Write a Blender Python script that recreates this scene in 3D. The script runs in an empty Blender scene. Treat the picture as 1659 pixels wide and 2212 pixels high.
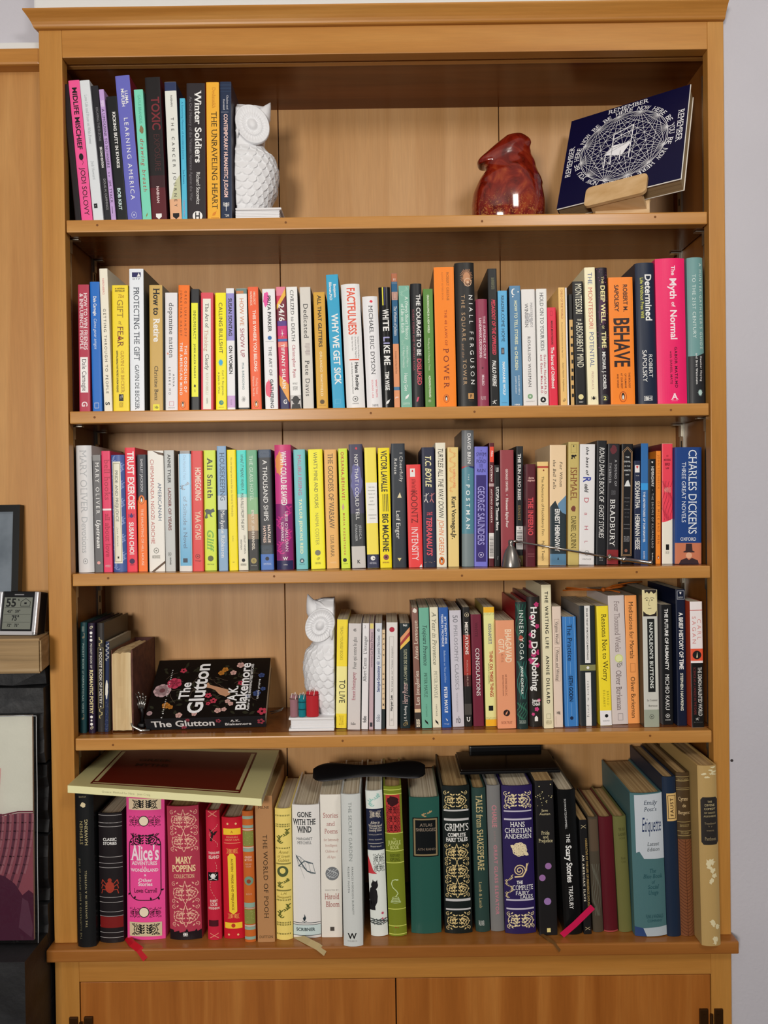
import bpy, bmesh, math, random
from mathutils import Vector, Matrix, Euler
SC = bpy.context.scene
COL = SC.collection

# ---------------------------------------------------------------- camera, world, lights, exposure
def setup():
    cam = bpy.data.cameras.new('camera'); co = bpy.data.objects.new('camera', cam); COL.objects.link(co)
    yaw, pitch, roll = -.00061, -.01047, -.0131
    f = Vector((math.sin(yaw)*math.cos(pitch), math.cos(yaw)*math.cos(pitch), math.sin(pitch)))
    r = Vector((math.cos(yaw), -math.sin(yaw), 0)); u = r.cross(f)
    r2 = r*math.cos(roll)+u*math.sin(roll); u2 = -r*math.sin(roll)+u*math.cos(roll)
    m = Matrix((r2, u2, -f)).transposed().to_4x4(); m.translation = Vector((-.01022, -1.23875, 1.5))
    co.matrix_world = m
    cam.sensor_fit = 'HORIZONTAL'; cam.sensor_width = 36; cam.lens = 1661/1659*36; cam.clip_start = .01
    SC.camera = co
    w = bpy.data.worlds.new('world'); SC.world = w; w.use_nodes = True
    w.node_tree.nodes['Background'].inputs[0].default_value = (.93, .96, 1, 1)
    w.node_tree.nodes['Background'].inputs[1].default_value = .13
    def area(name, loc, target, size, power, col):
        l = bpy.data.lights.new(name, 'AREA'); l.shape = 'SQUARE'; l.size = size; l.energy = power; l.color = col
        o = bpy.data.objects.new(name, l); COL.objects.link(o); o.location = loc
        o.rotation_euler = (Vector(target)-Vector(loc)).to_track_quat('-Z', 'Y').to_euler()
    area('left_lamp_light', (-.8, -2.9, 1.72), (0, 0, 1.6), .6, 49, (1, .94, .87))
    area('ceiling_light', (.7, -1.7, 2.6), (0, 0, 1.8), .4, 11, (1, .95, .88))
    SC.view_settings.view_transform = 'Standard'; SC.view_settings.look = 'None'
    SC.view_settings.exposure = .05; SC.view_settings.gamma = 1
    SC.view_settings.use_curve_mapping = False
    SC.cycles.max_bounces = 6; SC.cycles.transparent_max_bounces = 6
    SC.cycles.use_denoising = True
setup()

# ---------------------------------------------------------------- helpers
def lin(h):
    c = [int(h[i:i+2], 16)/255 for i in (0, 2, 4)]
    return tuple((x/12.92 if x < .04045 else ((x+.055)/1.055)**2.4) for x in c)+(1,)
MATS = {}
def mat(col, rough=.45, metal=0, spec=.3, emit=0):
    k = (col, rough, metal, spec, emit)
    if k in MATS: return MATS[k]
    m = bpy.data.materials.new('paint_'+col); m.use_nodes = True
    n = m.node_tree; b = n.nodes['Principled BSDF']
    nz = n.nodes.new('ShaderNodeTexNoise'); nz.inputs['Scale'].default_value = 90
    mx = n.nodes.new('ShaderNodeMixRGB'); c = lin(col)
    mx.inputs[1].default_value = tuple(x*.96 for x in c[:3])+(1,); mx.inputs[2].default_value = tuple(min(1, x*1.04) for x in c[:3])+(1,)
    n.links.new(nz.outputs['Fac'], mx.inputs[0]); n.links.new(mx.outputs[0], b.inputs['Base Color'])
    b.inputs['Roughness'].default_value = rough; b.inputs['Metallic'].default_value = metal
    b.inputs['Specular IOR Level'].default_value = spec
    if emit:
        b.inputs['Emission Color'].default_value = c; b.inputs['Emission Strength'].default_value = emit
    MATS[k] = m; return m
def noise_mat(name, stops, scale=(8, 8, 8), detail=6, rough=.5, bump=0, ns=4, dist=0, metal=0, coat=0, bscale=None):
    m = bpy.data.materials.new(name); m.use_nodes = True; n = m.node_tree; L = n.links; b = n.nodes['Principled BSDF']
    tc = n.nodes.new('ShaderNodeTexCoord'); mp = n.nodes.new('ShaderNodeMapping'); mp.inputs['Scale'].default_value = scale
    nz = n.nodes.new('ShaderNodeTexNoise'); nz.inputs['Scale'].default_value = ns; nz.inputs['Detail'].default_value = detail
    nz.inputs['Distortion'].default_value = dist
    cr = n.nodes.new('ShaderNodeValToRGB')
    while len(cr.color_ramp.elements) < len(stops): cr.color_ramp.elements.new(.5)
    for e, (p, c) in zip(cr.color_ramp.elements, stops): e.position = p; e.color = lin(c)
    L.new(tc.outputs['Object'], mp.inputs[0]); L.new(mp.outputs[0], nz.inputs['Vector']); L.new(nz.outputs['Fac'], cr.inputs[0])
    L.new(cr.outputs[0], b.inputs['Base Color']); b.inputs['Roughness'].default_value = rough; b.inputs['Metallic'].default_value = metal
    b.inputs['Coat Weight'].default_value = coat; b.inputs['Coat Roughness'].default_value = .12
    if bump:
        bp = n.nodes.new('ShaderNodeBump'); bp.inputs['Strength'].default_value = bump; bp.inputs['Distance'].default_value = .004
        if bscale:
            n2 = n.nodes.new('ShaderNodeTexNoise'); n2.inputs['Scale'].default_value = bscale; n2.inputs['Detail'].default_value = 8
            L.new(tc.outputs['Object'], n2.inputs['Vector']); L.new(n2.outputs['Fac'], bp.inputs['Height'])
        else: L.new(nz.outputs['Fac'], bp.inputs['Height'])
        L.new(bp.outputs[0], b.inputs['Normal'])
    return m
def wood(name, a, bcol, c, axis='z', rough=.38, seed=0):
    # long soft grain along one axis, plus fine streaks
    s = {'x': (1.2, 22, 22), 'y': (22, 1.2, 22), 'z': (22, 22, 1.2)}[axis]
    m = noise_mat(name, [(.25, a), (.5, bcol), (.75, c)], s, 5, rough, 0, 1.3, .6)
    n = m.node_tree; L = n.links; b = n.nodes['Principled BSDF']
    tc = [x for x in n.nodes if x.type == 'TEX_COORD'][0]; cr = [x for x in n.nodes if x.type == 'VALTORGB'][0]
    mp = n.nodes.new('ShaderNodeMapping'); mp.inputs['Scale'].default_value = tuple(q*9 for q in s); mp.inputs['Location'].default_value = (seed, seed*2, seed)
    nz = n.nodes.new('ShaderNodeTexNoise'); nz.inputs['Scale'].default_value = 2; nz.inputs['Detail'].default_value = 3
    mr = n.nodes.new('ShaderNodeMapRange'); mr.inputs[3].default_value = .86; mr.inputs[4].default_value = 1.1
    mx = n.nodes.new('ShaderNodeMixRGB'); mx.blend_type = 'MULTIPLY'; mx.inputs[0].default_value = 1
    L.new(tc.outputs['Object'], mp.inputs[0]); L.new(mp.outputs[0], nz.inputs['Vector']); L.new(nz.outputs['Fac'], mr.inputs[0])
    L.new(cr.outputs[0], mx.inputs[1]); L.new(mr.outputs[0], mx.inputs[2]); L.new(mx.outputs[0], b.inputs['Base Color'])
    b.inputs['Specular IOR Level'].default_value = .4
    return m
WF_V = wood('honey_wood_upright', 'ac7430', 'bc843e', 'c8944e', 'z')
WF_H = wood('honey_wood_level', 'aa702c', 'b97f3a', 'c58e48', 'x')
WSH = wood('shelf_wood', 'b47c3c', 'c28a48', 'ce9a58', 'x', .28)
WBK = wood('back_panel_wood', 'b5854f', 'c2935f', 'cc9f6c', 'z', .42, 3)
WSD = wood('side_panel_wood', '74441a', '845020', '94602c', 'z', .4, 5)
WBD = wood('polished_shaded_shelf_wood', '603410', '703e18', '804a22', 'x', .2, 6)  # shelf wood, darkened so its colour carries the shade under the boards
WDR = wood('door_wood', '91521c', 'a66428', 'bb7c3a', 'z', .35, 9)
WPN = wood('panelling_wood', 'b07a42', 'bd894e', 'c8965a', 'z', .4, 7)

def new(name, bm, m=None, parent=None, smooth=False, M=None):
    me = bpy.data.meshes.new(name)
    if M is not None: bm.transform(M)
    bm.to_mesh(me); bm.free()
    if m is not None:
        for x in (m if isinstance(m, (list, tuple)) else [m]): me.materials.append(x)
    if smooth:
        for p in me.polygons: p.use_smooth = True
    o = bpy.data.objects.new(name, me); COL.objects.link(o)
    if parent is not None: o.parent = parent
    return o
def empty(name, loc=(0, 0, 0), rot=(0, 0, 0)):
    o = bpy.data.objects.new(name, None); COL.objects.link(o); o.location = loc; o.rotation_euler = rot
    o.empty_display_size = .02; return o
def tag(o, label=None, cat=None, group=None, kind=None):
    if label: o['label'] = label
    if cat: o['category'] = cat
    if group: o['group'] = group
    if kind: o['kind'] = kind
    return o
def bx(bm, x0, x1, y0, y1, z0, z1, mi=0, bev=0):
    vs = [bm.verts.new((x, y, z)) for x in (x0, x1) for y in (y0, y1) for z in (z0, z1)]
    fs = [bm.faces.new([vs[i] for i in f]) for f in ((0, 1, 3, 2), (4, 6, 7, 5), (0, 4, 5, 1), (2, 3, 7, 6), (0, 2, 6, 4), (1, 5, 7, 3))]
    for f in fs: f.material_index = mi
    if bev:
        es = list({e for f in fs for e in f.edges})
        bmesh.ops.bevel(bm, geom=es, offset=bev, segments=2, affect='EDGES', profile=.6)
    return fs
def box(name, x0, x1, y0, y1, z0, z1, m, parent=None, bev=0):
    bm = bmesh.new(); bx(bm, x0, x1, y0, y1, z0, z1, 0, bev); return new(name, bm, m, parent)
def extr(bm, pts, axis, a, b_, mi=0):
    # closed polygon pts (2D) pushed along an axis
    def P(p, t): return {'x': (t, p[0], p[1]), 'y': (p[0], t, p[1]), 'z': (p[0], p[1], t)}[axis]
    A = [bm.verts.new(P(p, a)) for p in pts]; B = [bm.verts.new(P(p, b_)) for p in pts]; n = len(pts)
    fs = [bm.faces.new((A[i], A[(i+1) % n], B[(i+1) % n], B[i])) for i in range(n)]
    fs += [bm.faces.new(A[::-1]), bm.faces.new(B)]
    for f in fs: f.material_index = mi
    bmesh.ops.recalc_face_normals(bm, faces=fs); return fs
def tube(bm, pts, r, seg=8, mi=0):
    pts = [Vector(p) for p in pts]; rings = []; rr = r if isinstance(r, (list, tuple)) else [r]*len(pts)
    for i, p in enumerate(pts):
        d = (pts[min(i+1, len(pts)-1)]-pts[max(i-1, 0)]).normalized()
        a = d.orthogonal().normalized() if i == 0 else (rings_a-d*rings_a.dot(d)).normalized()
        rings_a = a; b_ = d.cross(a)
        rings.append([bm.verts.new(p+(a*math.cos(t)+b_*math.sin(t))*rr[i]) for t in [2*math.pi*k/seg for k in range(seg)]])
    for A, B in zip(rings, rings[1:]):
        for k in range(seg): bm.faces.new((A[k], A[(k+1) % seg], B[(k+1) % seg], B[k]))
    bm.faces.new(rings[0][::-1]); bm.faces.new(rings[-1])
def lathe(bm, prof, seg=32, M=None):
    rings = [[bm.verts.new((r*math.cos(2*math.pi*k/seg), r*math.sin(2*math.pi*k/seg), z)) for k in range(seg)] for r, z in prof]
    for A, B in zip(rings, rings[1:]):
        for k in range(seg): bm.faces.new((A[k], A[(k+1) % seg], B[(k+1) % seg], B[k]))
    if prof[0][0] > 1e-5: bm.faces.new(rings[0][::-1])
    if prof[-1][0] > 1e-5: bm.faces.new(rings[-1])
    bmesh.ops.remove_doubles(bm, verts=bm.verts, dist=1e-6)
    if M is not None: bm.transform(M)

# ---------------------------------------------------------------- lettering: glyph outlines of the built-in font, laid flat
GL = {}
def glyph(ch, bold, serif):
    k = (ch, bold, serif)
    if k in GL: return GL[k]
    def mesh_of(s):
        c = bpy.data.curves.new('glyph', 'FONT'); c.body = s; c.size = 1; c.resolution_u = 3; c.offset = .022 if bold else 0.0
        o = bpy.data.objects.new('glyph', c); me = o.to_mesh(); V = [(v.co.x, v.co.y) for v in me.vertices]
        F = [tuple(p.vertices) for p in me.polygons]; o.to_mesh_clear(); bpy.data.objects.remove(o); bpy.data.curves.remove(c)
        return V, F
    V, F = mesh_of(ch) if ch != ' ' else ([], [])
    iw = mesh_of('I')[0]; V2 = mesh_of(ch+'I')[0]
    adv = max(v[0] for v in V2)-max(v[0] for v in iw)
    if serif and V and ch.isalpha():
        ys = [v[1] for v in V]; lo, hi = min(ys), max(ys); cnt = {}
        for f in F:
            for i in range(len(f)):
                e = tuple(sorted((f[i], f[(i+1) % len(f)]))); cnt[e] = cnt.get(e, 0)+1
        add = []
        for (i, j), n in cnt.items():
            if n != 1: continue
            a, b = V[i], V[j]
            if abs(a[1]-b[1]) < 2e-3 and abs(a[0]-b[0]) < .24 and abs(a[0]-b[0]) > .03 and (abs(a[1]-hi) < .012 or abs(a[1]-lo) < .012 or abs(a[1]) < .012+abs(0.022*bold)):
                add.append((min(a[0], b[0]), max(a[0], b[0]), a[1]))
        for x0, x1, y in add:
            t = .05 if abs(y-hi) > .012 else -.05; n = len(V)
            V += [(x0-.065, y), (x1+.065, y), (x1+.065, y+t), (x0-.065, y+t)]; F.append((n, n+1, n+2, n+3))
    GL[k] = (V, F, adv, (min(v[1] for v in V), max(v[1] for v in V)) if V else (0, .7)); return GL[k]
CAP = None
def text_polys(s, L, hc, st):
    """outline of s fitted to length L and cap height hc, centred on 0,0, reading along +x"""
    global CAP
    b_, sf, it = 'b' in st, 's' in st, 'i' in st
    if CAP is None: CAP = glyph('H', False, False)[3][1]
    gs = [glyph(c, b_, sf) for c in s]; A = sum(g[2] for g in gs) or 1
    sy = hc/CAP; sx = L/A; tr = 0
    if sx > sy*1.18: tr = (L-A*sy*1.18)/max(1, len(s)-1) if len(s) > 1 else 0; sx = sy*1.18
    V, F = [], []; x = -(A*sx+tr*(len(s)-1))/2
    for g in gs:
        n = len(V)
        V += [(x+(vx+(vy*.22 if it else 0))*sx, vy*sy-hc/2) for vx, vy in g[0]]; F += [tuple(i+n for i in f) for f in g[1]]
        x += g[2]*sx+tr
    return V, F

# ---------------------------------------------------------------- printed ornaments: flat outlines inside a W x H box
def strk(pts, w, closed=False):
    out = []; n = len(pts)
    for i in range(n if closed else n-1):
        a = Vector(pts[i]); b = Vector(pts[(i+1) % n]); d = b-a
        if d.length < 1e-9: continue
        d.normalize(); q = Vector((-d.y, d.x))*w/2; e = d*w*.25
        out.append([tuple(a-q-e), tuple(b-q+e), tuple(b+q+e), tuple(a+q-e)])
    return out
def disc(cx, cy, r, n=16, ry=None, rot=0):
    ry = ry or r; c, s = math.cos(rot), math.sin(rot)
    return [(cx+r*math.cos(t)*c-ry*math.sin(t)*s, cy+r*math.cos(t)*s+ry*math.sin(t)*c) for t in [2*math.pi*k/n for k in range(n)]]
def leafp(x, y, a, l, w):
    c, s = math.cos(a), math.sin(a); P = [(0, 0), (.3, .5), (.65, .42), (1, 0), (.65, -.42), (.3, -.5)]
    return [(x+u*l*c-v*w*s, y+u*l*s+v*w*c) for u, v in P]
def spiral(cx, cy, r, turns, a0, dr=1, n=20):
    return [(cx+r*(1-k/n*.85)*math.cos(a0+dr*turns*2*math.pi*k/n), cy+r*(1-k/n*.85)*math.sin(a0+dr*turns*2*math.pi*k/n)) for k in range(n+1)]
def orn(kind, W, H, seed=1):
    R = random.Random(seed*77+len(kind)); m = min(W, H); t = max(m*.07, .00025); O = []
    cx, cy = W/2, H/2
    if kind == 'ring': O += strk(disc(cx, cy, m*.45, 20, H*.45 if H < 1.6*W else None), t*1.3, True)+[disc(cx, cy, m*.17, 10)]
    elif kind in ('blot', 'rose') and kind == 'blot':
        n = 22; O.append([(cx+W*.48*(1-.3*R.random())*math.cos(2*math.pi*k/n), cy+H*.48*(1-.3*R.random())*math.sin(2*math.pi*k/n)) for k in range(n)])
    elif kind == 'rose':
        for rr, k in ((.5, 8), (.36, 7), (.22, 5)):
            for i in range(k):
                a = 2*math.pi*i/k+rr*9; O += strk(disc(cx+W*.42*rr*math.cos(a), cy+H*.42*rr*math.sin(a), m*.17, 10), t*.7, True)
        O += [leafp(cx-W*.25, cy+H*.1, 2.6, W*.24, H*.2), leafp(cx+W*.25, cy-H*.2, -.6, W*.24, H*.2), disc(cx, cy, m*.07)]
    elif kind == 'leaf': O += [leafp(W*.1, H*.1, math.atan2(H, W), math.hypot(W, H)*.8, m*.5)]+strk([(0, 0), (W, H)], t*.6)
    elif kind == 'drop': O += [[(cx, H), (W*.85, H*.4), (W*.6, 0), (W*.3, .05*H), (W*.12, H*.4)]]
    elif kind == 'tri': O += [[(0, 0), (W, 0), (cx, H)]]
    elif kind == 'shield': O += [[(0, H), (W, H), (W, H*.45), (cx, 0), (0, H*.45)]]
    elif kind == 'heart': O += [[(cx, 0), (W, H*.6), (W*.85, H), (cx, H*.8), (W*.15, H), (0, H*.6)]]
    elif kind == 'curl': O += strk(spiral(cx, cy, m*.45, 1.4, 0), t*1.2)+strk([(cx+m*.4, cy), (W*.95, H*.95), (cx, H)], t)
    elif kind == 'frame': O += strk([(t, t), (W-t, t), (W-t, H-t), (t, H-t)], t*.9, True)
    elif kind in ('sun', 'sunb', 'splat', 'spark'):
        k = {'sun': 12, 'sunb': 30, 'splat': 14, 'spark': 6}[kind]; r0 = {'sun': .2, 'sunb': .26, 'splat': .34, 'spark': .12}[kind]
        O.append(disc(cx, cy, W*r0, 16, H*r0))
        for i in range(k):
            a = 2*math.pi*i/k; q = .5*(1-.25*R.random())
            O += strk([(cx+W*r0*math.cos(a), cy+H*r0*math.sin(a)), (cx+W*q*math.cos(a), cy+H*q*math.sin(a))], t*(.5 if k > 14 else .8))
    elif kind in ('bars', 'barsh'):
        n = 9 if kind == 'bars' else 16
        for i in range(n):
            w = H/n*R.uniform(.25, .6); y = H*(i+.3)/n; x0 = W*(R.random()*.3 if kind == 'bars' else 0)
            O.append([(x0, y), (W, y), (W, y+w), (x0, y+w)])
    elif kind == 'barsv': O += [[(W*i/4, 0), (W*i/4+W*.1, 0), (W*i/4+W*.1, H), (W*i/4, H)] for i in range(4)]
    elif kind == 'stars':
        for i in range(int(min(70, 8+H/W*10))):
            x, y, r = R.random()*W, R.random()*H, R.uniform(.015, .04)*W; O.append([(x-r, y), (x, y-r), (x+r, y), (x, y+r)])
    elif kind == 'fern':
        n = max(2, int(H/W*1.6))
        for i in range(n):
            y = H*i/n; sg = 1 if i % 2 else -1; pts = [(cx+sg*W*.38*math.sin(q*2.6), y+H/n*q) for q in [k/6 for k in range(7)]]
            O += strk(pts, W*.035)
            for j, p in enumerate(pts[1:]):
                for s2 in (1, -1): O.append(leafp(p[0], p[1], math.pi/2+s2*(.9+.3*R.random()), min(W*.22, H/n*.5), W*.09))
        O = [p for p in O if all(-.02*W <= q[0] <= W*1.02 and 0 <= q[1] <= H for q in p)]
    elif kind == 'wave':
        for i in range(5):
            x0 = W*(i+.5)/5; pts = [(min(W, max(0, x0+W*.16*math.sin(y*9+i*.8+seed))), H*y) for y in [k/14 for k in range(15)]]; O += strk(pts, W*.05)
    elif kind == 'arcs':
        for r in (.18, .3, .42): O += strk([(cx+W*r*math.cos(a), cy+H*r*math.sin(a)) for a in [math.pi*2*k/20 for k in range(21)]], t*.3)
    elif kind == 'zig':
        for i in range(9): O += strk([(W*i/9, 0), (W*(i+.6)/9, H)], W*.02)
    elif kind == 'dots':
        for i in range(9): O.append([(W*i/9, 0), (W*i/9+W*.05, 0), (W*i/9+W*.05, H), (W*i/9, H)])
    elif kind == 'dash':
        pts = [(cx+W*.42*math.sin(y*7+seed), H*y) for y in [k/30 for k in range(31)]]
        for i in range(0, 30, 2): O += strk(pts[i:i+2], W*.04)
    elif kind == 'ridges':
        for y in (.99, .985*.945, .93, .9, .66, .61, .575, .34, .30, .225, .19, .11, .06, .02): O.append([(0, H*y), (W, H*y), (W, H*y+.0007), (0, H*y+.0007)])
    elif kind == 'ridges2':
        for y in (.985, .955, .69, .57, .49, .175, .06, .004): O.append([(0, H*y), (W, H*y), (W, H*y+.0012), (0, H*y+.0012)])
    elif kind == 'feather':
        for i in range(30):
            for s2 in (1, -1):
                y = H*i/30; O += strk([(cx, y), (cx+s2*W*.25, y+H*.018), (cx+s2*W*.47, y+H*.045)], W*.035)
        O += strk([(cx, 0), (cx, H)], W*.03)
    elif kind == 'stains':
        for i in range(7):
            x, y = R.uniform(.2, .85)*W, R.uniform(.05, .95)*H; n = 12
            O.append([(min(W, max(0, x+W*.22*R.uniform(.3, 1)*math.cos(2*math.pi*k/n))), min(H, max(0, y+H*.13*R.uniform(.3, 1)*math.sin(2*math.pi*k/n)))) for k in range(n)])
    elif kind == 'flowers':
        for i in range(max(2, int(H/W*2.2))):
            x, y, r = R.uniform(.15, .85)*W, R.uniform(.05, .95)*H, W*R.uniform(.09, .17)
            for k in range(5):
                a = 2*math.pi*k/5+i; O.append(disc(x+r*.8*math.cos(a), y+r*.8*math.sin(a), r*.55, 8))
            O.append(disc(x, y, r*.3, 6))
        O = [p for p in O if all(0 <= q[0] <= W for q in p)]
    elif kind == 'snail': O += strk(spiral(W*.4, H*.5, m*.42, 2, 0, 1, 26), t)+strk([(W*.1, H*.05), (W*.6, H*.08), (W*.85, H*.5), (W*.9, H*.95)], t*1.5)+strk([(W*.85, H*.6), (W, H)], t*.5)
    elif kind == 'snake': O += strk([(W*.55, H*.97), (W*.3, H*.93), (W*.2, H*.8), (W*.3, H*.65), (W*.6, H*.5), (W*.7, H*.4), (W*.5, H*.28)], W*.07)+[q for i in range(4) for q in strk(disc(cx, H*(.24-.06*i), W*(.25+.05*i), 16, H*.035), W*.04, True)]+[disc(W*.66, H*.95, W*.13, 10, H*.03)]
    elif kind == 'skull': O += [disc(cx, H*.62, m*.3), [(W*.38, H*.45), (W*.62, H*.45), (W*.58, H*.25), (W*.42, H*.25)]]+strk([(0, H*.75), (W*.3, H*.3), (W, 0)], t)+strk([(W, H*.75), (W*.7, H*.3), (0, 0)], t)
    elif kind == 'bird': O += [[(W*.1, H*.95), (W*.5, H*.75), (W*.62, H*.5), (W*.42, H*.45)], [(W, H*.75), (W*.7, H*.72), (W*.5, H*.5), (W*.7, H*.45)], [(W*.35, H*.5), (W*.6, H*.5), (W*.4, 0), (W*.2, H*.05)]]
    elif kind in ('bug', 'beetle'):
        O += [disc(cx, cy, W*.26, 14, H*.32), disc(cx, H*.88, W*.12, 10)]
        for s2 in (1, -1):
            for k in (-.25, .02, .28): O += strk([(cx+s2*W*.2, cy+H*k*.6), (cx+s2*W*.42, cy+H*(k+.12)), (cx+s2*W*.48, cy+H*(k-.1))], t*.7)
    elif kind == 'cat': O += [disc(W*.35, H*.45, W*.4, 11, H*.34), disc(W*.5, H*.82, W*.32, 12, H*.13), [(W*.28, H*.88), (W*.35, H), (W*.48, H*.92)], [(W*.6, H*.92), (W*.75, H), (W*.78, H*.86)], [(0, 0), (W*.5, 0), (W*.45, H*.3), (0, H*.3)]]
    elif kind == 'horse': O += [[(0, H*.1), (W*.12, H*.5), (0, H*.8), (W*.2, H*.95), (W*.6, H*.85), (W*.85, H), (W, H*.7), (W*.85, H*.62), (W*.7, H*.6), (W*.6, H*.4), (W*.8, H*.15), (W*.55, H*.2), (W*.45, H*.45), (W*.25, H*.42), (W*.3, H*.1), (W*.12, 0)]]
    elif kind == 'ape': O += [disc(cx, H*.64, W*.36, 18, H*.32), [(0, 0), (W, 0), (W*.9, H*.35), (W*.1, H*.35)], disc(W*.1, H*.66, W*.1, 8), disc(W*.9, H*.66, W*.1, 8)]
    elif kind == 'face': O += [[(W*.1, H), (W*.15, H*.86), (W*.3, H*.93), (W*.45, H*.84), (W*.6, H*.94), (W*.8, H*.84), (W*.95, H*.9), (W, H*.6), (W, H)]]+strk([(W*.13, H*.67), (W*.27, H*.7), (W*.4, H*.68)], H*.018)+strk([(W*.53, H*.68), (W*.68, H*.7), (W*.82, H*.67)], H*.018)+[disc(W*.28, H*.61, W*.07, 10, H*.018), disc(W*.66, H*.61, W*.07, 10, H*.018)]+strk([(W*.47, H*.62), (W*.4, H*.42), (W*.52, H*.4)], H*.012)+strk([(W*.36, H*.3), (W*.48, H*.295), (W*.6, H*.302)], H*.018)+[disc(W*.28, H*.612, W*.03, 8), disc(W*.66, H*.612, W*.03, 8)]+[[(0, H*.2), (W*.2, H*.1), (W*.5, H*.04), (W*.85, H*.1), (W, H*.22), (W, 0), (0, 0)]]
    elif kind == 'hatman': O += [[(W*.35, H), (W*.65, H), (W*.68, H*.66), (W*.8, H*.6), (W*.75, H*.57), (W*.25, H*.57), (W*.2, H*.6), (W*.33, H*.66)], [(0, 0), (W*.1, H*.2), (W*.38, H*.3), (cx, H*.2), (W*.65, H*.3), (W*.95, H*.18), (W, 0)]]
    elif kind == 'flag':
        t = t*.32
        O += strk([(W*.45, 0), (W*.02, H)], t*.3)
        top = [(W*(.05+.2*k), H*(.93-.09*k+.05*math.sin(k*1.8))) for k in range(5)]; bot = [(x+W*.12, y-H*.42) for x, y in top]
        O += strk(top, t*.8)+strk(bot, t*.8)+strk([top[0], bot[0]], t*.6)+strk([top[-1], bot[-1]], t*.8)+strk([top[0], bot[2], bot[-1]], t*2.2)+strk([bot[0], top[2], top[-1]], t*2.2)
        for a, b_ in zip(top, bot): O += strk([a, b_], t*.5)
    elif kind == 'flame': O += [[(cx, H), (W*.85, H*.5), (W*.6, H*.15), (W*.3, H*.2), (W*.15, H*.5), (W*.45, H*.65)]]+strk([(0, H*.12), (cx, 0), (W, H*.12)], t*1.5)
    elif kind == 'moon': O += [[(cx+W*.45*math.cos(a), cy+H*.45*math.sin(a)) for a in [math.pi*(.35+1.3*k/12) for k in range(13)]]+[(cx+W*.12+W*.33*math.cos(a), cy+H*.36*math.sin(a)) for a in [math.pi*(1.6-1.2*k/10) for k in range(11)]]]
    elif kind == 'spoon': O += [disc(cx, H*.68, W*.45, 14, H*.3)]+strk([(W*.6, H*.4), (W*.85, H*.2), (W*.6, 0)], t*.9)
    elif kind == 'arrow': O += strk([(cx, 0), (cx, H)], t*1.2)+[q for k in range(4) for s2 in (1, -1) for q in strk([(cx, H*(.5+.12*k)), (cx+s2*W*.45, H*(.62+.12*k))], t*.9)]
    elif kind == 'hill': O += [[(0, 0), (W, 0), (W, H), (W*.6, H*.8), (W*.25, H*.35)]]
    elif kind == 'cross': O += strk([(0, 0), (W, H)], t*1.6)+strk([(0, H), (W, 0)], t*1.6)
    elif kind == 'deco':
        for q in (0, W*.1): O += strk([(q, q), (W-q, q), (W-q, H*.955-q), (cx, H-q*1.5), (q, H*.955-q)], W*.035, True)
    elif kind == 'vframe':
        r = W*.3; pts = []
        for ox, oy, a0 in ((W-r, H-r, 0), (r, H-r, 90), (r, r, 180), (W-r, r, 270)): pts += [(ox+r*math.cos(math.radians(a0+15*k)), oy+r*math.sin(math.radians(a0+15*k))) for k in range(7)]
        O += strk(pts, W*.025, True)
        for p in pts[::3]: O.append(leafp(p[0], p[1], R.uniform(0, 6.2), W*.1, W*.06))
    elif kind == 'figure': O += [disc(W*.5, H*.9, m*.1, 8)]+strk([(W*.5, H*.85), (W*.45, H*.45), (W*.8, H*.1)], t*2)+strk([(W*.45, H*.45), (W*.1, H*.15)], t*2)+strk([(W*.05, H*.7), (W*.5, H*.72), (W, H*.95)], t*1.5)
    elif kind == 'swirl':
        n = max(1, round(H/W*1.25)); sw = W*.022; hh = H/n
        for i in range(n):
            both = hh < W*1.15
            for s2 in ((1, -1) if both else (1 if (i+seed) % 2 else -1,)):
                y = hh*(i+.5); rr = min(W*.23, hh*.4)*(1 if both else 1.35); x = cx+s2*W*(.25 if both else .12)
                sp = spiral(x, y, rr, 1.9, -s2*.6*math.pi+(0 if s2 > 0 else math.pi), s2, 30); O += strk(sp, sw)
                for k in range(0, 26, 2):
                    p, q = sp[k], sp[k+1]; a = math.atan2(q[1]-p[1], q[0]-p[0]); O.append(leafp(p[0], p[1], a+(.8 if k % 4 else -.8), rr*.34, rr*.15))
                O.append(disc(x, y, rr*.11, 8))
                for e in (-1, 1):
                    ex, ey = x+s2*rr*.75*(1 if both else -1.5), y+e*hh*.36; r2 = min(W*.09, hh*.13)
                    O += strk(spiral(ex, ey, r2, 1.2, e*1.2, -s2*e, 14), sw*.9); O.append(leafp(ex+r2, ey, e*.8, r2*1.3, r2*.6)); O.append(leafp(ex-r2, ey, math.pi-e*.8, r2*1.3, r2*.6))
                O += strk([(cx, hh*i), (cx-s2*W*.14, hh*(i+.3)), (cx-s2*W*.1, hh*(i+.6)), (cx, hh*(i+1))], sw)
                for k in (.15, .35, .55, .75): O.append(leafp(cx-s2*W*.1, hh*(i+k), math.pi*(.5+s2*.35), W*.15, W*.06)); O.append(leafp(cx-s2*W*.1, hh*(i+k), math.pi*(.5-s2*.3), W*.1, W*.05))
        O = [p for p in O if all(-.03*W <= q[0] <= 1.03*W and -.01*H <= q[1] <= 1.01*H for q in p)]
    return O

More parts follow.
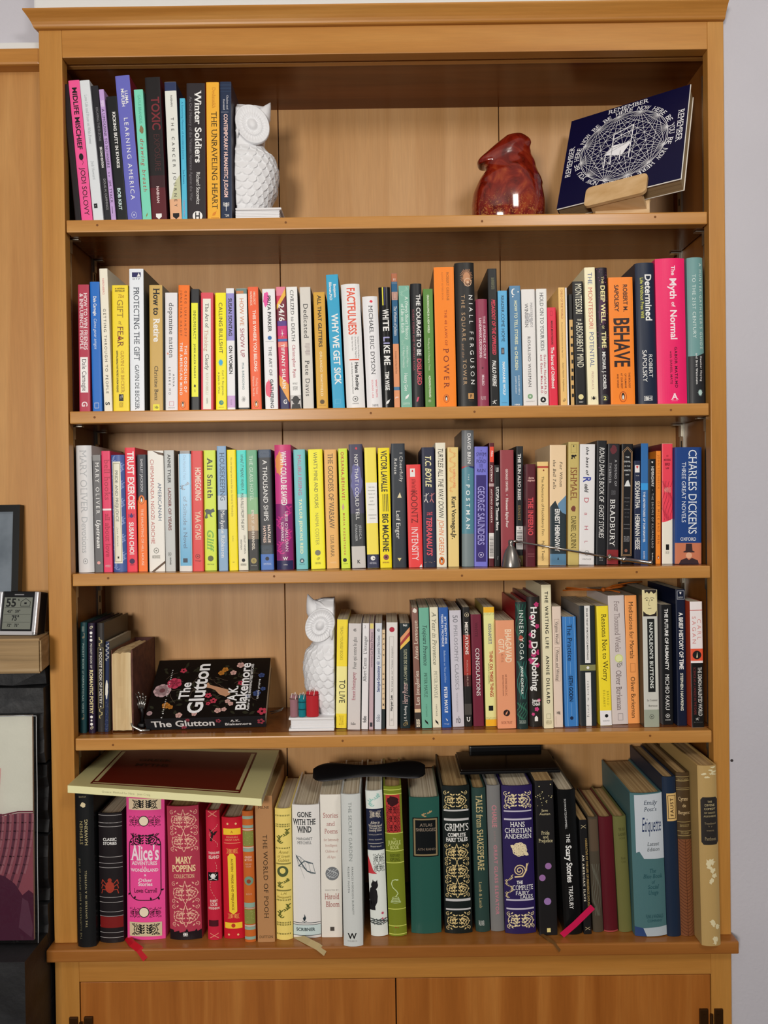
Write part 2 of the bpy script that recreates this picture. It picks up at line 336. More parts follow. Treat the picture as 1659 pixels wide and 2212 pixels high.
# ---------------------------------------------------------------- printing on a spine
class Spine:
    """a face of width w and height h whose surface bows by b; prints decals slightly proud of it"""
    def __init__(s, w, h, b, p, root, rough=.4):
        s.w, s.h, s.b, s.p, s.root, s.n, s.rough = w, h, b, p, root, 0, rough
    def place(s, V, F, name, col, rough=None):
        s.n += 1; off = .00012+.00005*s.n
        bm = bmesh.new()
        vs = [bm.verts.new((max(-s.w*.5, min(s.w*.5, x)), 0, max(.0002, min(s.h-.0002, z)))) for x, z in V]
        for f in F:
            try: bm.faces.new([vs[i] for i in f])
            except ValueError: pass
        xs = [v.co.x for v in bm.verts]
        if xs and max(xs)-min(xs) > s.w*.12 and (s.b > .0015 or max(max(xs), -min(xs)) > s.w*.36):
            for k in (range(1, 14) if s.b > .0015 else (1, 2, 12, 13)):
                bmesh.ops.bisect_plane(bm, geom=bm.verts[:]+bm.edges[:]+bm.faces[:], plane_co=((k/14-.5)*s.w, 0, 0), plane_no=(1, 0, 0))
        for v in bm.verts: v.co.y = s.b*abs(2*v.co.x/s.w)**s.p-off
        for f in bm.faces:
            f.normal_update()
            if f.normal.y > 0: f.normal_flip()
        return new(name, bm, mat(col, rough or s.rough), s.root)
    def polys(s, P, name, col):
        V, F = [], []
        for p in P: F.append(tuple(range(len(V), len(V)+len(p)))); V += p
        return s.place(V, F, name, col)
    def text(s, items, name, col):
        V, F = [], []
        for kind, t, v0, v1, u, h, st in items:
            zc = s.h*(1-(v0+v1)/2); xc = (u-.5)*s.w; L = abs(v1-v0)*s.h
            if kind == 'T':
                a, f = text_polys(t, L, h*s.w, st)
                a = [(xc-y, zc+x) for x, y in a] if 'f' in st else [(xc+y, zc-x) for x, y in a]
            else:
                a, f = text_polys(t, h*s.w, L, st); a = [(xc+x, zc+y) for x, y in a]
            n = len(V); V += a; F += [tuple(i+n for i in q) for q in f]
        if F: return s.place(V, F, name, col)
    def decals(s, D):
        w, h = s.w, s.h; i = 0; nt = 0
        while i < len(D):
            d = D[i]
            if d[0] in 'TH':
                j = i
                while j < len(D) and D[j][0] in 'TH' and D[j][6] == d[6]: j += 1
                s.text([(q[0], q[1], q[2], q[3], q[4], q[5], q[7]) for q in D[i:j]], ('title', 'author_name')[nt] if nt < 2 else 'lettering', d[6]); nt += 1; i = j; continue
            if d[0] == 'R':
                x0, x1 = (max(0, d[1])-.5)*w, (d[2]-.5)*w; z0, z1 = h*(1-d[4]), h*(1-d[3])
                s.polys([[(x0, z0), (x1, z0), (x1, z1), (x0, z1)]], d[6], d[5])
            elif d[0] == 'C': s.polys([disc((d[2]-.5)*w, h*(1-d[1]), d[3]*w, 20)], d[5], d[4])
            elif d[0] == 'G':
                x, z, r = (d[2]-.5)*w, h*(1-d[1]), d[3]*w*1.2
                s.polys([disc(x, z, r, 20, r*1.45)], 'publisher_mark', 'b8541c'); s.polys([disc(x, z, r*.82, 20, r*1.25)], 'publisher_mark', 'fb8a34')
                s.polys([disc(x, z+r*.1, r*.42, 14, r*.95)], 'publisher_mark', '201810'); s.polys([disc(x, z-r*.15, r*.24, 12, r*.6)], 'publisher_mark', 'f4f0ea')
            elif d[0] == 'P': s.polys([[((u-.5)*w, h*(1-v)) for u, v in d[1]]], 'cover_art', d[2])
            elif d[0] == 'O':
                x0, z0 = (d[2]-.5)*w, h*(1-d[5]); P = orn(d[1], (d[3]-d[2])*w, h*(d[5]-d[4]), d[8])
                s.polys([[(x0+x, z0+y) for x, y in p] for p in P], d[7], d[6])
            i += 1

PAGES = noise_mat('page_edges', [(.3, 'a89478'), (.5, 'd6c8ac'), (.7, 'e6dcc6')], (900, 1.5, 1.5), 2, .8, 0, 1)
PAGES_OLD = noise_mat('old_page_edges', [(.3, '8e6c40'), (.5, 'b09060'), (.7, 'c4a674')], (700, 2, 2), 3, .85, 0, 1)
def book_parts(root, w, h, dp, hard, col, side=None, rough=.4, pages=None):
    """spine outer face at local y=0 (middle), body going +y; returns bow b, power p and the cover"""
    m1 = mat(col, rough); m2 = mat(side or col, rough); bm = bmesh.new()
    if hard:
        b, p, t = min(.0042, w*.16), 2.4, min(.0024, w*.16)
    else: b, p, t = .0007, 8, .0006
    n = 14; out = [((k/n-.5)*w, b*abs(2*(k/n-.5))**p) for k in range(n+1)]
    inn = [(x*(1-2*t/w), y+t) for x, y in out][::-1]
    prof = [(-w/2, dp)]+out+[(w/2, dp), (w/2-t, dp)]+[q for q in inn]+[(-w/2+t, dp)]
    fs = extr(bm, prof, 'z', 0, h)
    for f in fs:
        c = f.calc_center_median()
        if c.y > b*1.3+.0006: f.material_index = 1
    cov = new('cover', bm, [m1, m2], root)
    ins = .003 if hard else .0003; bm = bmesh.new()
    bx(bm, -w/2+t, w/2-t, b+t+.0002, dp-(.003 if hard else .0003), ins, h-ins)
    new('page_block', bm, pages or PAGES, root)
    return b, p, cov
BOOKS=[
(1,-0.4995,0.01,-0.0787,0.0097,0.222,0.13,'p','1a1216',None,'black book leaning in the far left corner',[]),
(1,-0.4851,0.01,-0.0792,0.0176,0.2281,0.135,'p','f25a9a',None,'hot pink paperback titled midlife mischief',[('T','MIDLIFE MISCHIEF',0.049,0.49,0.5,0.42,'141416','b'),('O','spoon',0.3,0.75,0.516,0.598,'141416','ornament',1),('T','JODI SOLOVY',0.621,0.957,0.55,0.42,'2a1018','')]),
(1,-0.4667,0.01,-0.0843,0.0159,0.228,0.135,'p','dfe5ea',None,'plain white paperback with faint grey title',[('T','Love Life and Prose on With Power',0.103,0.452,0.5,0.28,'aab2b8','s'),('T','Judi Howard',0.575,0.703,0.5,0.25,'b4bac0','s'),('R',0.2,0.55,0.873,0.906,'202428','publisher_mark'),('T','a',0.883,0.896,0.37,0.12,'f4f4f2','')]),
(1,-0.4526,0.014,-0.0847,0.0111,0.2214,0.135,'p','222228',None,'thin black paperback titled escaping the d zone',[('T','ESCAPING THE D-ZONE',0.158,0.406,0.55,0.3,'8a8a90',''),('T','SECOND EDITION',0.448,0.601,0.55,0.3,'f4f4f2','b'),('T','DOUG M. CUMMINGS',0.681,0.91,0.6,0.3,'a8a8ac','')]),
(1,-0.4421,0.01,-0.0788,0.0079,0.2132,0.135,'p','c3a3dd',None,'thin lilac book titled a limousine to nowhere',[('R',0.15,0.85,0.082,0.132,'dcc8ee','label_panel'),('T','...',0.085,0.126,0.5,0.3,'141416','b'),('T','A LIMOUSINE TO NOWHERE',0.148,0.595,0.5,0.5,'3a2f48','s'),('T','by',0.628,0.661,0.5,0.35,'3a2f48','s'),('T','JIM TYACK',0.691,0.858,0.5,0.45,'3a2f48','s'),('R',0.42,0.5,0.886,0.941,'3a2f48','color_band'),('T','..',0.957,0.996,0.5,0.3,'141416','b')]),
(1,-0.4283,0.01,-0.072,0.017,0.2014,0.135,'p','15191c',None,'black paperback titled kicking butt in khakis',[('T','KICKING BUTT IN KHAKIS',0.125,0.575,0.6,0.27,'f4f4f2','bs'),('T','BOB KRIT',0.734,0.911,0.45,0.28,'d5ecec','b')]),
(1,-0.4075,0.01,-0.0731,0.023,0.2344,0.135,'p','6a6cc4','8a2a3c','tall periwinkle paperback titled learning america',[('T','LUMA',0.104,0.196,0.68,0.2,'f4f4f2','b'),('T','MUFLEH',0.089,0.214,0.42,0.2,'f4f4f2','b'),('T','LEARNING AMERICA',0.288,0.854,0.5,0.28,'f4f4f2',''),('O','ring',0.28,0.66,0.936,0.984,'c8cdf0','publisher_mark',1)]),
(1,-0.388,0.01,-0.0525,0.0144,0.2117,0.135,'p','7fdcc0',None,'mint paperback titled drawing breath',[('T','GAYLE BRANDEIS',0.04,0.259,0.55,0.3,'5fae98',''),('O','blot',0.3,0.85,0.27,0.342,'8a7a58','ornament',1),('T','drawing breath',0.372,0.776,0.55,0.42,'b4443c','i'),('O','leaf',0.4,0.65,0.935,0.974,'9a8a48','publisher_mark',1)]),
(1,-0.3682,0.01,-0.0342,0.0242,0.231,0.135,'p','1c191b','5c1e26','black paperback titled toxic exposure with red letters',[('R',0,1,0.77,1,'5c1a24','color_band'),('R',0,1,0.685,0.77,'3a1a20','color_band'),('T','TOXIC',0.138,0.369,0.62,0.52,'7c2c34','b'),('T','EXPOSURE',0.394,0.655,0.6,0.38,'4a2a2c',''),('T','NABHAN',0.76,0.878,0.5,0.17,'e8d0d0','b'),('O','shield',0.3,0.68,0.951,0.991,'f4f4f2','publisher_mark',1)]),
(1,-0.3411,0.01,-0.0279,0.0186,0.2231,0.135,'p','e8ebe4','2c3348','white paperback titled the cancer journey with navy top',[('R',0,1,0,0.063,'2c3960','color_band'),('O','hill',0,1,0.671,0.89,'c9cba6','cover_art',1),('R',0,1,0.846,1,'e8b48c','color_band'),('T','NABHAN',0.096,0.18,0.55,0.17,'707070',''),('T','THE CANCER JOURNEY',0.257,0.901,0.55,0.24,'383838',''),('O','shield',0.25,0.8,0.947,0.991,'141416','publisher_mark',1)]),
(1,-0.3272,0.01,-0.005,0.0085,0.1968,0.135,'p','55bfe0',None,'narrow sky blue paperback beside the cancer journey',[('T','A Surprising Memoir of Accidental Justice',0.028,0.498,0.5,0.35,'2f7fa8',''),('T','Sue Powers',0.584,0.702,0.5,0.35,'2a6f98',''),('T','Simpson Press',0.835,0.968,0.5,0.28,'d888a0','')]),
(1,-0.3078,0.01,0.0076,0.0295,0.2207,0.135,'p','2d282c','8c1f28','wide charcoal paperback titled winter soldiers',[('T','Winter Soldiers',0.061,0.581,0.62,0.34,'f4f4f2','bs'),('T','An Oral History of the Vietnam Veterans Against the War',0.099,0.859,0.22,0.14,'77747a','s'),('T','Richard Stacewicz',0.647,0.883,0.6,0.2,'f4f4f2','s'),('C',0.969,0.55,0.27,'f4f4f2','publisher_mark'),('H','H',0.944,0.993,0.55,0.3,'141416','b')]),
(1,-0.28,0.01,0.0044,0.0205,0.2219,0.135,'p','f5b63a',None,'marigold paperback titled the unraveling heart',[('T','Deshmukh',0.037,0.187,0.6,0.26,'d08a30','s'),('T','THE UNRAVELING HEART',0.212,0.92,0.6,0.42,'3a2c10','s'),('O','leaf',0.35,0.75,0.933,0.972,'e08a2c','publisher_mark',1),('R',0.3,0.9,0.981,0.986,'d08a30','color_band')]),
(1,-0.2598,0.01,0.009,0.0178,0.2225,0.135,'p','22304c','3a3038','navy paperback titled contemporary humanistic judaism',[('R',0,1,0.023,0.026,'3c5070','color_band'),('R',0,1,0.046,0.049,'3c5070','color_band'),('R',0,1,0.071,0.073,'3c5070','color_band'),('T','Chalom and',0.098,0.201,0.66,0.16,'dcdce4','s'),('T','Kornfeld',0.128,0.204,0.35,0.16,'dcdce4','s'),('T','|',0.215,0.226,0.5,0.5,'aaaabc',''),('T','CONTEMPORARY HUMANISTIC JUDAISM',0.234,0.838,0.5,0.33,'f4cfc8','b'),('O','arrow',0.2,0.8,0.874,0.934,'f4f4f2','publisher_mark',1),('T','JPS',0.961,0.977,0.6,0.3,'f4f4f2','s')]),
(2,-0.4941,0.01,0.0045,0.0175,0.2057,0.11,'p','b83a52',None,'worn crimson paperback with two line white title',[('T','HOW TO WIN FRIENDS',0.066,0.514,0.68,0.3,'f0dce0','bs'),('T','& INFLUENCE PEOPLE',0.07,0.508,0.3,0.3,'f0dce0','bs'),('R',0.14,0.84,0.571,0.849,'f6f4f2','label_panel'),('T','Dale Carnegie',0.584,0.839,0.5,0.38,'4a3a44','s'),('T','G',0.919,0.962,0.5,0.5,'f4e8ea','bs')]),
(2,-0.4738,0.01,-0.0051,0.0152,0.2099,0.125,'p','2070cc',None,'blue paperback with white spanish title',[('T','Dale Carnegie',0.109,0.262,0.5,0.3,'f4f4f2','b'),('T','Cómo ganar amigos',0.281,0.518,0.5,0.3,'d8e6f8','i'),('O','frame',0.2,0.7,0.931,0.976,'f4f4f2','publisher_mark',1)]),
(2,-0.456,0.01,-0.0197,0.013,0.231,0.135,'p','f3eedc',None,'tall cream paperback titled getting through to people',[('T','NIRENBERG',0.068,0.183,0.45,0.24,'e08a8a',''),('T','GETTING THROUGH TO PEOPLE',0.28,0.875,0.48,0.32,'333330',''),('T','S',0.928,0.963,0.45,0.5,'141416','bs')]),
(2,-0.4347,0.01,0.0037,0.0257,0.2039,0.135,'p','fadf34',None,'yellow paperback titled the gift of fear',[('T','#1 NATIONAL BESTSELLER',0.012,0.055,0.5,0.5,'fadf34',''),('H','#1 NATIONAL',0.022,0.033,0.5,0.62,'141416','b'),('H','BESTSELLER',0.04,0.051,0.5,0.62,'141416','b'),('H','The',0.072,0.099,0.55,0.4,'b8882c','si'),('T','GIFT',0.112,0.259,0.5,0.36,'a08428','s'),('T','of',0.282,0.309,0.5,0.2,'a08428','si'),('T','FEAR',0.325,0.489,0.5,0.36,'8a5a28','s'),('O','drop',0.3,0.55,0.402,0.432,'8a1f1c','ornament',1),('T','GAVIN DE BECKER',0.519,0.852,0.6,0.2,'c8a030','s'),('T','SURVIVAL SIGNALS THAT PROTECT US FROM VIOLENCE',0.519,0.849,0.28,0.1,'38301c','b'),('R',0.36,0.64,0.865,0.919,'141416','publisher_mark'),('O','curl',0.4,0.6,0.872,0.912,'f4f4f2','ornament',1),('H','BACK BAY',0.929,0.969,0.5,0.25,'b89c30','')]),
(2,-0.4088,0.01,0.0076,0.0229,0.2299,0.135,'p','eef4fb','5a5a50','tall white paperback titled protecting the gift',[('R',0.2,0.82,0.025,0.058,'26245c','publisher_mark'),('O','tri',0.55,0.8,0.028,0.055,'f4f4f2','ornament',1),('H','D T P',0.065,0.078,0.5,0.5,'33343c',''),('T','PROTECTING THE GIFT',0.129,0.645,0.5,0.38,'3a4250','s'),('T','GAVIN DE BECKER',0.674,0.987,0.5,0.28,'4a525c','s')]),
(2,-0.3777,0.01,0.0089,0.0209,0.2034,0.135,'p','d2ae62','8c8a80','tan paperback titled how to retire',[('T','How to',0.027,0.24,0.55,0.46,'141416','bs'),('T','Retire',0.266,0.453,0.55,0.46,'f4f4f2','bs'),('T','Christine Benz',0.642,0.919,0.5,0.28,'28241c','s'),('R',0.24,0.74,0.949,1,'f4ea3a','label_panel'),('H','Hb',0.962,0.982,0.5,0.28,'141416','bs')]),
(2,-0.3533,0.01,0.0124,0.0196,0.1907,0.135,'p','ecebee',None,'white paperback titled dopamine nation',[('T','dopamine nation',0.084,0.552,0.5,0.36,'2c2c30','s'),('O','blot',0.12,0.3,0.506,0.527,'e8a088','ornament',1),('T','ANNA',0.69,0.796,0.68,0.16,'28282c',''),('T','LEMBKE,MD',0.63,0.867,0.35,0.16,'28282c',''),('O','frame',0.3,0.7,0.921,0.963,'d07080','publisher_mark',1),('H','dutton',0.97,0.981,0.5,0.55,'88888c','')]),
(2,-0.3341,0.01,0.0202,0.018,0.2026,0.135,'p','fb7a20','4a2a18','bright orange paperback with two columns of small capitals',[('T','GREG LUKIANOFF',0.045,0.409,0.65,0.18,'3c2010',''),('T','JONATHAN HAIDT',0.045,0.405,0.25,0.18,'3c2010',''),('T','THE CODDLING OF',0.482,0.855,0.68,0.22,'f4f4f2','b'),('T','THE AMERICAN MIND',0.459,0.879,0.28,0.22,'f4f4f2','b'),('G',0.955,0.45,0.2)]),
(2,-0.3147,0.01,0.0115,0.0134,0.1961,0.135,'p','2a2c30',None,'narrow black book with long yellow label titled innumeracy',[('R',0.05,0.85,0.115,0.889,'f4f43a','label_panel'),('T','INNUMERACY',0.177,0.414,0.45,0.3,'4a4a18','s'),('T','JOHN ALLEN PAULOS',0.455,0.734,0.45,0.2,'4a4a18','bs'),('O','blot',0.3,0.6,0.785,0.813,'3a3a18','ornament',1),('T','H&W',0.827,0.851,0.45,0.2,'a0a040','')]),
(2,-0.2956,0.01,0.0131,0.0196,0.1901,0.135,'p','e2515f',None,'coral red paperback with cream panel about thinking clearly',[('R',0.17,0.82,0.053,0.991,'f2f2e6','label_panel'),('T','The Art of',0.091,0.298,0.5,0.28,'3c3c40','s'),('T','Thinking',0.315,0.497,0.45,0.3,'cfa090','s'),('T','Clearly',0.522,0.658,0.5,0.28,'3c3c40','s'),('T','ROLF DOBELLI',0.683,0.868,0.5,0.2,'c0b8a8','s'),('T','HARPER',0.896,0.945,0.5,0.13,'808078','')]),
(2,-0.2726,0.01,0.0076,0.0171,0.1895,0.135,'p','fdf21c',None,'lemon yellow paperback with blue dot and slanted black half circle',[('T','CALLING BULLSHIT',0.083,0.518,0.5,0.34,'2c2c14',''),('O','splat',0.2,0.75,0.56,0.63,'36b0e4','ornament',1),('T','Carl T. Bergstrom',0.661,0.875,0.68,0.17,'707024','s'),('T','& Jevin D. West',0.679,0.861,0.3,0.17,'707024','s'),('C',0.938,0.5,0.22,'2c8c88','publisher_mark'),('O','curl',0.42,0.6,0.928,0.952,'fdf21c','ornament',1),('H','RANDOM HOUSE',0.973,0.98,0.5,0.5,'909020','')]),
(2,-0.2564,0.01,0.0033,0.0128,0.1966,0.13,'p','f0f0f2','8c8c90','slim white paperback with lavender upper block',[('R',0,1,0.042,0.43,'9a94d8','color_band'),('T','SUSAN SONTAG',0.082,0.393,0.5,0.42,'141416','b'),('T','ON WOMEN',0.471,0.707,0.5,0.42,'141416','b'),('R',0,1,0.883,0.981,'cfa8dc','color_band'),('T','PICADOR',0.914,0.961,0.5,0.2,'9a7aa8','')]),
(2,-0.2359,0.01,-0.0077,0.0172,0.1961,0.135,'p','f3f3f2','6c6c68','white paperback titled how we show up with salmon letters',[('R',0,1,0,0.044,'6f8a86','cover_art'),('R',0,0.7,0.02,0.043,'c88458','cover_art'),('T','HOW WE',0.08,0.308,0.5,0.38,'d8906c',''),('T','SHOW UP',0.328,0.568,0.5,0.38,'a8485c',''),('T','MIA BIRDSONG',0.612,0.836,0.5,0.2,'5c8088',''),('O','sun',0.25,0.75,0.883,0.944,'aaaaaa','publisher_mark',1),('R',0,1,0.984,1,'3a3a3c','color_band')]),
(2,-0.2155,0.01,-0.0159,0.0168,0.1983,0.135,'p','f5673c','2a2a1c','tangerine paperback titled this is where you belong',[('T','MELODY',0.039,0.146,0.62,0.18,'fbd8c4','b'),('T','WARNICK',0.035,0.152,0.3,0.18,'fbd8c4','b'),('T','THIS IS WHERE YOU BELONG',0.189,0.691,0.55,0.28,'fff0e4','b'),('T','Finding Home',0.741,0.874,0.62,0.2,'fbd8c4','i'),('T','Wherever You Are',0.727,0.891,0.3,0.2,'fbd8c4','i'),('G',0.955,0.5,0.22)]),
(2,-0.1908,0.01,-0.0139,0.0203,0.1947,0.135,'p','f2f3f5',None,'white paperback with two pink watercolour blots',[('O','blot',0.02,0.55,0.01,0.159,'ee5aa8','cover_art',3),('O','blot',0.02,0.6,0.74,0.92,'f0607c','cover_art',4),('T','PRIYA PARKER',0.054,0.356,0.52,0.26,'2c2c30','b'),('C',0.407,0.5,0.16,'2c70b4','emblem'),('R',0.15,0.8,0.436,0.439,'999999','color_band'),('T','THE ART OF',0.478,0.723,0.5,0.24,'3c3c40',''),('T','GATHERING',0.75,0.993,0.55,0.24,'2c2c30','b')]),
(2,-0.1691,0.01,-0.023,0.0151,0.1978,0.135,'p','d83a5c',None,'multicoloured geometric paperback titled 24 6',[('R',0,1,0,0.072,'ec8aa0','cover_art'),('P',[(0,0.146),(1,0.012),(1,0.072),(0,0.186)],'f4c04c'),('P',[(0,0.186),(1,0.072),(1,0.279),(0,0.279)],'7a2a3c'),('R',0,1,0.279,0.32,'5c3c8c','cover_art'),('R',0,1,0.32,0.4,'cc2c78','cover_art'),('R',0,1,0.426,0.447,'4c70b8','cover_art'),('R',0,1,0.453,0.493,'f08a7c','cover_art'),('P',[(0,0.721),(1,0.801),(1,1.0),(0,0.801)],'f0a850'),('P',[(0,0.801),(1,0.948),(1,1.0),(0,1.0)],'2c2c5c'),('T','24/6',0.139,0.283,0.5,0.55,'f4f4f2','b'),('T','TIFFANY SHLAIN',0.467,0.834,0.5,0.34,'f4f4f2','b'),('O','spark',0.3,0.7,0.34,0.426,'f4f4f2','ornament',1),('H','G',0.924,0.958,0.55,0.4,'f4f4f2','b')]),
(2,-0.1514,0.01,-0.0232,0.0175,0.1975,0.135,'p','f2f2f0','b0b0ac','white paperback with a small grey ape photo at the base',[('T','CIVILIZED to DEATH',0.025,0.447,0.5,0.3,'2c2c2c','s'),('T','Christopher Ryan',0.473,0.747,0.5,0.26,'b43c58','s'),('H','WHAT WAS LOST',0.784,0.801,0.5,0.45,'999999',''),('H','ON THE WAY',0.814,0.848,0.5,0.45,'888888',''),('R',0,1,0.888,1,'c8c6c4','cover_art'),('O','ape',0.08,0.95,0.888,1.0,'1e1e1e','ape_photo',1)]),
(2,-0.1312,0.01,-0.0157,0.0173,0.1969,0.135,'p','dedad2','2c2c2c','ivory paperback titled dedicated with grey bar lines',[('T','Dedicated',0.135,0.419,0.5,0.42,'3a3a3c','s'),('O','bars',0.3,0.8,0.456,0.563,'a8989a','ornament',1),('T','Pete Davis',0.603,0.898,0.5,0.4,'3a3a3c','s')]),
(2,-0.1085,0.01,-0.0168,0.0184,0.1884,0.135,'p','dca93c','1e2a2c','mustard paperback titled all that glitters',[('T','ALL THAT GLITTERS',0.028,0.471,0.5,0.3,'2c2414','b'),('T','ORLANDO WHITFIELD',0.509,0.893,0.5,0.2,'fff4d4',''),('C',0.942,0.5,0.2,'5c4414','publisher_mark'),('H','VINTAGE',0.97,0.976,0.5,0.6,'7c6424','')]),
(2,-0.082,0.01,-0.0385,0.0193,0.2163,0.14,'p','35a9d4','1c5a6c','tall turquoise paperback titled why we get sick',[('T','Benjamin',0.071,0.172,0.68,0.2,'f4f4f2','b'),('T','Bikman,PhD',0.056,0.191,0.32,0.2,'f4f4f2','b'),('T','WHY WE GET SICK',0.294,0.82,0.55,0.52,'f4f4f2','b'),('O','frame',0.2,0.7,0.93,0.966,'6cc4e4','publisher_mark',1)]),
(2,-0.0544,0.008,-0.0338,0.0298,0.2002,0.15,'h','eeeeee',None,'wide white hardcover titled factfulness in red',[('T','FACTFULNESS',0.03,0.41,0.52,0.42,'e8583c','b'),('T','Ten Reasons We are Wrong About',0.426,0.6,0.8,0.07,'555555',''),('T','the World and Why Things Are',0.426,0.597,0.65,0.07,'555555',''),('T','Better Than You Think',0.426,0.538,0.48,0.07,'555555',''),('R',0.28,0.8,0.607,0.616,'e8583c','color_band'),('T','Hans Rosling',0.633,0.856,0.65,0.18,'141416','b'),('T','with Ola Rosling and Anna Rosling Ronnlund',0.633,0.885,0.4,0.07,'444444',''),('O','ring',0.35,0.65,0.905,0.951,'555555','publisher_mark',1),('H','FLATIRON BOOKS',0.961,0.97,0.5,0.35,'777777','')]),
(2,-0.0238,0.008,-0.0321,0.0245,0.18,0.15,'h','ededf0',None,'white hardcover with black serif author capitals',[('O','blot',0.45,0.7,0.034,0.061,'e8344c','ornament',1),('T','MICHAEL ERIC DYSON',0.083,0.703,0.52,0.26,'34343a','s'),('T','WHAT TRUTH',0.75,0.909,0.68,0.1,'e07080','b'),('T','SOUNDS LIKE',0.75,0.913,0.42,0.1,'e09098','b'),('H','ST. MARTINS PRESS',0.971,0.991,0.55,0.4,'77777c','')]),
(2,-0.0018,0.008,-0.0222,0.0188,0.1946,0.13,'h','1b1b1c',None,'glossy black book titled white like me',[('R',0.3,0.4,0,0.151,'e8e04c','color_band'),('R',0.48,0.54,0,0.151,'4c4c8c','color_band'),('T','WHI',0.185,0.272,0.55,0.5,'f4f4f2','b'),('T','TE',0.275,0.366,0.55,0.5,'f4f4f2','b'),('T','LI',0.409,0.477,0.55,0.5,'a8a8d8','b'),('T','KE ME',0.48,0.648,0.55,0.5,'f4f4f2','b'),('T','TIM WISE',0.701,0.856,0.5,0.33,'f4f4f2','b'),('O','leaf',0.3,0.7,0.93,0.977,'f4f4f2','publisher_mark',1)]),
(2,0.0128,0.01,-0.011,0.0095,0.2173,0.12,'p','1f5f88',None,'very thin tall blue and terracotta paperback of judaic wisdom',[('R',0,1,0,0.063,'b8704c','color_band'),('H','II',0.039,0.054,0.5,0.4,'f4f4f2',''),('R',0,1,0.066,0.069,'8898a8','color_band'),('R',0,1,0.076,0.079,'8898a8','color_band'),('R',0,1,0.139,0.199,'c89c8c','cover_art'),('O','frame',0.2,0.8,0.145,0.193,'4a5c6c','ornament',1),('R',0,1,0.526,1,'e49a6c','color_band'),('T','The Wisdom of Judaism',0.245,0.465,0.55,0.5,'e8eef4','s'),('T','An Introduction to the Values of the Talmud',0.58,0.749,0.5,0.3,'7c4c2c',''),('R',0,1,0.846,0.87,'4c7ca4','color_band'),('T','L',0.912,0.943,0.5,0.5,'f4f4f2','')]),
(2,0.028,0.01,-0.0101,0.0176,0.197,0.135,'p','7fb8a4',None,'sage green paperback about a very short history of life',[('T','A (Very) Short History',0.091,0.443,0.7,0.27,'f0faf4','s'),('T','of Life on Earth',0.147,0.39,0.32,0.27,'f0faf4','s'),('O','fern',0.1,0.9,0.008,0.094,'9cccb8','cover_art',1),('O','fern',0.1,0.9,0.406,0.685,'98c8b4','cover_art',5),('T','4.6 Billion Years in',0.496,0.668,0.68,0.14,'e4f4ec','s'),('T','12 Pithy Chapters',0.496,0.672,0.35,0.14,'e4f4ec','s'),('T','Henry Gee',0.718,0.867,0.5,0.3,'f4fcf8','s'),('O','leaf',0.35,0.8,0.887,0.937,'f4f4f2','publisher_mark',1),('H','GRIFFIN',0.96,0.977,0.5,0.65,'d4ece0','')]),
(2,0.0465,0.008,-0.006,0.0181,0.1997,0.15,'h','232427','5c1828','black hardcover titled the courage to be disliked',[('T','THE COURAGE TO BE',0.087,0.583,0.68,0.36,'f4f4f2','b'),('T','DISLIKED',0.605,0.821,0.68,0.36,'e46070','b'),('T','ICHIRO KISHIMI AND FUMITAKE KOGA',0.207,0.703,0.22,0.17,'a85864',''),('P',[(0.35,0.954),(0.5,0.954),(0.62,0.918),(0.47,0.918)],'e05070')]),
(2,0.0664,0.01,-0.0094,0.0156,0.1913,0.135,'p','5c8c3e',None,'grass green paperback titled gracious living in a new world',[('T','GRACIOUS LIVING IN A NEW WORLD',0.05,0.373,0.5,0.2,'e8f4d8','b'),('T','Finding Joy in Changing Times',0.414,0.69,0.5,0.17,'d8ecc4','si'),('T','ALEXANDRA STODDARD',0.734,0.918,0.5,0.2,'e8f4d8','b'),('O','ring',0.3,0.6,0.935,0.959,'e8f4d8','publisher_mark',1)]),
(2,0.0928,0.01,-0.0094,0.0324,0.2259,0.155,'p','ff8a1e','5a3a22','very wide orange paperback titled the 48 laws of power',[('T','ROBERT GREENE',0.035,0.24,0.68,0.12,'9c5c20','s'),('T','A JOOST ELFFERS BOOK',0.035,0.235,0.42,0.07,'c4702a','s'),('T','THE 48 LAWS OF',0.305,0.561,0.55,0.12,'a03418','s'),('T','P O W E R',0.582,0.862,0.53,0.26,'7c2418','s'),('G',0.94,0.5,0.12)]),
(2,0.1275,0.008,-0.0151,0.0312,0.2324,0.155,'h','222120',None,'tallest black hardcover with copper sunburst at the top',[('O','sunb',0.25,0.95,0.036,0.17,'c48c64','copper_emblem',1),('O','ring',0.45,0.85,0.107,0.167,'d8b494','ornament',1),('T','NIALL FERGUSON',0.224,0.849,0.78,0.2,'f4f4f2',''),('T','THE SQUARE',0.224,0.545,0.38,0.18,'c8a47c',''),('T','and the',0.562,0.659,0.32,0.12,'a88464','si'),('T','TOWER',0.673,0.849,0.38,0.18,'c8a47c',''),('R',0.52,0.82,0.909,0.949,'c8965c','publisher_mark'),('H','P',0.918,0.94,0.67,0.1,'141416','b'),('H','PENGUIN',0.957,0.966,0.67,0.25,'5c4a3c','')]),
(2,0.1526,0.008,-0.0091,0.0182,0.1732,0.11,'h','963c56',None,'burgundy hardcover titled the supreme court landmark decisions',[('T','THE SUPREME COURT',0.157,0.557,0.7,0.2,'e8d0d8','bs'),('T','LANDMARK DECISIONS',0.175,0.546,0.35,0.2,'e8d0d8','bs'),('O','sun',0.35,0.6,0.629,0.656,'4a1828','ornament',1),('T','MAURO',0.705,0.807,0.5,0.2,'e8d0d8','bs'),('H','FALL RIVER',0.905,0.939,0.5,0.45,'e0c4cc','')]),
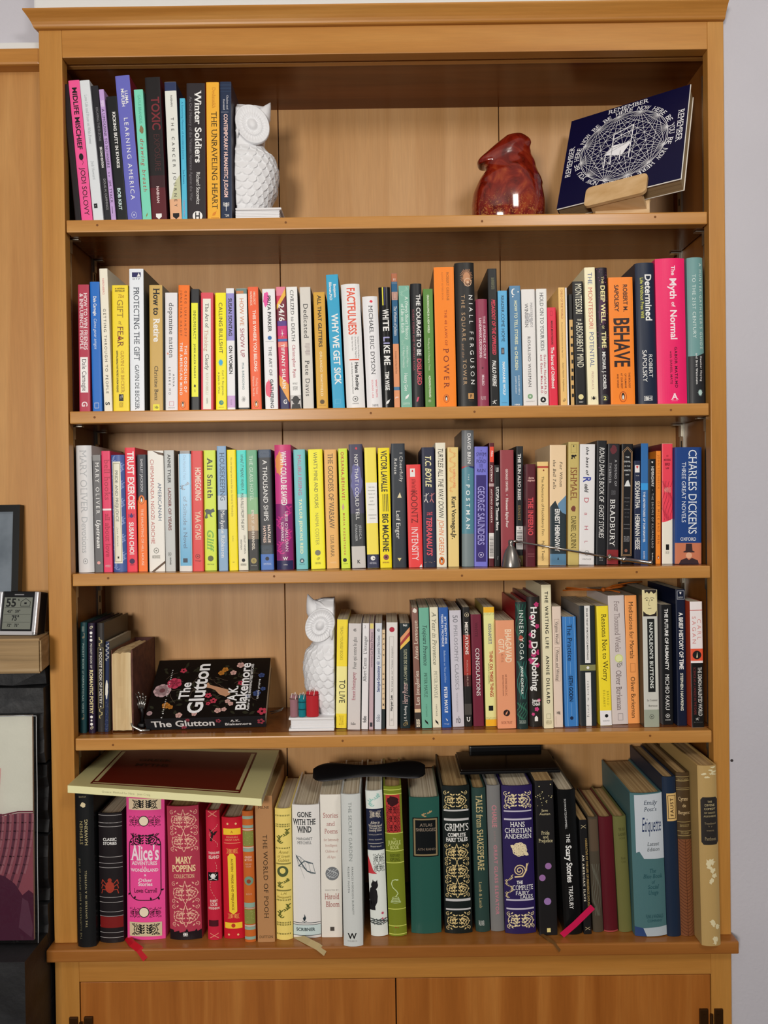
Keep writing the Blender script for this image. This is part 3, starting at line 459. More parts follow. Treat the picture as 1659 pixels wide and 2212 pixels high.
(2,0.1715,0.01,-0.0116,0.0146,0.2226,0.135,'p','151617',None,'black paperback with red italic title pedagogy of the oppressed',[('T','50th ANNIVERSARY EDITION',0.065,0.151,0.55,0.35,'8c8c6c',''),('T','PEDAGOGY OF THE OPPRESSED',0.223,0.623,0.55,0.38,'e8445c','bi'),('T','PAULO FREIRE',0.665,0.852,0.5,0.4,'f4f4f2','bi'),('O','figure',0.2,0.7,0.955,0.985,'f4f4f2','publisher_mark',1)]),
(2,0.1867,0.01,-0.008,0.0149,0.1868,0.135,'p','62b4e4',None,'light blue paperback titled reader come home',[('T','READER,COME HOME',0.04,0.444,0.5,0.34,'1c3448',''),('R',0.25,0.6,0.494,0.55,'3c4a5c','label_panel'),('O','bars',0.3,0.55,0.504,0.54,'b8a8a0','ornament',1),('T','MARYANNE WOLF',0.614,0.904,0.5,0.27,'f4fafc','b'),('H','HARPER',0.965,0.973,0.5,0.6,'5c90b0','')]),
(2,0.2074,0.01,-0.0106,0.0176,0.1944,0.135,'p','5c8ab0','1c3244','steel blue paperback with white moon and stars',[('O','moon',0.15,0.65,0.02,0.082,'f4f4f2','moon_motif',1),('C',0.051,0.8,0.06,'f4f4f2','star_motif'),('C',0.09,0.3,0.07,'f4f4f2','star_motif'),('T','HOW TO TELL STORIES',0.123,0.488,0.55,0.26,'e8ecc8','b'),('T','to CHILDREN',0.505,0.703,0.52,0.26,'e8ecc8','b'),('T','SILKE ROSE WEST &',0.744,0.908,0.7,0.12,'d4e0e8','b'),('T','JOSEPH SAROSY',0.754,0.898,0.42,0.12,'d4e0e8','b'),('H','HMH',0.983,0.995,0.5,0.5,'f4f4f2','b')]),
(2,0.2287,0.01,-0.0104,0.0216,0.1884,0.135,'p','eceae8',None,'off white paperback titled masterminds and wingmen',[('T','MASTERMINDS',0.115,0.327,0.72,0.17,'8c8c90','s'),('T','WINGMEN',0.122,0.327,0.35,0.24,'4c4c50','s'),('H','&',0.203,0.288,0.5,0.6,'b8b8bc','s'),('T','ROSALIND WISEMAN',0.404,0.838,0.5,0.2,'3c3c40','s'),('C',0.919,0.5,0.19,'7ca87c','publisher_mark'),('O','sun',0.38,0.62,0.905,0.933,'e0ece0','ornament',1),('H','HARMONY',0.958,0.966,0.5,0.65,'8c8c8c','')]),
(2,0.25,0.01,-0.0084,0.0166,0.189,0.135,'p','efefec',None,'white paperback titled hold on to your kids',[('T','HOLD ON TO YOUR KIDS',0.032,0.53,0.5,0.34,'3c4048','s'),('T','Gordon Neufeld,Ph.D.',0.562,0.91,0.72,0.2,'b8485c','b'),('T','and Gabor Mate,M.D.',0.565,0.903,0.38,0.2,'b8485c','b'),('C',0.949,0.48,0.28,'141416','publisher_mark'),('P',[(0.35,0.956),(0.6,0.956),(0.48,0.935)],'f4f4f2'),('H','BALLANTINE',0.98,0.989,0.5,0.7,'888888','')]),
(2,0.2665,0.01,-0.0126,0.0136,0.1587,0.105,'p','e8304c',None,'short scarlet paperback titled the secret of childhood',[('O','frame',0.3,0.6,0.035,0.085,'5c1420','ornament',1),('T','MARIA MONTESSORI',0.135,0.378,0.5,0.22,'5c1420','b'),('T','The Secret of Childhood',0.403,0.825,0.5,0.36,'f4f4f2','b')]),
(2,0.2834,0.01,-0.0125,0.0105,0.1907,0.13,'p','f4c87c',None,'slim apricot paperback with tiny red and black title',[('T','CHILD OF THE WORLD',0.017,0.266,0.5,0.3,'b45c3c','s'),('T','Montessori,Global Education for Age 3-12+',0.294,0.601,0.45,0.18,'8c6c3c','s'),('T','Susan Mayclin Stephenson',0.636,0.881,0.5,0.22,'7c5c34','si'),('O','curl',0.25,0.75,0.944,0.979,'4c3c24','publisher_mark',1)]),
(2,0.2904,0.01,-0.0115,0.0026,0.1903,0.125,'p','f0eef0',None,'wafer thin white booklet edge',[]),
(2,0.2974,0.01,-0.0103,0.0057,0.1797,0.11,'p','1c1a18',None,'thin black and tan striped book',[('R',0,1,0.23,1,'d8b070','color_band'),('O','bars',0.2,0.9,0.267,0.95,'1c1a18','ornament',1)]),
(2,0.3111,0.01,-0.0197,0.0169,0.2001,0.135,'p','1d1d1e',None,'black paperback titled the absorbent mind',[('T','MONTESSORI',0.018,0.265,0.55,0.6,'f0ecd4',''),('H','THE',0.305,0.319,0.55,0.4,'f0ecd4','b'),('T','ABSORBENT MIND',0.329,0.696,0.55,0.6,'f0ecd4',''),('C',0.933,0.5,0.25,'e8dca0','publisher_mark'),('H','HOLT',0.97,0.979,0.5,0.4,'f4f4f2','b')]),
(2,0.3309,0.01,-0.0185,0.017,0.2224,0.135,'p','fbf3cc',None,'pale cream paperback about an educational potential',[('T','THE',0.037,0.125,0.5,0.4,'5c6c9c',''),('T','MONTESSORI',0.143,0.446,0.5,0.4,'d87c70',''),('T','POTENTIAL',0.468,0.724,0.5,0.4,'5c6c9c',''),('T','PRESCHLACK',0.755,0.889,0.5,0.2,'c8a8a0',''),('O','bug',0.3,0.8,0.936,0.967,'141416','publisher_mark',1)]),
(2,0.3494,0.008,-0.0175,0.0187,0.2215,0.15,'h','241a26',None,'dark starry purple hardcover titled the deep well of time',[('O','stars',0.0,1,0.009,0.624,'a85c98','star_specks',1),('O','blot',0.1,0.9,0.185,0.436,'4c2848','cover_art',9),('T','THE',0.066,0.119,0.55,0.2,'f4e8a8','s'),('T','DEEP WELL',0.129,0.401,0.55,0.36,'f8eeb0','bs'),('T','OF',0.423,0.448,0.5,0.2,'f4e8a8','s'),('T','TIME',0.467,0.586,0.55,0.36,'f8eeb0','bs'),('T','MICHAEL J. DORER',0.614,0.887,0.5,0.26,'f4f4f2','bs'),('C',0.95,0.5,0.32,'3c3c3c','publisher_mark'),('H','2',0.94,0.966,0.5,0.3,'f4f08c','b')]),
(2,0.3792,0.01,-0.0129,0.039,0.2059,0.135,'p','ff8c2a',None,'wide orange paperback titled behave',[('T','ROBERT M.',0.056,0.272,0.68,0.17,'3c1c14','b'),('T','SAPOLSKY',0.059,0.269,0.32,0.17,'3c1c14','b'),('T','BEHAVE',0.316,0.705,0.5,0.62,'301a18','b'),('T','THE BIOLOGY',0.749,0.871,0.78,0.07,'7c3c1c','b'),('T','OF HUMANS',0.756,0.871,0.62,0.07,'7c3c1c','b'),('T','AT OUR BEST',0.753,0.875,0.46,0.07,'7c3c1c','b'),('T','AND WORST',0.76,0.871,0.3,0.07,'7c3c1c','b'),('G',0.939,0.5,0.13)]),
(2,0.42,0.008,-0.0181,0.0305,0.2282,0.15,'h','1f2a40',None,'dark navy hardcover titled determined',[('T','Determined',0.08,0.411,0.64,0.34,'f4f4f2','b'),('T','Life Without Free Will',0.104,0.392,0.3,0.16,'e8e85c',''),('T','ROBERT',0.646,0.812,0.66,0.2,'f4f4f2',''),('T','SAPOLSKY',0.616,0.843,0.35,0.22,'f4f4f2',''),('O','frame',0.25,0.72,0.941,0.977,'f4f4f2','publisher_mark',1),('H','BH',0.949,0.971,0.49,0.34,'f4f4f2','b')]),
(2,0.4598,0.008,-0.0118,0.0475,0.2349,0.155,'h','f2246c',None,'widest magenta pink hardcover titled the myth of normal',[('T','The',0.052,0.118,0.58,0.12,'fbe8f0','b'),('T','Myth',0.136,0.282,0.57,0.22,'fbe8f0','b'),('T','of',0.3,0.333,0.57,0.12,'fbe8f0','b'),('T','Normal',0.354,0.56,0.57,0.22,'fbe8f0','b'),('T','GABOR MATE,MD',0.608,0.892,0.62,0.09,'5c1030','b'),('T','with DANIEL MATE',0.638,0.865,0.45,0.07,'7c1438','b'),('H','A',0.931,0.97,0.55,0.2,'fbe8f0','bs'),('H','AVERY',0.976,0.983,0.55,0.22,'f8b8d0','')]),
(2,0.4992,0.008,-0.0076,0.0255,0.2358,0.155,'h','6f9c9c',None,'dusty teal hardcover,rightmost on its shelf',[('P',[(0,0.674),(0.55,0.674),(1,0.653),(1,1.0),(0,1.0)],'26282c'),('T',"A HUNTER-GATHERER'S GUIDE",0.04,0.626,0.8,0.17,'d4e4e0',''),('T','TO THE 21ST CENTURY',0.115,0.551,0.38,0.2,'d4e4e0',''),('T','Heather Heying',0.674,0.847,0.76,0.12,'dcdcdc','b'),('T','and Bret Weinstein',0.656,0.868,0.48,0.12,'dcdcdc','b'),('O','splat',0.5,0.85,0.898,0.952,'b8d4d0','publisher_mark',1)]),
(3,-0.5017,0.022,-0.0083,0.0257,0.2084,0.15,'h','dedfe1',None,'wide pale grey hardcover titled devotions,leftmost on its shelf',[('T','MARY OLIVER',0.035,0.526,0.5,0.42,'b4b8bc','s'),('T','Devotions',0.559,0.85,0.5,0.38,'b4b8bc','s'),('O','ring',0.35,0.65,0.889,0.935,'8c9094','publisher_mark',1)]),
(3,-0.4798,0.022,-0.0076,0.0135,0.1925,0.13,'p','6c6c6e',None,'grey paperback titled upstream with white letters',[('T','MARY OLIVER',0.063,0.5,0.55,0.42,'f4f4f2','s'),('T','Upstream',0.549,0.792,0.55,0.45,'f4f4f2','bsi'),('C',0.919,0.5,0.2,'e8a8a4','publisher_mark'),('R',0,1,0,0.049,'8c8c8c','color_band')]),
(3,-0.4649,0.022,-0.0053,0.0142,0.1989,0.125,'p','e8406a',None,'raspberry pink paperback titled all about love',[('T','bell hooks',0.07,0.407,0.6,0.6,'b42848','s'),('R',0,1,0.475,0.49,'f8e8ec','color_band'),('T','all about love',0.516,0.877,0.55,0.55,'b01c40','s'),('H','WM MORROW',0.939,0.959,0.5,0.6,'f4d8e0','')]),
(3,-0.4455,0.022,-0.0086,0.0218,0.192,0.11,'h','4c64a4',None,'blue floral hardcover with cream title panel',[('O','fern',0.0,1,0.004,0.993,'8ca0d4','floral_pattern',7),('R',0.1,0.72,0.056,0.926,'f0ecd8','label_panel'),('O','frame',0.13,0.69,0.067,0.915,'8c8454','ornament',1),('T','PRIDE AND PREJUDICE',0.13,0.57,0.4,0.22,'5c6460',''),('T','Jane Austen',0.62,0.778,0.4,0.12,'5c6460','si'),('O','bug',0.32,0.5,0.863,0.891,'141416','publisher_mark',1)]),
(3,-0.4251,0.022,-0.0053,0.0167,0.2038,0.135,'p','ee3a50',None,'bright red paperback titled trust exercise',[('T','TRUST EXERCISE',0.032,0.496,0.55,0.6,'f4f4f2','b'),('O','bug',0.2,0.85,0.529,0.572,'3c2070','fly_motif',1),('T','SUSAN CHOI',0.599,0.861,0.5,0.42,'f4f4f2','b'),('C',0.914,0.5,0.26,'3c2050','publisher_mark'),('H','HOLT',0.94,0.947,0.5,0.4,'3c2050','b')]),
(3,-0.4075,0.022,0.0006,0.0148,0.1922,0.12,'p','2c3440',None,'navy over orange paperback of a haunting',[('R',0,1,0.389,1,'fb7a2c','color_band'),('T','SHIRLEY JACKSON',0.035,0.316,0.5,0.27,'dcdce0',''),('G',0.385,0.45,0.3),('T','THE HAUNTING OF HILL HOUSE',0.463,0.947,0.5,0.25,'ffe0c8','')]),
(3,-0.3843,0.022,-0.0002,0.0259,0.1983,0.135,'p','f1efe8',None,'cream paperback titled americanah with brown twine corners',[('T','CHIMAMANDA NGOZI ADICHIE',0.07,0.772,0.27,0.22,'c0625c',''),('T','AMERICANAH',0.267,0.581,0.73,0.22,'4c6480',''),('P',[(0.3,0.0),(1,0.022),(1,0.042),(0.7,0.032)],'5c4430'),('P',[(0.15,1.0),(1,0.911),(1,0.932),(0.35,1.0)],'5c4430'),('O','ring',0.3,0.62,0.802,0.85,'77776c','publisher_mark',1),('H','ANCHOR BOOKS',0.864,0.891,0.45,0.5,'909088','')]),
(3,-0.3623,0.022,0.0007,0.0161,0.1987,0.135,'p','c9cdcc','6c5c4c','light grey paperback titled ladder of years',[('T','ANNE TYLER',0.035,0.27,0.5,0.3,'141416','b'),('T','LADDER OF YEARS',0.308,0.662,0.5,0.3,'7c3c38','b'),('O','ring',0.25,0.6,0.839,0.873,'4c4c48','publisher_mark',1),('T','VINTAGE',0.883,0.944,0.5,0.14,'141416','b')]),
(3,-0.3373,0.022,0.0036,0.0209,0.1974,0.12,'p','e4e2de',None,'glossy sky blue worn paperback with rounded label',[('R',0.0,1,0,0.027,'2c2420','color_band'),('R',0.08,0.96,0.024,0.955,'6cb4dc','label_panel'),('O','fern',0.1,0.9,0.254,0.33,'3c5c78','cover_art',2),('T','One Hundred Years',0.034,0.241,0.5,0.25,'4c8cb4',''),('T','of Solitude a Novel',0.378,0.811,0.5,0.3,'3c6484',''),('R',0.3,0.65,0.893,0.928,'2c3c50','publisher_mark')]),
(3,-0.317,0.022,0.0009,0.0179,0.1972,0.135,'p','e44c4c',None,'red paperback titled homegoing',[('T','HOMEGOING',0.138,0.415,0.6,0.5,'f4dcc8','b'),('T','YAA GYASI',0.502,0.74,0.55,0.5,'f0c8b0','b'),('O','ring',0.25,0.7,0.858,0.896,'5c1c1c','publisher_mark',1),('H','Vintage',0.908,0.919,0.5,0.55,'5c1c1c','')]),
(3,-0.2978,0.0283,0.0029,0.0196,0.1983,0.135,'p','d9ee4c',None,'lime paperback with grey leaping horse',[('T','Ali Smith',0.068,0.398,0.52,0.42,'2c3428','bs'),('O','horse',0.05,0.9,0.482,0.569,'4c5854','horse_motif',1),('T','Gliff',0.656,0.823,0.5,0.52,'7cb844','bsi'),('C',0.899,0.5,0.24,'5c6434','publisher_mark'),('H','VINTAGE',0.943,0.953,0.5,0.6,'6c7434','')]),
(3,-0.2756,0.022,-0.0031,0.015,0.2044,0.135,'p','8cb0d4','5c5040','misty blue lake paperback titled housekeeping',[('R',0,1,0.444,0.712,'4c5c70','cover_art'),('R',0,1,0.665,0.772,'98b4d0','cover_art'),('R',0,1,0.397,0.511,'c4d0dc','cover_art'),('T','HOUSEKEEPING',0.052,0.44,0.55,0.5,'38506c','s'),('T','Marilynne Robinson',0.514,0.896,0.52,0.4,'f4f4f2','s')]),
(3,-0.2588,0.0224,-0.0074,0.0141,0.1982,0.13,'p','fdea10',None,'plain thin yellow paperback with tiny text',[('T','No one belongs here more than you. Stories by Miranda July',0.064,0.553,0.5,0.2,'8c8414',''),('T','Scribner',0.712,0.761,0.5,0.12,'8c8414',''),('T','l',0.92,0.941,0.5,0.2,'141416','b')]),
(3,-0.2429,0.0248,-0.0069,0.0156,0.1976,0.135,'p','ebe8d8',None,'aqua and ivory paperback with hand drawn black title',[('R',0,1,0,0.365,'4ce0d4','color_band'),('R',0,1,0.365,0.393,'a4e4d8','color_band'),('T','WHAT IT MEANS WHEN A',0.034,0.334,0.55,0.3,'202828','i'),('T','MAN FALLS FROM THE SKY',0.354,0.664,0.5,0.3,'28302c','i'),('T','LESLEY NNEKA',0.706,0.863,0.68,0.17,'4c4c48',''),('T','ARIMAH',0.741,0.828,0.3,0.17,'4c4c48',''),('C',0.916,0.5,0.18,'141416','publisher_mark'),('H','RIVERHEAD',0.943,0.962,0.5,0.6,'8c8c80','')]),
(3,-0.2255,0.0222,-0.0084,0.0174,0.1972,0.135,'p','6cb088',None,'green to black paperback titled the glass hotel',[('R',0,1,0.393,0.532,'8cbc8c','cover_art'),('R',0,1,0.532,0.671,'c4a884','cover_art'),('R',0,1,0.671,0.741,'7c6c5c','cover_art'),('R',0,1,0.741,1,'2c2c2c','cover_art'),('T','THE GLASS HOTEL',0.045,0.421,0.45,0.3,'d4ecdc','s'),('T','EMILY ST. JOHN MANDEL',0.497,0.831,0.5,0.24,'e4dccc','b'),('C',0.92,0.5,0.27,'a89858','publisher_mark'),('O','ring',0.4,0.6,0.908,0.932,'141416','ornament',1),('H','VINTAGE',0.957,0.965,0.5,0.55,'c4c4bc','')]),
(3,-0.2032,0.022,-0.0127,0.0211,0.1977,0.135,'p','2c2e34',None,'black and blue paperback titled a thousand ships',[('R',0,1,0,0.066,'3c4c64','cover_art'),('O','arcs',0.05,0.95,0.007,0.062,'6c7c8c','cover_art',1),('T','A THOUSAND SHIPS',0.087,0.593,0.5,0.35,'f4f4f2',''),('T','NATALIE',0.624,0.773,0.7,0.2,'f4e0d4','b'),('T','HAYNES',0.631,0.773,0.35,0.2,'f4d4c4','b'),('R',0,1,0.794,0.867,'34404c','cover_art'),('O','arcs',0.05,0.95,0.801,0.86,'5c6c7c','cover_art',2),('R',0,1,0.867,1,'4c78c4','color_band'),('C',0.905,0.5,0.15,'14182c','publisher_mark'),('H','HARPER PERENNIAL',0.94,0.957,0.5,0.6,'c4d4f0','')]),
(3,-0.1748,0.022,-0.0079,0.0266,0.2053,0.15,'h','d44890',None,'magenta and orange hardcover titled what could be saved',[('R',0,1,0,0.045,'d84c80','cover_art'),('O','blot',0.0,0.6,0.039,0.259,'f09c5c','cover_art',11),('R',0,1,0.473,0.921,'8c2c74','cover_art'),('O','fern',0.0,1,0.487,0.888,'d43c90','cover_art',13),('R',0,1,0.924,1,'2c2c58','color_band'),('T','WHAT COULD BE SAVED',0.055,0.483,0.55,0.33,'f4f4f2','b'),('T',"LIESE O'HALLORAN",0.533,0.854,0.66,0.16,'f8e8f0','s'),('T','SCHWARZ',0.617,0.771,0.4,0.16,'f8e8f0','s'),('H','W',0.898,0.921,0.55,0.28,'f4f4f2','bs'),('H','ATRIA',0.955,0.963,0.55,0.25,'f4f4f2','')]),
(3,-0.1474,0.0328,-0.0138,0.019,0.1978,0.135,'p','78c8cc','3c9c8c','pale turquoise paperback titled malibu rising',[('T','MALIBU RISING',0.042,0.385,0.5,0.3,'c45c8c',''),('T','TAYLOR JENKINS REID',0.413,0.872,0.5,0.24,'f8f8c8','b'),('C',0.93,0.5,0.2,'2c5c68','publisher_mark'),('P',[(0.4,0.938),(0.6,0.938),(0.5,0.917)],'f4f4f2'),('H','BALLANTINE',0.954,0.964,0.5,0.5,'5ca0a8','')]),
(3,-0.121,0.0336,-0.014,0.0233,0.1978,0.135,'p','fdf530',None,'vivid yellow paperback titled what is mine and yours',[('T',"WHAT'S MINE AND YOURS",0.024,0.492,0.5,0.26,'6c6c3c',''),('T','NAIMA COSTER',0.53,0.8,0.5,0.24,'a8a444',''),('C',0.865,0.5,0.2,'7c7c68','publisher_mark'),('O','curl',0.35,0.65,0.905,0.933,'6c6c3c','ornament',1),('H','GRAND CENTRAL',0.944,0.961,0.5,0.4,'8c8c44','')]),
(3,-0.0968,0.0348,-0.0115,0.0202,0.1972,0.135,'p','efb968',None,'peach tan paperback titled the goddess of warsaw',[('T','THE GODDESS OF WARSAW',0.032,0.661,0.5,0.4,'4c3c2c','s'),('T','LISA BARR',0.717,0.9,0.5,0.27,'7c643c','s'),('H','HARPER',0.942,0.956,0.55,0.5,'f8dca8','')]),
(3,-0.0754,0.0353,-0.015,0.0147,0.1988,0.13,'p','dcf044',None,'narrow chartreuse paperback with red letters',[('T','OKSANA,BEHAVE!',0.027,0.431,0.45,0.32,'c84c34','b'),('O','drop',0.2,0.6,0.452,0.515,'d4a890','ornament',1),('T','MARIA KUZNETSOVA',0.539,0.888,0.45,0.2,'c45c3c','b'),('C',0.93,0.42,0.22,'141416','publisher_mark'),('H','RANDOM',0.955,0.965,0.5,0.5,'8c9c34','')]),
(3,-0.0538,0.0369,-0.0159,0.0224,0.2056,0.135,'p','42405a',None,'dark purple sky paperback titled not that i could tell',[('O','blot',0.0,1,0.134,0.458,'6868a0','cover_art',21),('R',0,1,0.559,0.823,'34383c','cover_art'),('R',0,1,0.823,1,'cfccc8','cover_art'),('O','blot',0.45,0.65,0.022,0.046,'e03c4c','ornament',1),('T','NOT THAT I COULD TELL',0.08,0.61,0.52,0.26,'f4f4f2',''),('T','JESSICA',0.654,0.766,0.68,0.16,'c4c8cc',''),('T','STRANSER',0.644,0.782,0.38,0.16,'c4c8cc',''),('H','K',0.934,0.961,0.5,0.22,'141416','b')]),
(3,-0.03,0.0332,-0.0138,0.0192,0.1995,0.135,'p','fae858',None,'yellow paperback with white label panel and navy foot',[('R',0.05,1,0.29,0.627,'f4f4f0','label_panel'),('H','THE ONE',0.324,0.333,0.52,0.55,'55554c',''),('H','HUNDRED',0.351,0.361,0.52,0.62,'55554c',''),('H','YEARS OF',0.381,0.39,0.52,0.62,'55554c',''),('H','LENNI',0.41,0.419,0.52,0.45,'55554c',''),('H','AND',0.439,0.449,0.52,0.3,'55554c',''),('H','MARGOT',0.468,0.478,0.52,0.55,'55554c',''),('H','A NOVEL',0.511,0.517,0.52,0.45,'aaaa9c',''),('H','MARIANNE',0.554,0.564,0.55,0.7,'55554c',''),('H','CRONIN',0.582,0.592,0.55,0.5,'55554c',''),('R',0,1,0.886,1,'2c3050','color_band'),('C',0.917,0.5,0.2,'f4f4f2','publisher_mark'),('C',0.919,0.58,0.06,'141416','emblem'),('H','HARPER PERENNIAL',0.949,0.967,0.5,0.6,'c4c8dc','')]),
(3,-0.0086,0.0365,-0.0092,0.0189,0.199,0.135,'p','fbe610',None,'yellow paperback titled big machine with black bars',[('T','VICTOR LAVALLE',0.024,0.366,0.5,0.5,'141416','b'),('R',0.33,0.38,0.384,0.53,'141416','title_bars'),('R',0.47,0.52,0.384,0.53,'141416','title_bars'),('R',0.61,0.66,0.384,0.53,'141416','title_bars'),('R',0.75,0.8,0.384,0.53,'141416','title_bars'),('T','BIG MACHINE',0.548,0.865,0.52,0.5,'141416','b'),('C',0.911,0.52,0.24,'8c4c54','publisher_mark'),('C',0.911,0.52,0.08,'141416','emblem'),('H','SPIEGEL',0.949,0.96,0.5,0.6,'a87c2c','b')]),
(3,0.0138,0.038,-0.0023,0.0226,0.206,0.135,'p','2e353e',None,'slate blue paperback titled i cheerfully refuse',[('T','I Cheerfully',0.072,0.308,0.72,0.22,'e8e8e4',''),('T','Refuse',0.119,0.248,0.32,0.22,'e8e8e4',''),('P',[(0.4,0.437),(0.72,0.437),(0.6,0.393)],'e8dcb0'),('T','Leif Enger',0.538,0.767,0.45,0.3,'e8e8e4',''),('P',[(0.35,0.922),(0.65,0.922),(0.5,0.949)],'e8d890')]),
(3,0.0409,0.0388,-0.013,0.0234,0.1707,0.105,'p','ef4444',None,'short red paperback titled intensity',[('R',0.25,0.6,0.038,0.118,'f0eeea','label_panel'),('O','blot',0.35,0.5,0.049,0.077,'d83434','ornament',1),('T','#1 New York Times Author',0.143,0.314,0.5,0.3,'a81c1c','b'),('T','KOONTZ',0.249,0.57,0.5,0.46,'7c1414',''),('T','INTENSITY',0.607,0.933,0.48,0.46,'f8ecec',''),('P',[(0.75,1.0),(0.95,1.0),(0.9,0.97)],'f4f4f2')]),
(3,0.0642,0.0385,-0.005,0.0209,0.1991,0.135,'p','262a44',None,'navy paperback with tumbling acrobats titled the terranauts',[('T','T.C. BOYLE',0.066,0.326,0.5,0.45,'f4ecb4','bi'),('O','figure',0.1,0.5,0.378,0.469,'e8e0dc','acrobat_motif',1),('O','figure',0.55,0.95,0.378,0.469,'d88080','acrobat_motif',1),('T','THE',0.539,0.567,0.55,0.4,'e05060','b'),('T','TERRANAUTS',0.578,0.899,0.5,0.42,'f05a68','bi'),('O','stars',0.1,0.9,0.951,0.965,'e8b890','publisher_mark',1)]),
(3,0.0841,0.0404,-0.0001,0.0165,0.2067,0.134,'p','f6f1dc',None,'tall cream paperback with brush lettered turtles title',[('T','TURTLES ALL THE WAY DOWN',0.042,0.601,0.5,0.5,'1c1c1c','i'),('T','JOHN GREEN',0.621,0.901,0.5,0.5,'e8844c','i'),('G',0.951,0.5,0.24)]),
(3,0.104,0.0406,0.0041,0.0176,0.1988,0.133,'p','f0d68c',None,'straw yellow paperback with orange breakfast sketch',[('O','fern',0.1,0.8,0.008,0.38,'f0b06c','cover_sketch',15),('T','BREAKFAST',0.18,0.345,0.6,0.2,'f0906c',''),('T','Kurt Vonnegut,Jr.',0.411,0.769,0.55,0.4,'2c2820','b')]),
(3,0.1276,0.0369,0.0089,0.0199,0.2263,0.137,'h','5a90a0','34302c','tall grey over teal hardcover titled the postman',[('R',0,1,0,0.267,'74787c','color_band'),('P',[(0,0.267),(0.5,0.26),(0,0.282)],'c04850'),('P',[(0.5,0.26),(1,0.266),(1,0.279),(0.7,0.273)],'34447c'),('R',0,1,0.758,1,'7c8c90','color_band'),('T','DAVID BRIN',0.021,0.245,0.6,0.26,'e8e8e8','b'),('T','THE',0.322,0.365,0.55,0.1,'e4f0f0','b'),('T','POSTMAN',0.396,0.724,0.5,0.3,'eef6f6','b')]),
(3,0.1489,0.0369,0.0132,0.0217,0.199,0.135,'p','7c7cdc',None,'violet paperback with deep indigo panel about a pond in rain',[('R',0.12,0.88,0.237,0.96,'382c78','label_panel'),('H','A',0.028,0.038,0.5,0.1,'2c2868','s'),('H','SWIM',0.05,0.08,0.5,0.78,'2c2868','s'),('H','IN A',0.089,0.1,0.5,0.3,'2c2868','s'),('H','POND',0.108,0.138,0.5,0.74,'2c2868','s'),('H','IN THE',0.147,0.174,0.5,0.25,'2c2868','s'),('H','RAIN',0.185,0.214,0.5,0.68,'2c2868','s'),('T','GEORGE SAUNDERS',0.328,0.82,0.5,0.5,'b8b4f4','s'),('O','ring',0.25,0.75,0.879,0.925,'d4d0f8','publisher_mark',1)]),
(3,0.1666,0.0391,0.0116,0.0083,0.2052,0.135,'p','5c2028','3c141c','thin maroon paperback with red top badge and barcode',[('R',0.15,0.95,0.031,0.156,'f4523c','label_panel'),('T','film',0.064,0.112,0.6,0.4,'f4f4f2','b'),('T','POSTMAN',0.18,0.312,0.5,0.38,'f0dcd8','bi'),('R',0,1,0.329,0.353,'c4a8a8','color_band'),('T','ANTONIO SKARMETA',0.373,0.644,0.5,0.32,'f0dcd8','bi'),('R',0,1,0.729,0.936,'ece8e4','barcode_label'),('O','barsh',0.1,0.9,0.756,0.925,'3c3c3c','barcode_lines',1)]),
(3,0.1766,0.041,0.0074,0.0091,0.1683,0.105,'p','18191b',None,'short black book titled utopia',[('H','UI',0.025,0.066,0.55,0.5,'f4f4f2','b'),('T','UTOPIA',0.215,0.356,0.55,0.5,'f4f4f2','bs'),('T','Sir Thomas More',0.368,0.646,0.55,0.48,'f4f4f2','b'),('T','Press',0.902,0.935,0.6,0.2,'aaaaaa','')]),
(3,0.1946,0.0432,0.001,0.0224,0.1933,0.12,'p','9c444c','2c0c10','dusty red paperback titled nineteen eighty four',[('T','GEORGE ORWELL',0.162,0.361,0.48,0.16,'f0e0dc','bs'),('C',0.388,0.48,0.04,'f4f4f2','emblem'),('T','Nineteen Eighty-Four',0.415,0.668,0.48,0.18,'f4e8e4','bs')]),
(3,0.2144,0.045,0.0116,0.0113,0.1994,0.129,'p','26282a','1c1c1c','black paperback titled the sun also rises with barcode',[('T','THE SUN ALSO RISES',0.063,0.452,0.45,0.42,'f4f4f2','bs'),('T','ERNEST',0.494,0.624,0.45,0.36,'a88c5c','s'),('R',-0.05,1,0.669,0.864,'eae8e6','barcode_label'),('O','barsh',0.1,0.9,0.701,0.855,'3c3c3c','barcode_lines',1),('T','599',0.676,0.694,0.5,0.3,'141416',''),('R',0,1,0.915,1,'7c7040','color_band'),('P',[(0.35,0.967),(0.65,0.967),(0.5,0.939)],'f4f4f2')]),
(3,0.2283,0.022,0.0129,0.0157,0.1681,0.11,'p','5a1c28',None,'dark maroon paperback titled the inferno',[('H','dante',0.124,0.142,0.55,0.6,'e8b8b0','bs'),('H','alighieri',0.15,0.167,0.55,0.75,'e8b8b0','bs'),('T','THE INFERNO',0.325,0.695,0.5,0.5,'d84c54','bs'),('R',0.2,0.9,0.874,0.878,'a86c6c','color_band'),('R',0.2,0.9,0.896,0.9,'a86c6c','color_band')]),
(3,0.2538,0.045,0.0057,0.0184,0.1731,0.11,'p','f8d48c',None,'pale peach paperback with red stripe,an old river adventure',[('R',0,1,0.043,0.061,'c4483c','color_band'),('O','blot',0.5,0.66,0.073,0.093,'8c3c24','ornament',1),('T','The Adventures of Huckleberry Finn',0.142,0.713,0.5,0.22,'4c3c24',''),('T','Mark Twain',0.761,0.955,0.5,0.24,'4c3c24','')]),
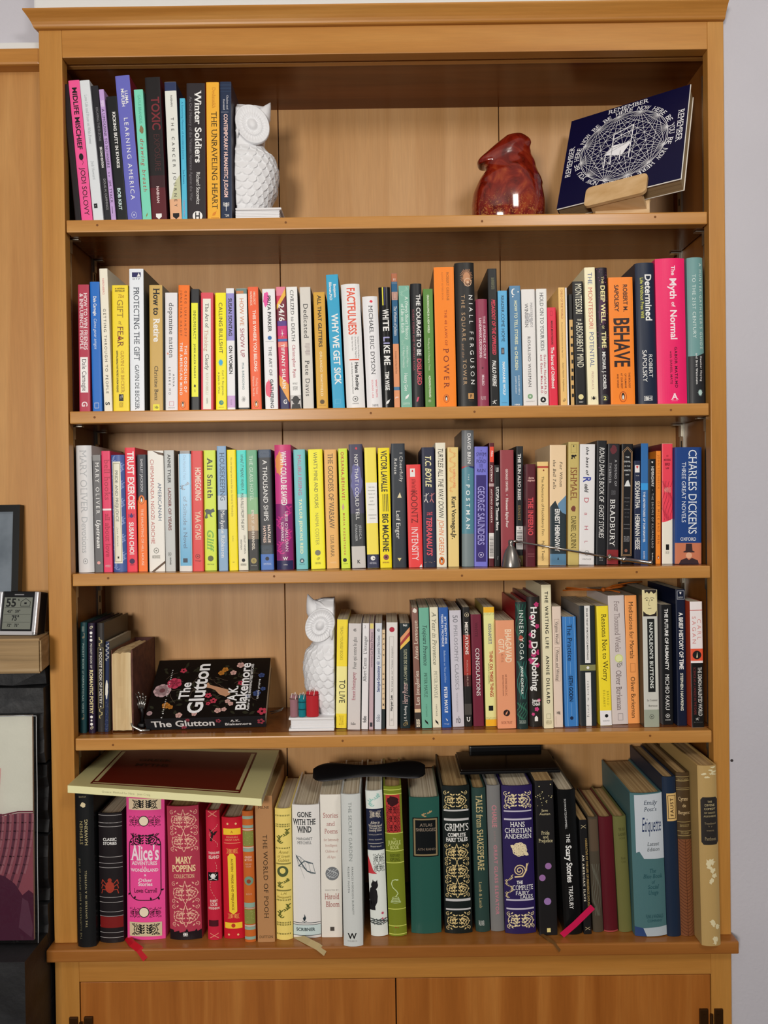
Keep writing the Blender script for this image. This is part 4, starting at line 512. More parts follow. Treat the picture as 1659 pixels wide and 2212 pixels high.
(3,0.2787,0.045,0.01,0.027,0.2007,0.129,'p','f6d9b0',None,'peach paperback with dark mountain peaks and bell tolls title',[('P',[(0.5,0.488),(1,0.418),(1,0.62),(0.4,0.62)],'6c94b4'),('P',[(0,0.516),(0.33,0.463),(0.55,0.526),(0.75,0.564),(1,0.578),(1,0.913),(0,0.913)],'2c383e'),('R',0,1,0.906,1,'5c88a8','cover_art'),('T','For Whom',0.139,0.348,0.68,0.17,'2c2c2c','si'),('T','the Bell Tolls',0.122,0.366,0.28,0.17,'2c2c2c','si'),('T','ERNEST HEMINGWAY',0.53,0.885,0.45,0.28,'f4f4f2','b'),('P',[(0.45,0.955),(0.55,0.955),(0.5,0.93)],'1c2c3c')]),
(3,0.3044,0.045,0.0126,0.0176,0.2052,0.129,'p','d0bc72',None,'khaki gold paperback with black lion and dark rose',[('O','frame',0.2,0.8,0.017,0.092,'a89450','ornament',1),('O','drop',0.42,0.58,0.024,0.041,'141416','ornament',1),('O','horse',0.25,0.78,0.102,0.14,'141416','lion_emblem',1),('T','ISHMAEL',0.205,0.474,0.5,0.6,'8c5434','s'),('O','blot',0.2,0.75,0.515,0.57,'7c4438','rose_motif',5),('T','DANIEL QUINN',0.601,0.863,0.5,0.45,'4c4424','s')]),
(3,0.3264,0.045,0.0186,0.0248,0.2011,0.129,'p','edeced',None,'white paperback with wobbly coloured best of title',[('T','the best of',0.022,0.251,0.5,0.2,'303034','bi'),('T','R',0.269,0.312,0.48,0.5,'3444a4','b'),('T','oald',0.327,0.395,0.45,0.25,'2c2c30','bi'),('T','D',0.417,0.51,0.45,0.3,'c45060',''),('T','a',0.535,0.621,0.45,0.25,'c86470',''),('T','H',0.643,0.744,0.45,0.25,'b84c60',''),('T','L',0.761,0.858,0.45,0.2,'b84c60',''),('O','ring',0.35,0.65,0.88,0.923,'8c8c90','publisher_mark',1),('H','VINTAGE',0.948,0.96,0.5,0.6,'8c8c8c','')]),
(3,0.3498,0.0431,0.0188,0.0162,0.2069,0.131,'p','212226','2c2c30','black paperback of ghost stories in white scrawl',[('T',"ROALD DAHL'S BOOK OF",0.053,0.493,0.5,0.5,'f4f4f2','i'),('T','GHOST STORIES',0.514,0.783,0.5,0.5,'f4f4f2','i'),('H','NM',0.929,0.95,0.5,0.4,'f4f4f2',''),('H','FSG',0.96,0.967,0.5,0.35,'f4f4f2','')]),
(3,0.369,0.0436,0.0232,0.0192,0.2012,0.13,'p','2a282c',None,'charcoal paperback titled a sound of thunder',[('O','blot',0.15,0.8,0.007,0.093,'6c3038','rose_motif',8),('T','A SOUND OF',0.133,0.351,0.68,0.18,'c8c8cc','s'),('T','THUNDER',0.158,0.326,0.2,0.18,'c8c8cc','s'),('T','& OTHER STORIES',0.384,0.423,0.5,0.35,'77777c',''),('T','BRADBURY',0.459,0.846,0.45,0.42,'f4f4f2','s'),('R',0,1,0.878,1,'8c2c30','color_band')]),
(3,0.3926,0.045,0.0199,0.0186,0.2007,0.129,'p','16161a',None,'black book in a gold art deco frame',[('O','deco',0.06,0.94,0.024,0.928,'c49c70','gold_frame',1),('H','THE',0.103,0.115,0.5,0.35,'d8dcdc','b'),('H','DEVIL',0.141,0.153,0.5,0.6,'d8dcdc','b'),('H','IN THE',0.179,0.189,0.5,0.5,'d8dcdc','b'),('H','WHITE',0.213,0.226,0.5,0.6,'d8dcdc','b'),('H','CITY',0.251,0.262,0.5,0.35,'d8dcdc','b'),('P',[(0.25,0.352),(0.8,0.352),(0.6,0.298),(0.45,0.308)],'e4e8e8'),('H','MURDER',0.445,0.452,0.5,0.5,'9c9ca0',''),('H','MAGIC',0.478,0.485,0.5,0.45,'9c9ca0',''),('H','AND',0.509,0.514,0.5,0.2,'9c9ca0',''),('H','MADNESS',0.539,0.546,0.5,0.55,'9c9ca0',''),('H','AT THE',0.571,0.576,0.5,0.4,'9c9ca0',''),('H','FAIR THAT',0.604,0.61,0.5,0.4,'9c9ca0',''),('H','CHANGED',0.666,0.673,0.5,0.55,'9c9ca0',''),('H','AMERICA',0.7,0.707,0.5,0.55,'9c9ca0',''),('H','ERIK LARSON',0.766,0.813,0.5,0.5,'9c9ca0','i'),('C',0.887,0.45,0.14,'8c5c4c','publisher_mark')]),
(3,0.4112,0.045,0.0092,0.0103,0.1726,0.1,'p','28304c',None,'short navy paperback with white heart badge and big block capitals',[('R',0.1,0.85,0.042,0.113,'f0eeee','label_panel'),('O','heart',0.3,0.65,0.046,0.079,'d83c44','ornament',1),('H','N-30',0.14,0.148,0.5,0.5,'f4f4f2',''),('T','SIDDHARTHA',0.197,0.46,0.5,0.72,'e8e8e4','b'),('T','HERMANN HESSE',0.515,0.858,0.5,0.72,'e8e8e4','b')]),
(3,0.4228,0.045,0.0121,0.012,0.2013,0.11,'p','3c74b4','182848','slim glossy blue book with one bright blue band',[('R',0,1,0.33,0.385,'44a4ec','color_band'),('T','THE ADVENTURES OF TOM SAWYER',0.4,0.818,0.45,0.28,'e4ecf4','bs'),('T','DOVER',0.894,0.958,0.45,0.2,'f4f4f2','')]),
(3,0.4362,0.045,0.0107,0.0103,0.1752,0.1,'p','17171a','9c9894','narrow black paperback of kilimanjaro snows',[('O','heart',0.3,0.6,0.022,0.041,'f4f4f2','ornament',1),('T','HEMINGWAY',0.07,0.264,0.5,0.42,'f4f4f2',''),('C',0.295,0.5,0.06,'aaaaaa','emblem'),('T','THE SNOWS OF KILIMANJARO',0.326,0.849,0.5,0.3,'b4b4b4',''),('T','Scribner',0.894,0.969,0.5,0.2,'f4f4f2','s')]),
(3,0.4457,0.0437,0.0117,0.0079,0.1884,0.12,'p','f69030',None,'thin orange paperback of mice and men',[('T','JOHN STEINBECK',0.037,0.339,0.5,0.4,'b4581c',''),('T','OF MICE AND MEN',0.443,0.822,0.5,0.42,'8c3c14',''),('G',0.943,0.5,0.25)]),
(3,0.4599,0.0412,0.0082,0.0175,0.2001,0.12,'p','f4efe0','7c1c2c','coral over cream paperback with flowing hair lines',[('R',0,1,0,0.599,'f4485c','cover_art'),('P',[(0,0.599),(1,0.599),(1,0.624),(0.5,0.645),(0,0.653)],'f4485c'),('O','wave',0.0,1,0.311,0.635,'b02c40','hair_lines',1),('H','GO',0.095,0.109,0.5,0.2,'8c1c2c','bs'),('H','MOCKING',0.127,0.142,0.5,0.65,'6c1824','bs'),('H','BIRD',0.16,0.181,0.5,0.5,'6c1824','b'),('H','LEE',0.196,0.21,0.5,0.3,'6c1824','b'),('H','HARPER LEE',0.365,0.404,0.5,0.65,'f4b8a8',''),('R',0.35,0.65,0.837,0.883,'141416','publisher_mark'),('H','BACK BAY',0.894,0.915,0.5,0.35,'8c8c80','')]),
(3,0.491,0.0325,0.0104,0.0438,0.193,0.135,'p','1f4488',None,'widest blue paperback titled three great novels with portrait foot',[('T','CHARLES DICKENS',0.019,0.744,0.66,0.3,'e8f0f8','s'),('T','THREE GREAT NOVELS',0.126,0.644,0.33,0.15,'e0e8f4',''),('H','OXFORD',0.772,0.8,0.5,0.6,'f4f4f2','s'),('R',0,1,0.819,1,'cc7c5c','cover_art'),('O','hatman',0.15,0.9,0.826,1.0,'3c2c30','portrait',1),('C',0.926,0.525,0.115,'e4b090','portrait')]),
(4,-0.514,0.0294,0.0208,0.0108,0.1832,0.12,'h','123c42',None,'dark green clothbound pocket book,leftmost of its shelf',[('O','barsv',0.3,0.7,0.036,0.083,'8c9c94','ornament',1),('T','POCKET BOOK of INSPIRATIONAL VERSE',0.19,0.819,0.5,0.3,'9cb4b0',''),('O','curl',0.3,0.7,0.095,0.178,'c8b48c','ornament',1),('O','curl',0.3,0.7,0.83,0.913,'c8b48c','ornament',1)]),
(4,-0.4991,0.0287,0.0099,0.0106,0.182,0.12,'h','271a34',None,'dark purple pocket book of romantic poetry',[('C',0.089,0.5,0.22,'f4f4f2','dot_motif'),('C',0.122,0.5,0.15,'f4f4f2','dot_motif'),('C',0.155,0.5,0.22,'f4f4f2','dot_motif'),('O','curl',0.2,0.8,0.026,0.06,'e8e0c0','ornament',1),('T','POCKET BOOK OF',0.185,0.412,0.5,0.3,'e8e4dc',''),('T','ROMANTIC POETRY',0.424,0.823,0.5,0.5,'e8dca8','b'),('C',0.853,0.5,0.22,'f4f4f2','dot_motif'),('C',0.885,0.5,0.15,'f4f4f2','dot_motif'),('C',0.919,0.5,0.22,'f4f4f2','dot_motif'),('O','curl',0.2,0.8,0.94,0.973,'e8e0c0','ornament',1)]),
(4,-0.4858,0.034,0.011,0.0113,0.181,0.12,'h','33302f','4c4438','dark grey pocket book of poetry with gold sprigs',[('O','fern',0.2,0.8,0.13,0.217,'e8d898','gold_sprig',2),('C',0.241,0.5,0.1,'f4f4f2','dot_motif'),('T','POCKET BOOK OF POETRY',0.265,0.741,0.5,0.4,'f0ece4',''),('C',0.765,0.5,0.1,'f4f4f2','dot_motif'),('O','frame',0.05,0.95,0.223,0.783,'a89c6c','ornament',1),('O','fern',0.2,0.8,0.789,0.88,'e8d898','gold_sprig',4)]),
(4,-0.4764,0.0336,0.0256,0.0061,0.1505,0.11,'p','1c2c54','8c8878','thin navy and white patterned book beside the yellowed book',[('O','fern',0.0,1,0.014,0.217,'e4e4e0','cover_art',3),('O','blot',0.0,0.9,0.406,0.652,'e8e6dc','cover_art',6),('O','stars',0.0,1,0.667,0.986,'e4e4e0','cover_art',1)]),
(4,-0.0871,0.037,0.0263,0.0176,0.1814,0.125,'p','f4ec9c',None,'yellow and cream paperback lettered to live',[('R',0,1,0,0.431,'f8e03c','color_band'),('R',0,1,0.865,1,'f8e03c','color_band'),('T','TEACH YOURSELF BOOKS',0.062,0.373,0.45,0.24,'a89828',''),('T','TO LIVE',0.554,0.768,0.55,0.55,'141416',''),('H','C.E.M. JOAD',0.881,0.969,0.5,0.45,'c4ac2c','')]),
(4,-0.0655,0.028,0.0241,0.0209,0.1758,0.11,'p','dcd6d4',None,'thick white french paperback beside the yellow one',[('H','455',0.05,0.074,0.5,0.22,'141416','b'),('T','Pour qui sonne le glas',0.128,0.427,0.5,0.26,'5c5c5c','sf'),('T','Ernest Hemingway',0.459,0.723,0.45,0.26,'a84058','sf'),('H','folio',0.931,0.955,0.45,0.38,'141416','s')]),
(4,-0.0476,0.0305,0.024,0.0109,0.1756,0.11,'p','eceaec',None,'slim white french paperback with black serif title',[('H','2',0.02,0.047,0.4,0.25,'888888',''),('T',"L'étranger",0.119,0.289,0.45,0.5,'4c4c4c','sf'),('T','Albert Camus',0.324,0.549,0.4,0.5,'4c4c4c','sf'),('T','folio',0.874,0.937,0.45,0.5,'141416','bsf')]),
(4,-0.037,0.0276,0.0199,0.0071,0.1759,0.105,'p','c9b0b8',None,'very thin mauve french paperback with yellow tip',[('R',0.1,0.9,0,0.051,'e8d87c','color_band'),('T','Le Petit Prince',0.083,0.295,0.5,0.5,'4c3c4c','sf'),('T','Antoine de Saint-Exupery',0.303,0.413,0.5,0.35,'6c4c5c','sif'),('R',0.2,0.8,0.933,0.972,'3c3c44','color_band')]),
(4,-0.0256,0.0295,0.0186,0.0111,0.1757,0.11,'p','dde2ea',None,'pale blue french paperback with navy author name',[('H','423',0.054,0.077,0.5,0.4,'2c3450','b'),('T','Le petit Nicolas',0.116,0.337,0.5,0.4,'4c5468','sf'),('O','ring',0.25,0.75,0.359,0.392,'2c3c80','ornament',1),('T','Sempé-Goscinny',0.404,0.649,0.5,0.42,'24387c','bf'),('T','folio',0.862,0.929,0.5,0.5,'5c6478','sf')]),
(4,-0.0166,0.0315,0.0162,0.0053,0.1646,0.1,'p','2c3434',None,'short narrow dark book with cream strip of capitals',[('R',0,0.9,0,0.802,'e8cca4','label_panel'),('T','MOLIERE L AVARE',0.034,0.768,0.45,0.5,'2c2420','bsf')]),
(4,-0.0027,0.0294,0.0138,0.0181,0.1766,0.11,'p','e8e4e0',None,'white french paperback with red oval mark and mockingbird title',[('C',0.067,0.5,0.24,'b4243c','publisher_mark'),('O','frame',0.25,0.7,0.13,0.97,'b8b0a8','ornament',1),('T',"Ne tirez pas sur l'oiseau moqueur",0.224,0.656,0.5,0.16,'5c5c5c','if'),('T','Harper Lee',0.683,0.833,0.45,0.22,'1c1c1c','bf'),('H','LGF',0.903,0.923,0.48,0.2,'888888','')]),
(4,0.0196,0.0322,0.0072,0.0166,0.1745,0.11,'p','16282c',None,'dark teal paperback with diagonal orange and gold stripes',[('P',[(0.05,0.139),(1,0.036),(1,0.076),(0.05,0.187)],'e8a070'),('P',[(0.05,0.187),(1,0.076),(1,0.116),(0.05,0.219)],'a83c3c'),('P',[(0.05,0.219),(1,0.116),(1,0.163),(0.05,0.251)],'f4c85c'),('H','961',0.01,0.029,0.55,0.45,'f4f4f2','b'),('T','ET LA CHAMBRE DES SECRETS',0.247,0.578,0.55,0.3,'c8c8a8','f'),('T','Harry Potter',0.57,0.769,0.5,0.5,'d8b8b4','sif'),('T','J. K. Rowling',0.785,0.928,0.5,0.24,'f4f4f2','f'),('O','curl',0.25,0.75,0.936,0.992,'c4a86c','publisher_mark',1)]),
(4,0.0411,0.0311,-0.0178,0.0102,0.2002,0.11,'p','8c6458',None,'brown paperback with upside down cream french title',[('O','blot',0.1,0.9,0.002,0.047,'f0e8dc','cover_art',1),('R',0,1,0.84,0.868,'e8c8a0','color_band'),('R',0,1,0.868,1,'3c3430','cover_art'),('T','Anne Levesque',0.105,0.429,0.55,0.6,'e8d8c4','sf'),('T','Les jongleries',0.521,0.807,0.55,0.6,'f0e4d4','sf'),('H','BB',0.925,0.986,0.5,0.6,'e8dcc4','b')]),
(4,0.0556,0.0315,-0.0157,0.0166,0.1999,0.125,'p','74b8a0',None,'seafoam green paperback titled toujours provence',[('T','Toujours Provence',0.139,0.479,0.55,0.4,'28383c','si'),('T','PETER MAYLE',0.541,0.743,0.5,0.3,'34584c','s'),('T','VINTAGE',0.8,0.904,0.5,0.14,'3c645c',''),('P',[(0.3,0.927),(0.6,0.95),(0.65,0.972),(0.35,0.95)],'141416')]),
(4,0.0724,0.0339,-0.0162,0.0137,0.2003,0.125,'p','efe9cf',None,'cream paperback titled a year in provence',[('T','A Year in Provence',0.041,0.476,0.5,0.5,'7c7c6c','si'),('T','PETER MAYLE',0.53,0.755,0.5,0.38,'9c9c8c','s'),('T','VINTAGE',0.805,0.904,0.5,0.17,'3c3c34',''),('P',[(0.3,0.931),(0.65,0.954),(0.7,0.977),(0.35,0.954)],'141416')]),
(4,0.0886,0.0332,-0.0183,0.0153,0.1997,0.125,'p','2c60b0',None,'royal blue paperback titled my twenty five years in provence',[('T','MY TWENTY-FIVE',0.077,0.303,0.68,0.22,'e4ecf8','b'),('T','YEARS IN PROVENCE',0.054,0.326,0.35,0.22,'e4ecf8','b'),('T','Reflections on Then and Now',0.356,0.625,0.5,0.2,'b4ccf0','si'),('T','PETER MAYLE',0.659,0.877,0.5,0.32,'f0f4fc','b'),('P',[(0.4,0.92),(0.65,0.939),(0.55,0.946)],'f4f4f2'),('H','Vintage',0.962,0.973,0.5,0.55,'d0dcf0','')]),
(4,0.1085,0.0375,-0.0195,0.0191,0.1941,0.125,'p','d4d0da',None,'pale lilac paperback titled fifty philosophy classics',[('T','50',0.039,0.106,0.5,0.42,'7c7c84',''),('T','PHILOSOPHY CLASSICS',0.126,0.684,0.5,0.3,'8c8c94','s'),('T','TOM BUTLER-BOWDON',0.707,0.873,0.45,0.13,'a4a4ac',''),('H','nb',0.909,0.968,0.5,0.45,'5c5c64','')]),
(4,0.1253,0.0378,-0.0111,0.0118,0.199,0.12,'p','22201f',None,'black and flame red paperback titled meditations',[('R',0,1,0.23,0.569,'a83830','cover_art'),('R',0,1,0.569,0.662,'4c2424','cover_art'),('R',0,1,0.809,0.901,'4c4844','cover_art'),('O','ring',0.25,0.9,0.045,0.083,'d8c8a8','ornament',1),('T','MEDITATIONS',0.122,0.396,0.5,0.42,'f4ece4','b'),('T','MARCUS AURELIUS',0.442,0.662,0.5,0.2,'d8b8ac',''),('H','U',0.921,0.955,0.5,0.5,'f4f4f2','bs')]),
(4,0.1424,0.0381,-0.0165,0.0172,0.1868,0.11,'p','74243a',None,'wine red paperback titled consolations',[('T','WHYTE',0.074,0.201,0.5,0.25,'4c1424','s'),('T','CONSOLATIONS',0.3,0.728,0.55,0.36,'f4f4f2','s')]),
(4,0.1628,0.0372,-0.0098,0.0176,0.1989,0.125,'p','eceda2','a89850','lemon and gold paperback titled think on these things',[('R',0,1,0,0.046,'f8bc2c','color_band'),('R',0,1,0.941,1,'f8bc2c','color_band'),('O','zig',0.0,1,0.048,0.069,'8c7c34','ornament',1),('O','zig',0.0,1,0.922,0.941,'8c7c34','ornament',1),('T','KRISHNAMURTI',0.139,0.309,0.55,0.3,'3c4c8c','s'),('T','THINK ON THESE THINGS',0.367,0.752,0.62,0.3,'b4342c','b'),('T','EDITED BY D. RAJAGOPAL',0.471,0.644,0.38,0.1,'4c4c3c',''),('R',0.3,0.72,0.826,0.868,'141416','publisher_mark')]),
(4,0.1869,0.0236,-0.0095,0.0299,0.1785,0.115,'p','eea27a',None,'wide salmon paperback with embossed gita title',[('T','BHAGAVAD',0.081,0.391,0.66,0.33,'fbe0c0','bs'),('T','GITA',0.17,0.302,0.28,0.3,'fbe0c0','bs'),('T','AS IT IS',0.306,0.387,0.32,0.12,'9c5c40',''),('T','HIS DIVINE GRACE A.C.',0.498,0.702,0.5,0.1,'7c4430',''),('T','BHAKTIVEDANTA SWAMI',0.506,0.698,0.34,0.08,'7c4430',''),('C',0.855,0.5,0.18,'2c1c1c','publisher_mark'),('O','leaf',0.42,0.58,0.83,0.881,'eea27a','ornament',1),('H','BOOK TRUST',0.932,0.957,0.5,0.6,'9c5c44','')]),
(4,0.2124,0.0199,-0.0043,0.0183,0.2089,0.145,'h','1f3332','9c2028','dark swirling green hardcover titled inner yoga',[('O','wave',0.0,1,0.018,0.315,'2c6c54','cover_art',1),('O','wave',0.1,1,0.467,0.764,'3c8478','cover_art',1),('O','blot',0.2,0.7,0.257,0.315,'b04c3c','cover_art',1),('O','wave',0.0,0.9,0.793,0.924,'3c7c64','cover_art',1),('T','INNER YOGA',0.062,0.457,0.5,0.36,'e0e8e0',''),('T','JANNE KONTALA',0.507,0.725,0.5,0.2,'e8f0e8','b'),('H','SINGING DRAGON',0.931,0.957,0.5,0.6,'b4c4bc','')]),
(4,0.2366,0.0318,-0.013,0.0213,0.2155,0.142,'h','26221f','6c2838','black floral hardcover titled how to do nothing',[('O','flowers',0.0,1,0.014,0.603,'c43c78','flower_art',3),('O','flowers',0.0,1,0.773,0.943,'d84888','flower_art',5),('T','How to Do Nothing',0.074,0.723,0.52,0.46,'f4f4f2','b'),('H','Jenny',0.786,0.809,0.55,0.6,'f4f4f2','b'),('H','Odell',0.814,0.837,0.55,0.6,'f4f4f2','b'),('P',[(0.4,0.957),(0.65,0.957),(0.65,0.929),(0.52,0.915),(0.4,0.929)],'f4f4f2')]),
(4,0.2555,0.0216,-0.0096,0.0158,0.2364,0.14,'p','ece4c0',None,'tall parchment book titled the writing life',[('T','THE WRITING LIFE',0.046,0.444,0.5,0.32,'202018','b'),('T','ANNIE DILLARD',0.495,0.828,0.5,0.32,'202018','b'),('O','frame',0.25,0.75,0.896,0.934,'9c9470','publisher_mark',1),('H','HARPER & ROW',0.944,0.972,0.5,0.6,'a49c78','')]),
(4,0.2732,0.0284,-0.0094,0.0145,0.1997,0.125,'p','ead6c6',None,'blush paperback with boxed women and writing title',[('O','frame',0.2,0.8,0.104,0.315,'b8a090','ornament',1),('T','Virginia Woolf',0.121,0.306,0.5,0.32,'3c342c','si'),('O','frame',0.2,0.8,0.337,0.622,'b8a090','ornament',1),('T','Women and Writing',0.354,0.613,0.5,0.32,'3c342c','si'),('H','HBJ',0.871,0.892,0.5,0.4,'141416','b'),('R',0.2,0.22,0.908,0.978,'8c8478','color_band')]),
(4,0.2954,0.0304,-0.0164,0.0221,0.182,0.115,'p','3c80c8',None,'short cobalt paperback with pale pinstripes titled the practice',[('R',0.2,0.23,0,1,'8cbce8','pinstripe'),('R',0.5,0.52,0,0.063,'8cbce8','pinstripe'),('R',0.5,0.52,0.411,0.527,'8cbce8','pinstripe'),('R',0.5,0.52,0.787,0.903,'8cbce8','pinstripe'),('R',0.84,0.87,0,1,'8cbce8','pinstripe'),('T','The Practice',0.068,0.403,0.5,0.34,'10203c',''),('T','SETH GODIN',0.536,0.773,0.5,0.28,'10203c','b'),('C',0.923,0.5,0.13,'1c2c4c','publisher_mark')]),
(4,0.324,0.0322,-0.0077,0.0259,0.1998,0.13,'p','232a2e','948c84','black book with white centre stripe and olive band',[('R',0.33,0.68,0,0.476,'ecebe8','white_stripe'),('R',0.33,0.68,0.555,1,'ecebe8','white_stripe'),('R',0,1,0.491,0.539,'8c8c5c','color_band'),('C',0.515,0.5,0.09,'f4f4f2','emblem'),('T','ZEN AND THE ART OF MOTORCYCLE MAINTENANCE',0.019,0.449,0.5,0.1,'3c3c3c','b'),('T','robert m. pirsig',0.626,0.925,0.5,0.13,'2c2c2c','')]),
(4,0.353,0.0327,-0.0244,0.0191,0.1986,0.13,'p','fbe434',None,'sunny yellow paperback titled reasons not to worry',[('R',0,1,0.874,1,'efeff2','color_band'),('T','Reasons Not to Worry',0.067,0.626,0.6,0.42,'3c3814','s'),('T','BRIGID',0.71,0.83,0.72,0.16,'8c8424','s'),('T','DELANEY',0.701,0.843,0.4,0.16,'8c8424','s'),('C',0.918,0.55,0.15,'141416','publisher_mark'),('H','HARPER',0.954,0.965,0.5,0.6,'8c8c90','')]),
(4,0.3782,0.0389,-0.025,0.0266,0.2151,0.135,'p','d9cfcd',None,'pale pinkish grey book with small green clock',[('T','Four Thousand Weeks',0.044,0.44,0.52,0.33,'8c7c7c','s'),('C',0.488,0.55,0.26,'d8e08c','clock_motif'),('C',0.488,0.55,0.2,'e8ecb0','clock_motif'),('O','curl',0.35,0.75,0.514,0.572,'6c6c64','ornament',1),('T','Oliver Burkeman',0.58,0.889,0.5,0.33,'7c6c6c','s'),('O','frame',0.35,0.7,0.914,0.971,'8c8484','publisher_mark',1)]),
(4,0.4023,0.0428,-0.0183,0.0196,0.2146,0.131,'p','fca860','8c3c24','light orange book titled meditations for mortals',[('T','Meditations for Mortals',0.049,0.494,0.5,0.36,'3c2c1c',''),('O','frame',0.3,0.75,0.527,0.601,'a86c3c','ornament',1),('T','Oliver Burkeman',0.634,0.957,0.5,0.36,'3c2c1c','')]),
(4,0.4248,0.0217,-0.0079,0.0246,0.226,0.13,'p','d0d0c8','48483c','tall paperback showing a pale portrait face above black strip',[('R',0,1,0,0.193,'e8dca8','cover_art'),('O','face',0.05,0.95,0.0,0.193,'2c2420','portrait',1),('R',0.3,0.78,0.212,0.745,'1c1e1e','title_strip'),('T',"NAPOLEON'S BUTTONS",0.236,0.718,0.54,0.22,'e4e8e4','bs'),('H','Le Couteur',0.797,0.811,0.55,0.7,'3c3c38','s'),('H','Burreson',0.838,0.851,0.6,0.6,'3c3c38','s'),('R',0,1,0.873,1,'a0a898','cover_art'),('O','ring',0.35,0.65,0.907,0.942,'3c443c','publisher_mark',1)]),
(4,0.4557,0.0342,-0.0071,0.0182,0.1996,0.125,'p','18181a','8c8484','black paperback titled the future of humanity',[('T','THE FUTURE OF HUMANITY',0.035,0.543,0.5,0.3,'f4f4f2','b'),('T','MICHIO KAKU',0.579,0.879,0.5,0.36,'f4f4f2',''),('O','ring',0.3,0.7,0.908,0.943,'f4f4f2','publisher_mark',1),('H','ANCHOR',0.956,0.965,0.5,0.5,'f4f4f2','')]),
(4,0.477,0.0272,-0.0065,0.0154,0.2256,0.135,'p','111a33',None,'tall midnight blue paperback titled a brief history of time',[('O','frame',0.1,0.95,0.008,0.078,'a8acb4','ornament',1),('O','heart',0.4,0.6,0.019,0.039,'f4f4f2','ornament',1),('H','BANTAM',0.054,0.068,0.5,0.5,'c4c8cc',''),('T','A BRIEF HISTORY OF TIME',0.171,0.587,0.5,0.42,'f4f4f2','b'),('T','STEPHEN HAWKING',0.614,0.89,0.5,0.28,'e8e8d8','b')]),
(4,0.4987,0.0166,-0.0088,0.0198,0.2062,0.13,'p','efe9ea','c84c30','white red and black paperback,rightmost of its shelf',[('R',0,1,0.066,0.071,'c44c3c','color_band'),('R',0,1,0.374,0.47,'e85c3c','color_band'),('C',0.424,0.5,0.36,'1c1c1c','flame_disc'),('P',[(0.45,0.445),(0.56,0.445),(0.52,0.399)],'f4ecc0'),('R',0,1,0.487,1,'141414','color_band'),('T','CARL',0.137,0.302,0.72,0.3,'d8908c',''),('T','SAGAN',0.116,0.336,0.3,0.3,'d8908c',''),('T','THE DEMON-HAUNTED WORLD',0.521,0.909,0.7,0.3,'c8c8c4','b'),('T','SCIENCE AS A CANDLE IN THE DARK',0.521,0.901,0.28,0.2,'7c3434',''),('O','figure',0.3,0.6,0.922,0.944,'f4f4f2','publisher_mark',1),('H','Ballantine',0.955,0.961,0.5,0.7,'888888','')]),
(5,-0.4974,-0.0131,-0.0038,0.0292,0.2572,0.16,'h','141618',None,'black hardcover with two gold columns,far left bottom shelf',[('T','STEPHEN',0.208,0.355,0.35,0.17,'a89c6c','f'),('T','HAWKING',0.198,0.362,0.62,0.17,'c8bc8c','f'),('O','blot',0.3,0.65,0.089,0.127,'e8d8b0','gold_emblem',1),('H','BANTAM',0.053,0.063,0.45,0.4,'a89c7c',''),('T','THE ILLUSTRATED A BRIEF HISTORY OF TIME',0.443,0.95,0.22,0.1,'8c8260','f'),('T','THE UNIVERSE IN A NUTSHELL',0.519,0.874,0.55,0.1,'c4b88c','f')]),
(5,-0.4617,-0.0012,0.0006,0.038,0.2107,0.15,'h','1d181b',None,'black leather look book with silver ridges titled classic stories',[('O','ridges',0.0,1,0.008,0.981,'b4b0b0','silver_rules',1),('H','CLASSIC',0.19,0.213,0.5,0.58,'f4f4f2','b'),('H','STORIES',0.221,0.243,0.5,0.58,'f4f4f2','b'),('O','beetle',0.1,0.85,0.5,0.64,'a83c2c','beetle_motif',1),('R',0.02,1,0.798,0.884,'7c1c1c','color_band')]),
(5,-0.408,0.0062,0.0073,0.0621,0.2341,0.16,'h','f2509c',None,'wide bubblegum pink hardcover with black vines and cream bands',[('R',0.07,0.92,0.014,0.093,'ecd8b4','gold_band'),('O','swirl',0.1,0.9,0.021,0.088,'141416','vine_ornament',1),('C',0.171,0.47,0.14,'141416','emblem'),('C',0.171,0.47,0.12,'f4e4c8','emblem'),('O','swirl',0.08,0.36,0.133,0.211,'141416','vine_ornament',3),('O','swirl',0.6,0.9,0.133,0.211,'141416','vine_ornament',4),('O','vframe',0.08,0.9,0.274,0.723,'141416','vine_frame',1),('O','swirl',0.1,0.88,0.256,0.344,'141416','vine_ornament',6),('H',"Alice's",0.344,0.442,0.5,0.72,'fbe4ee','bs'),('H','ADVENTURES',0.453,0.477,0.48,0.66,'fbe4ee','bs'),('H','in',0.484,0.498,0.48,0.1,'fbe4ee','bs'),('H','WONDERLAND',0.502,0.523,0.48,0.72,'fbe4ee','bs'),('H','&',0.54,0.554,0.5,0.1,'fbe4ee','bs'),('H','Other',0.572,0.593,0.5,0.36,'fbe4ee','bs'),('H','Stories',0.598,0.623,0.5,0.38,'fbe4ee','bs'),('H','Lewis Carroll',0.642,0.67,0.5,0.6,'3c1428','s'),('C',0.807,0.46,0.14,'141416','emblem'),('C',0.807,0.46,0.12,'f4e4c8','emblem'),('O','swirl',0.08,0.34,0.772,0.849,'141416','vine_ornament',8),('O','swirl',0.6,0.9,0.772,0.849,'141416','vine_ornament',9),('R',0.07,0.92,0.877,0.975,'d8c8a4','gold_band'),('O','swirl',0.1,0.9,0.884,0.968,'141416','vine_ornament',12)]),
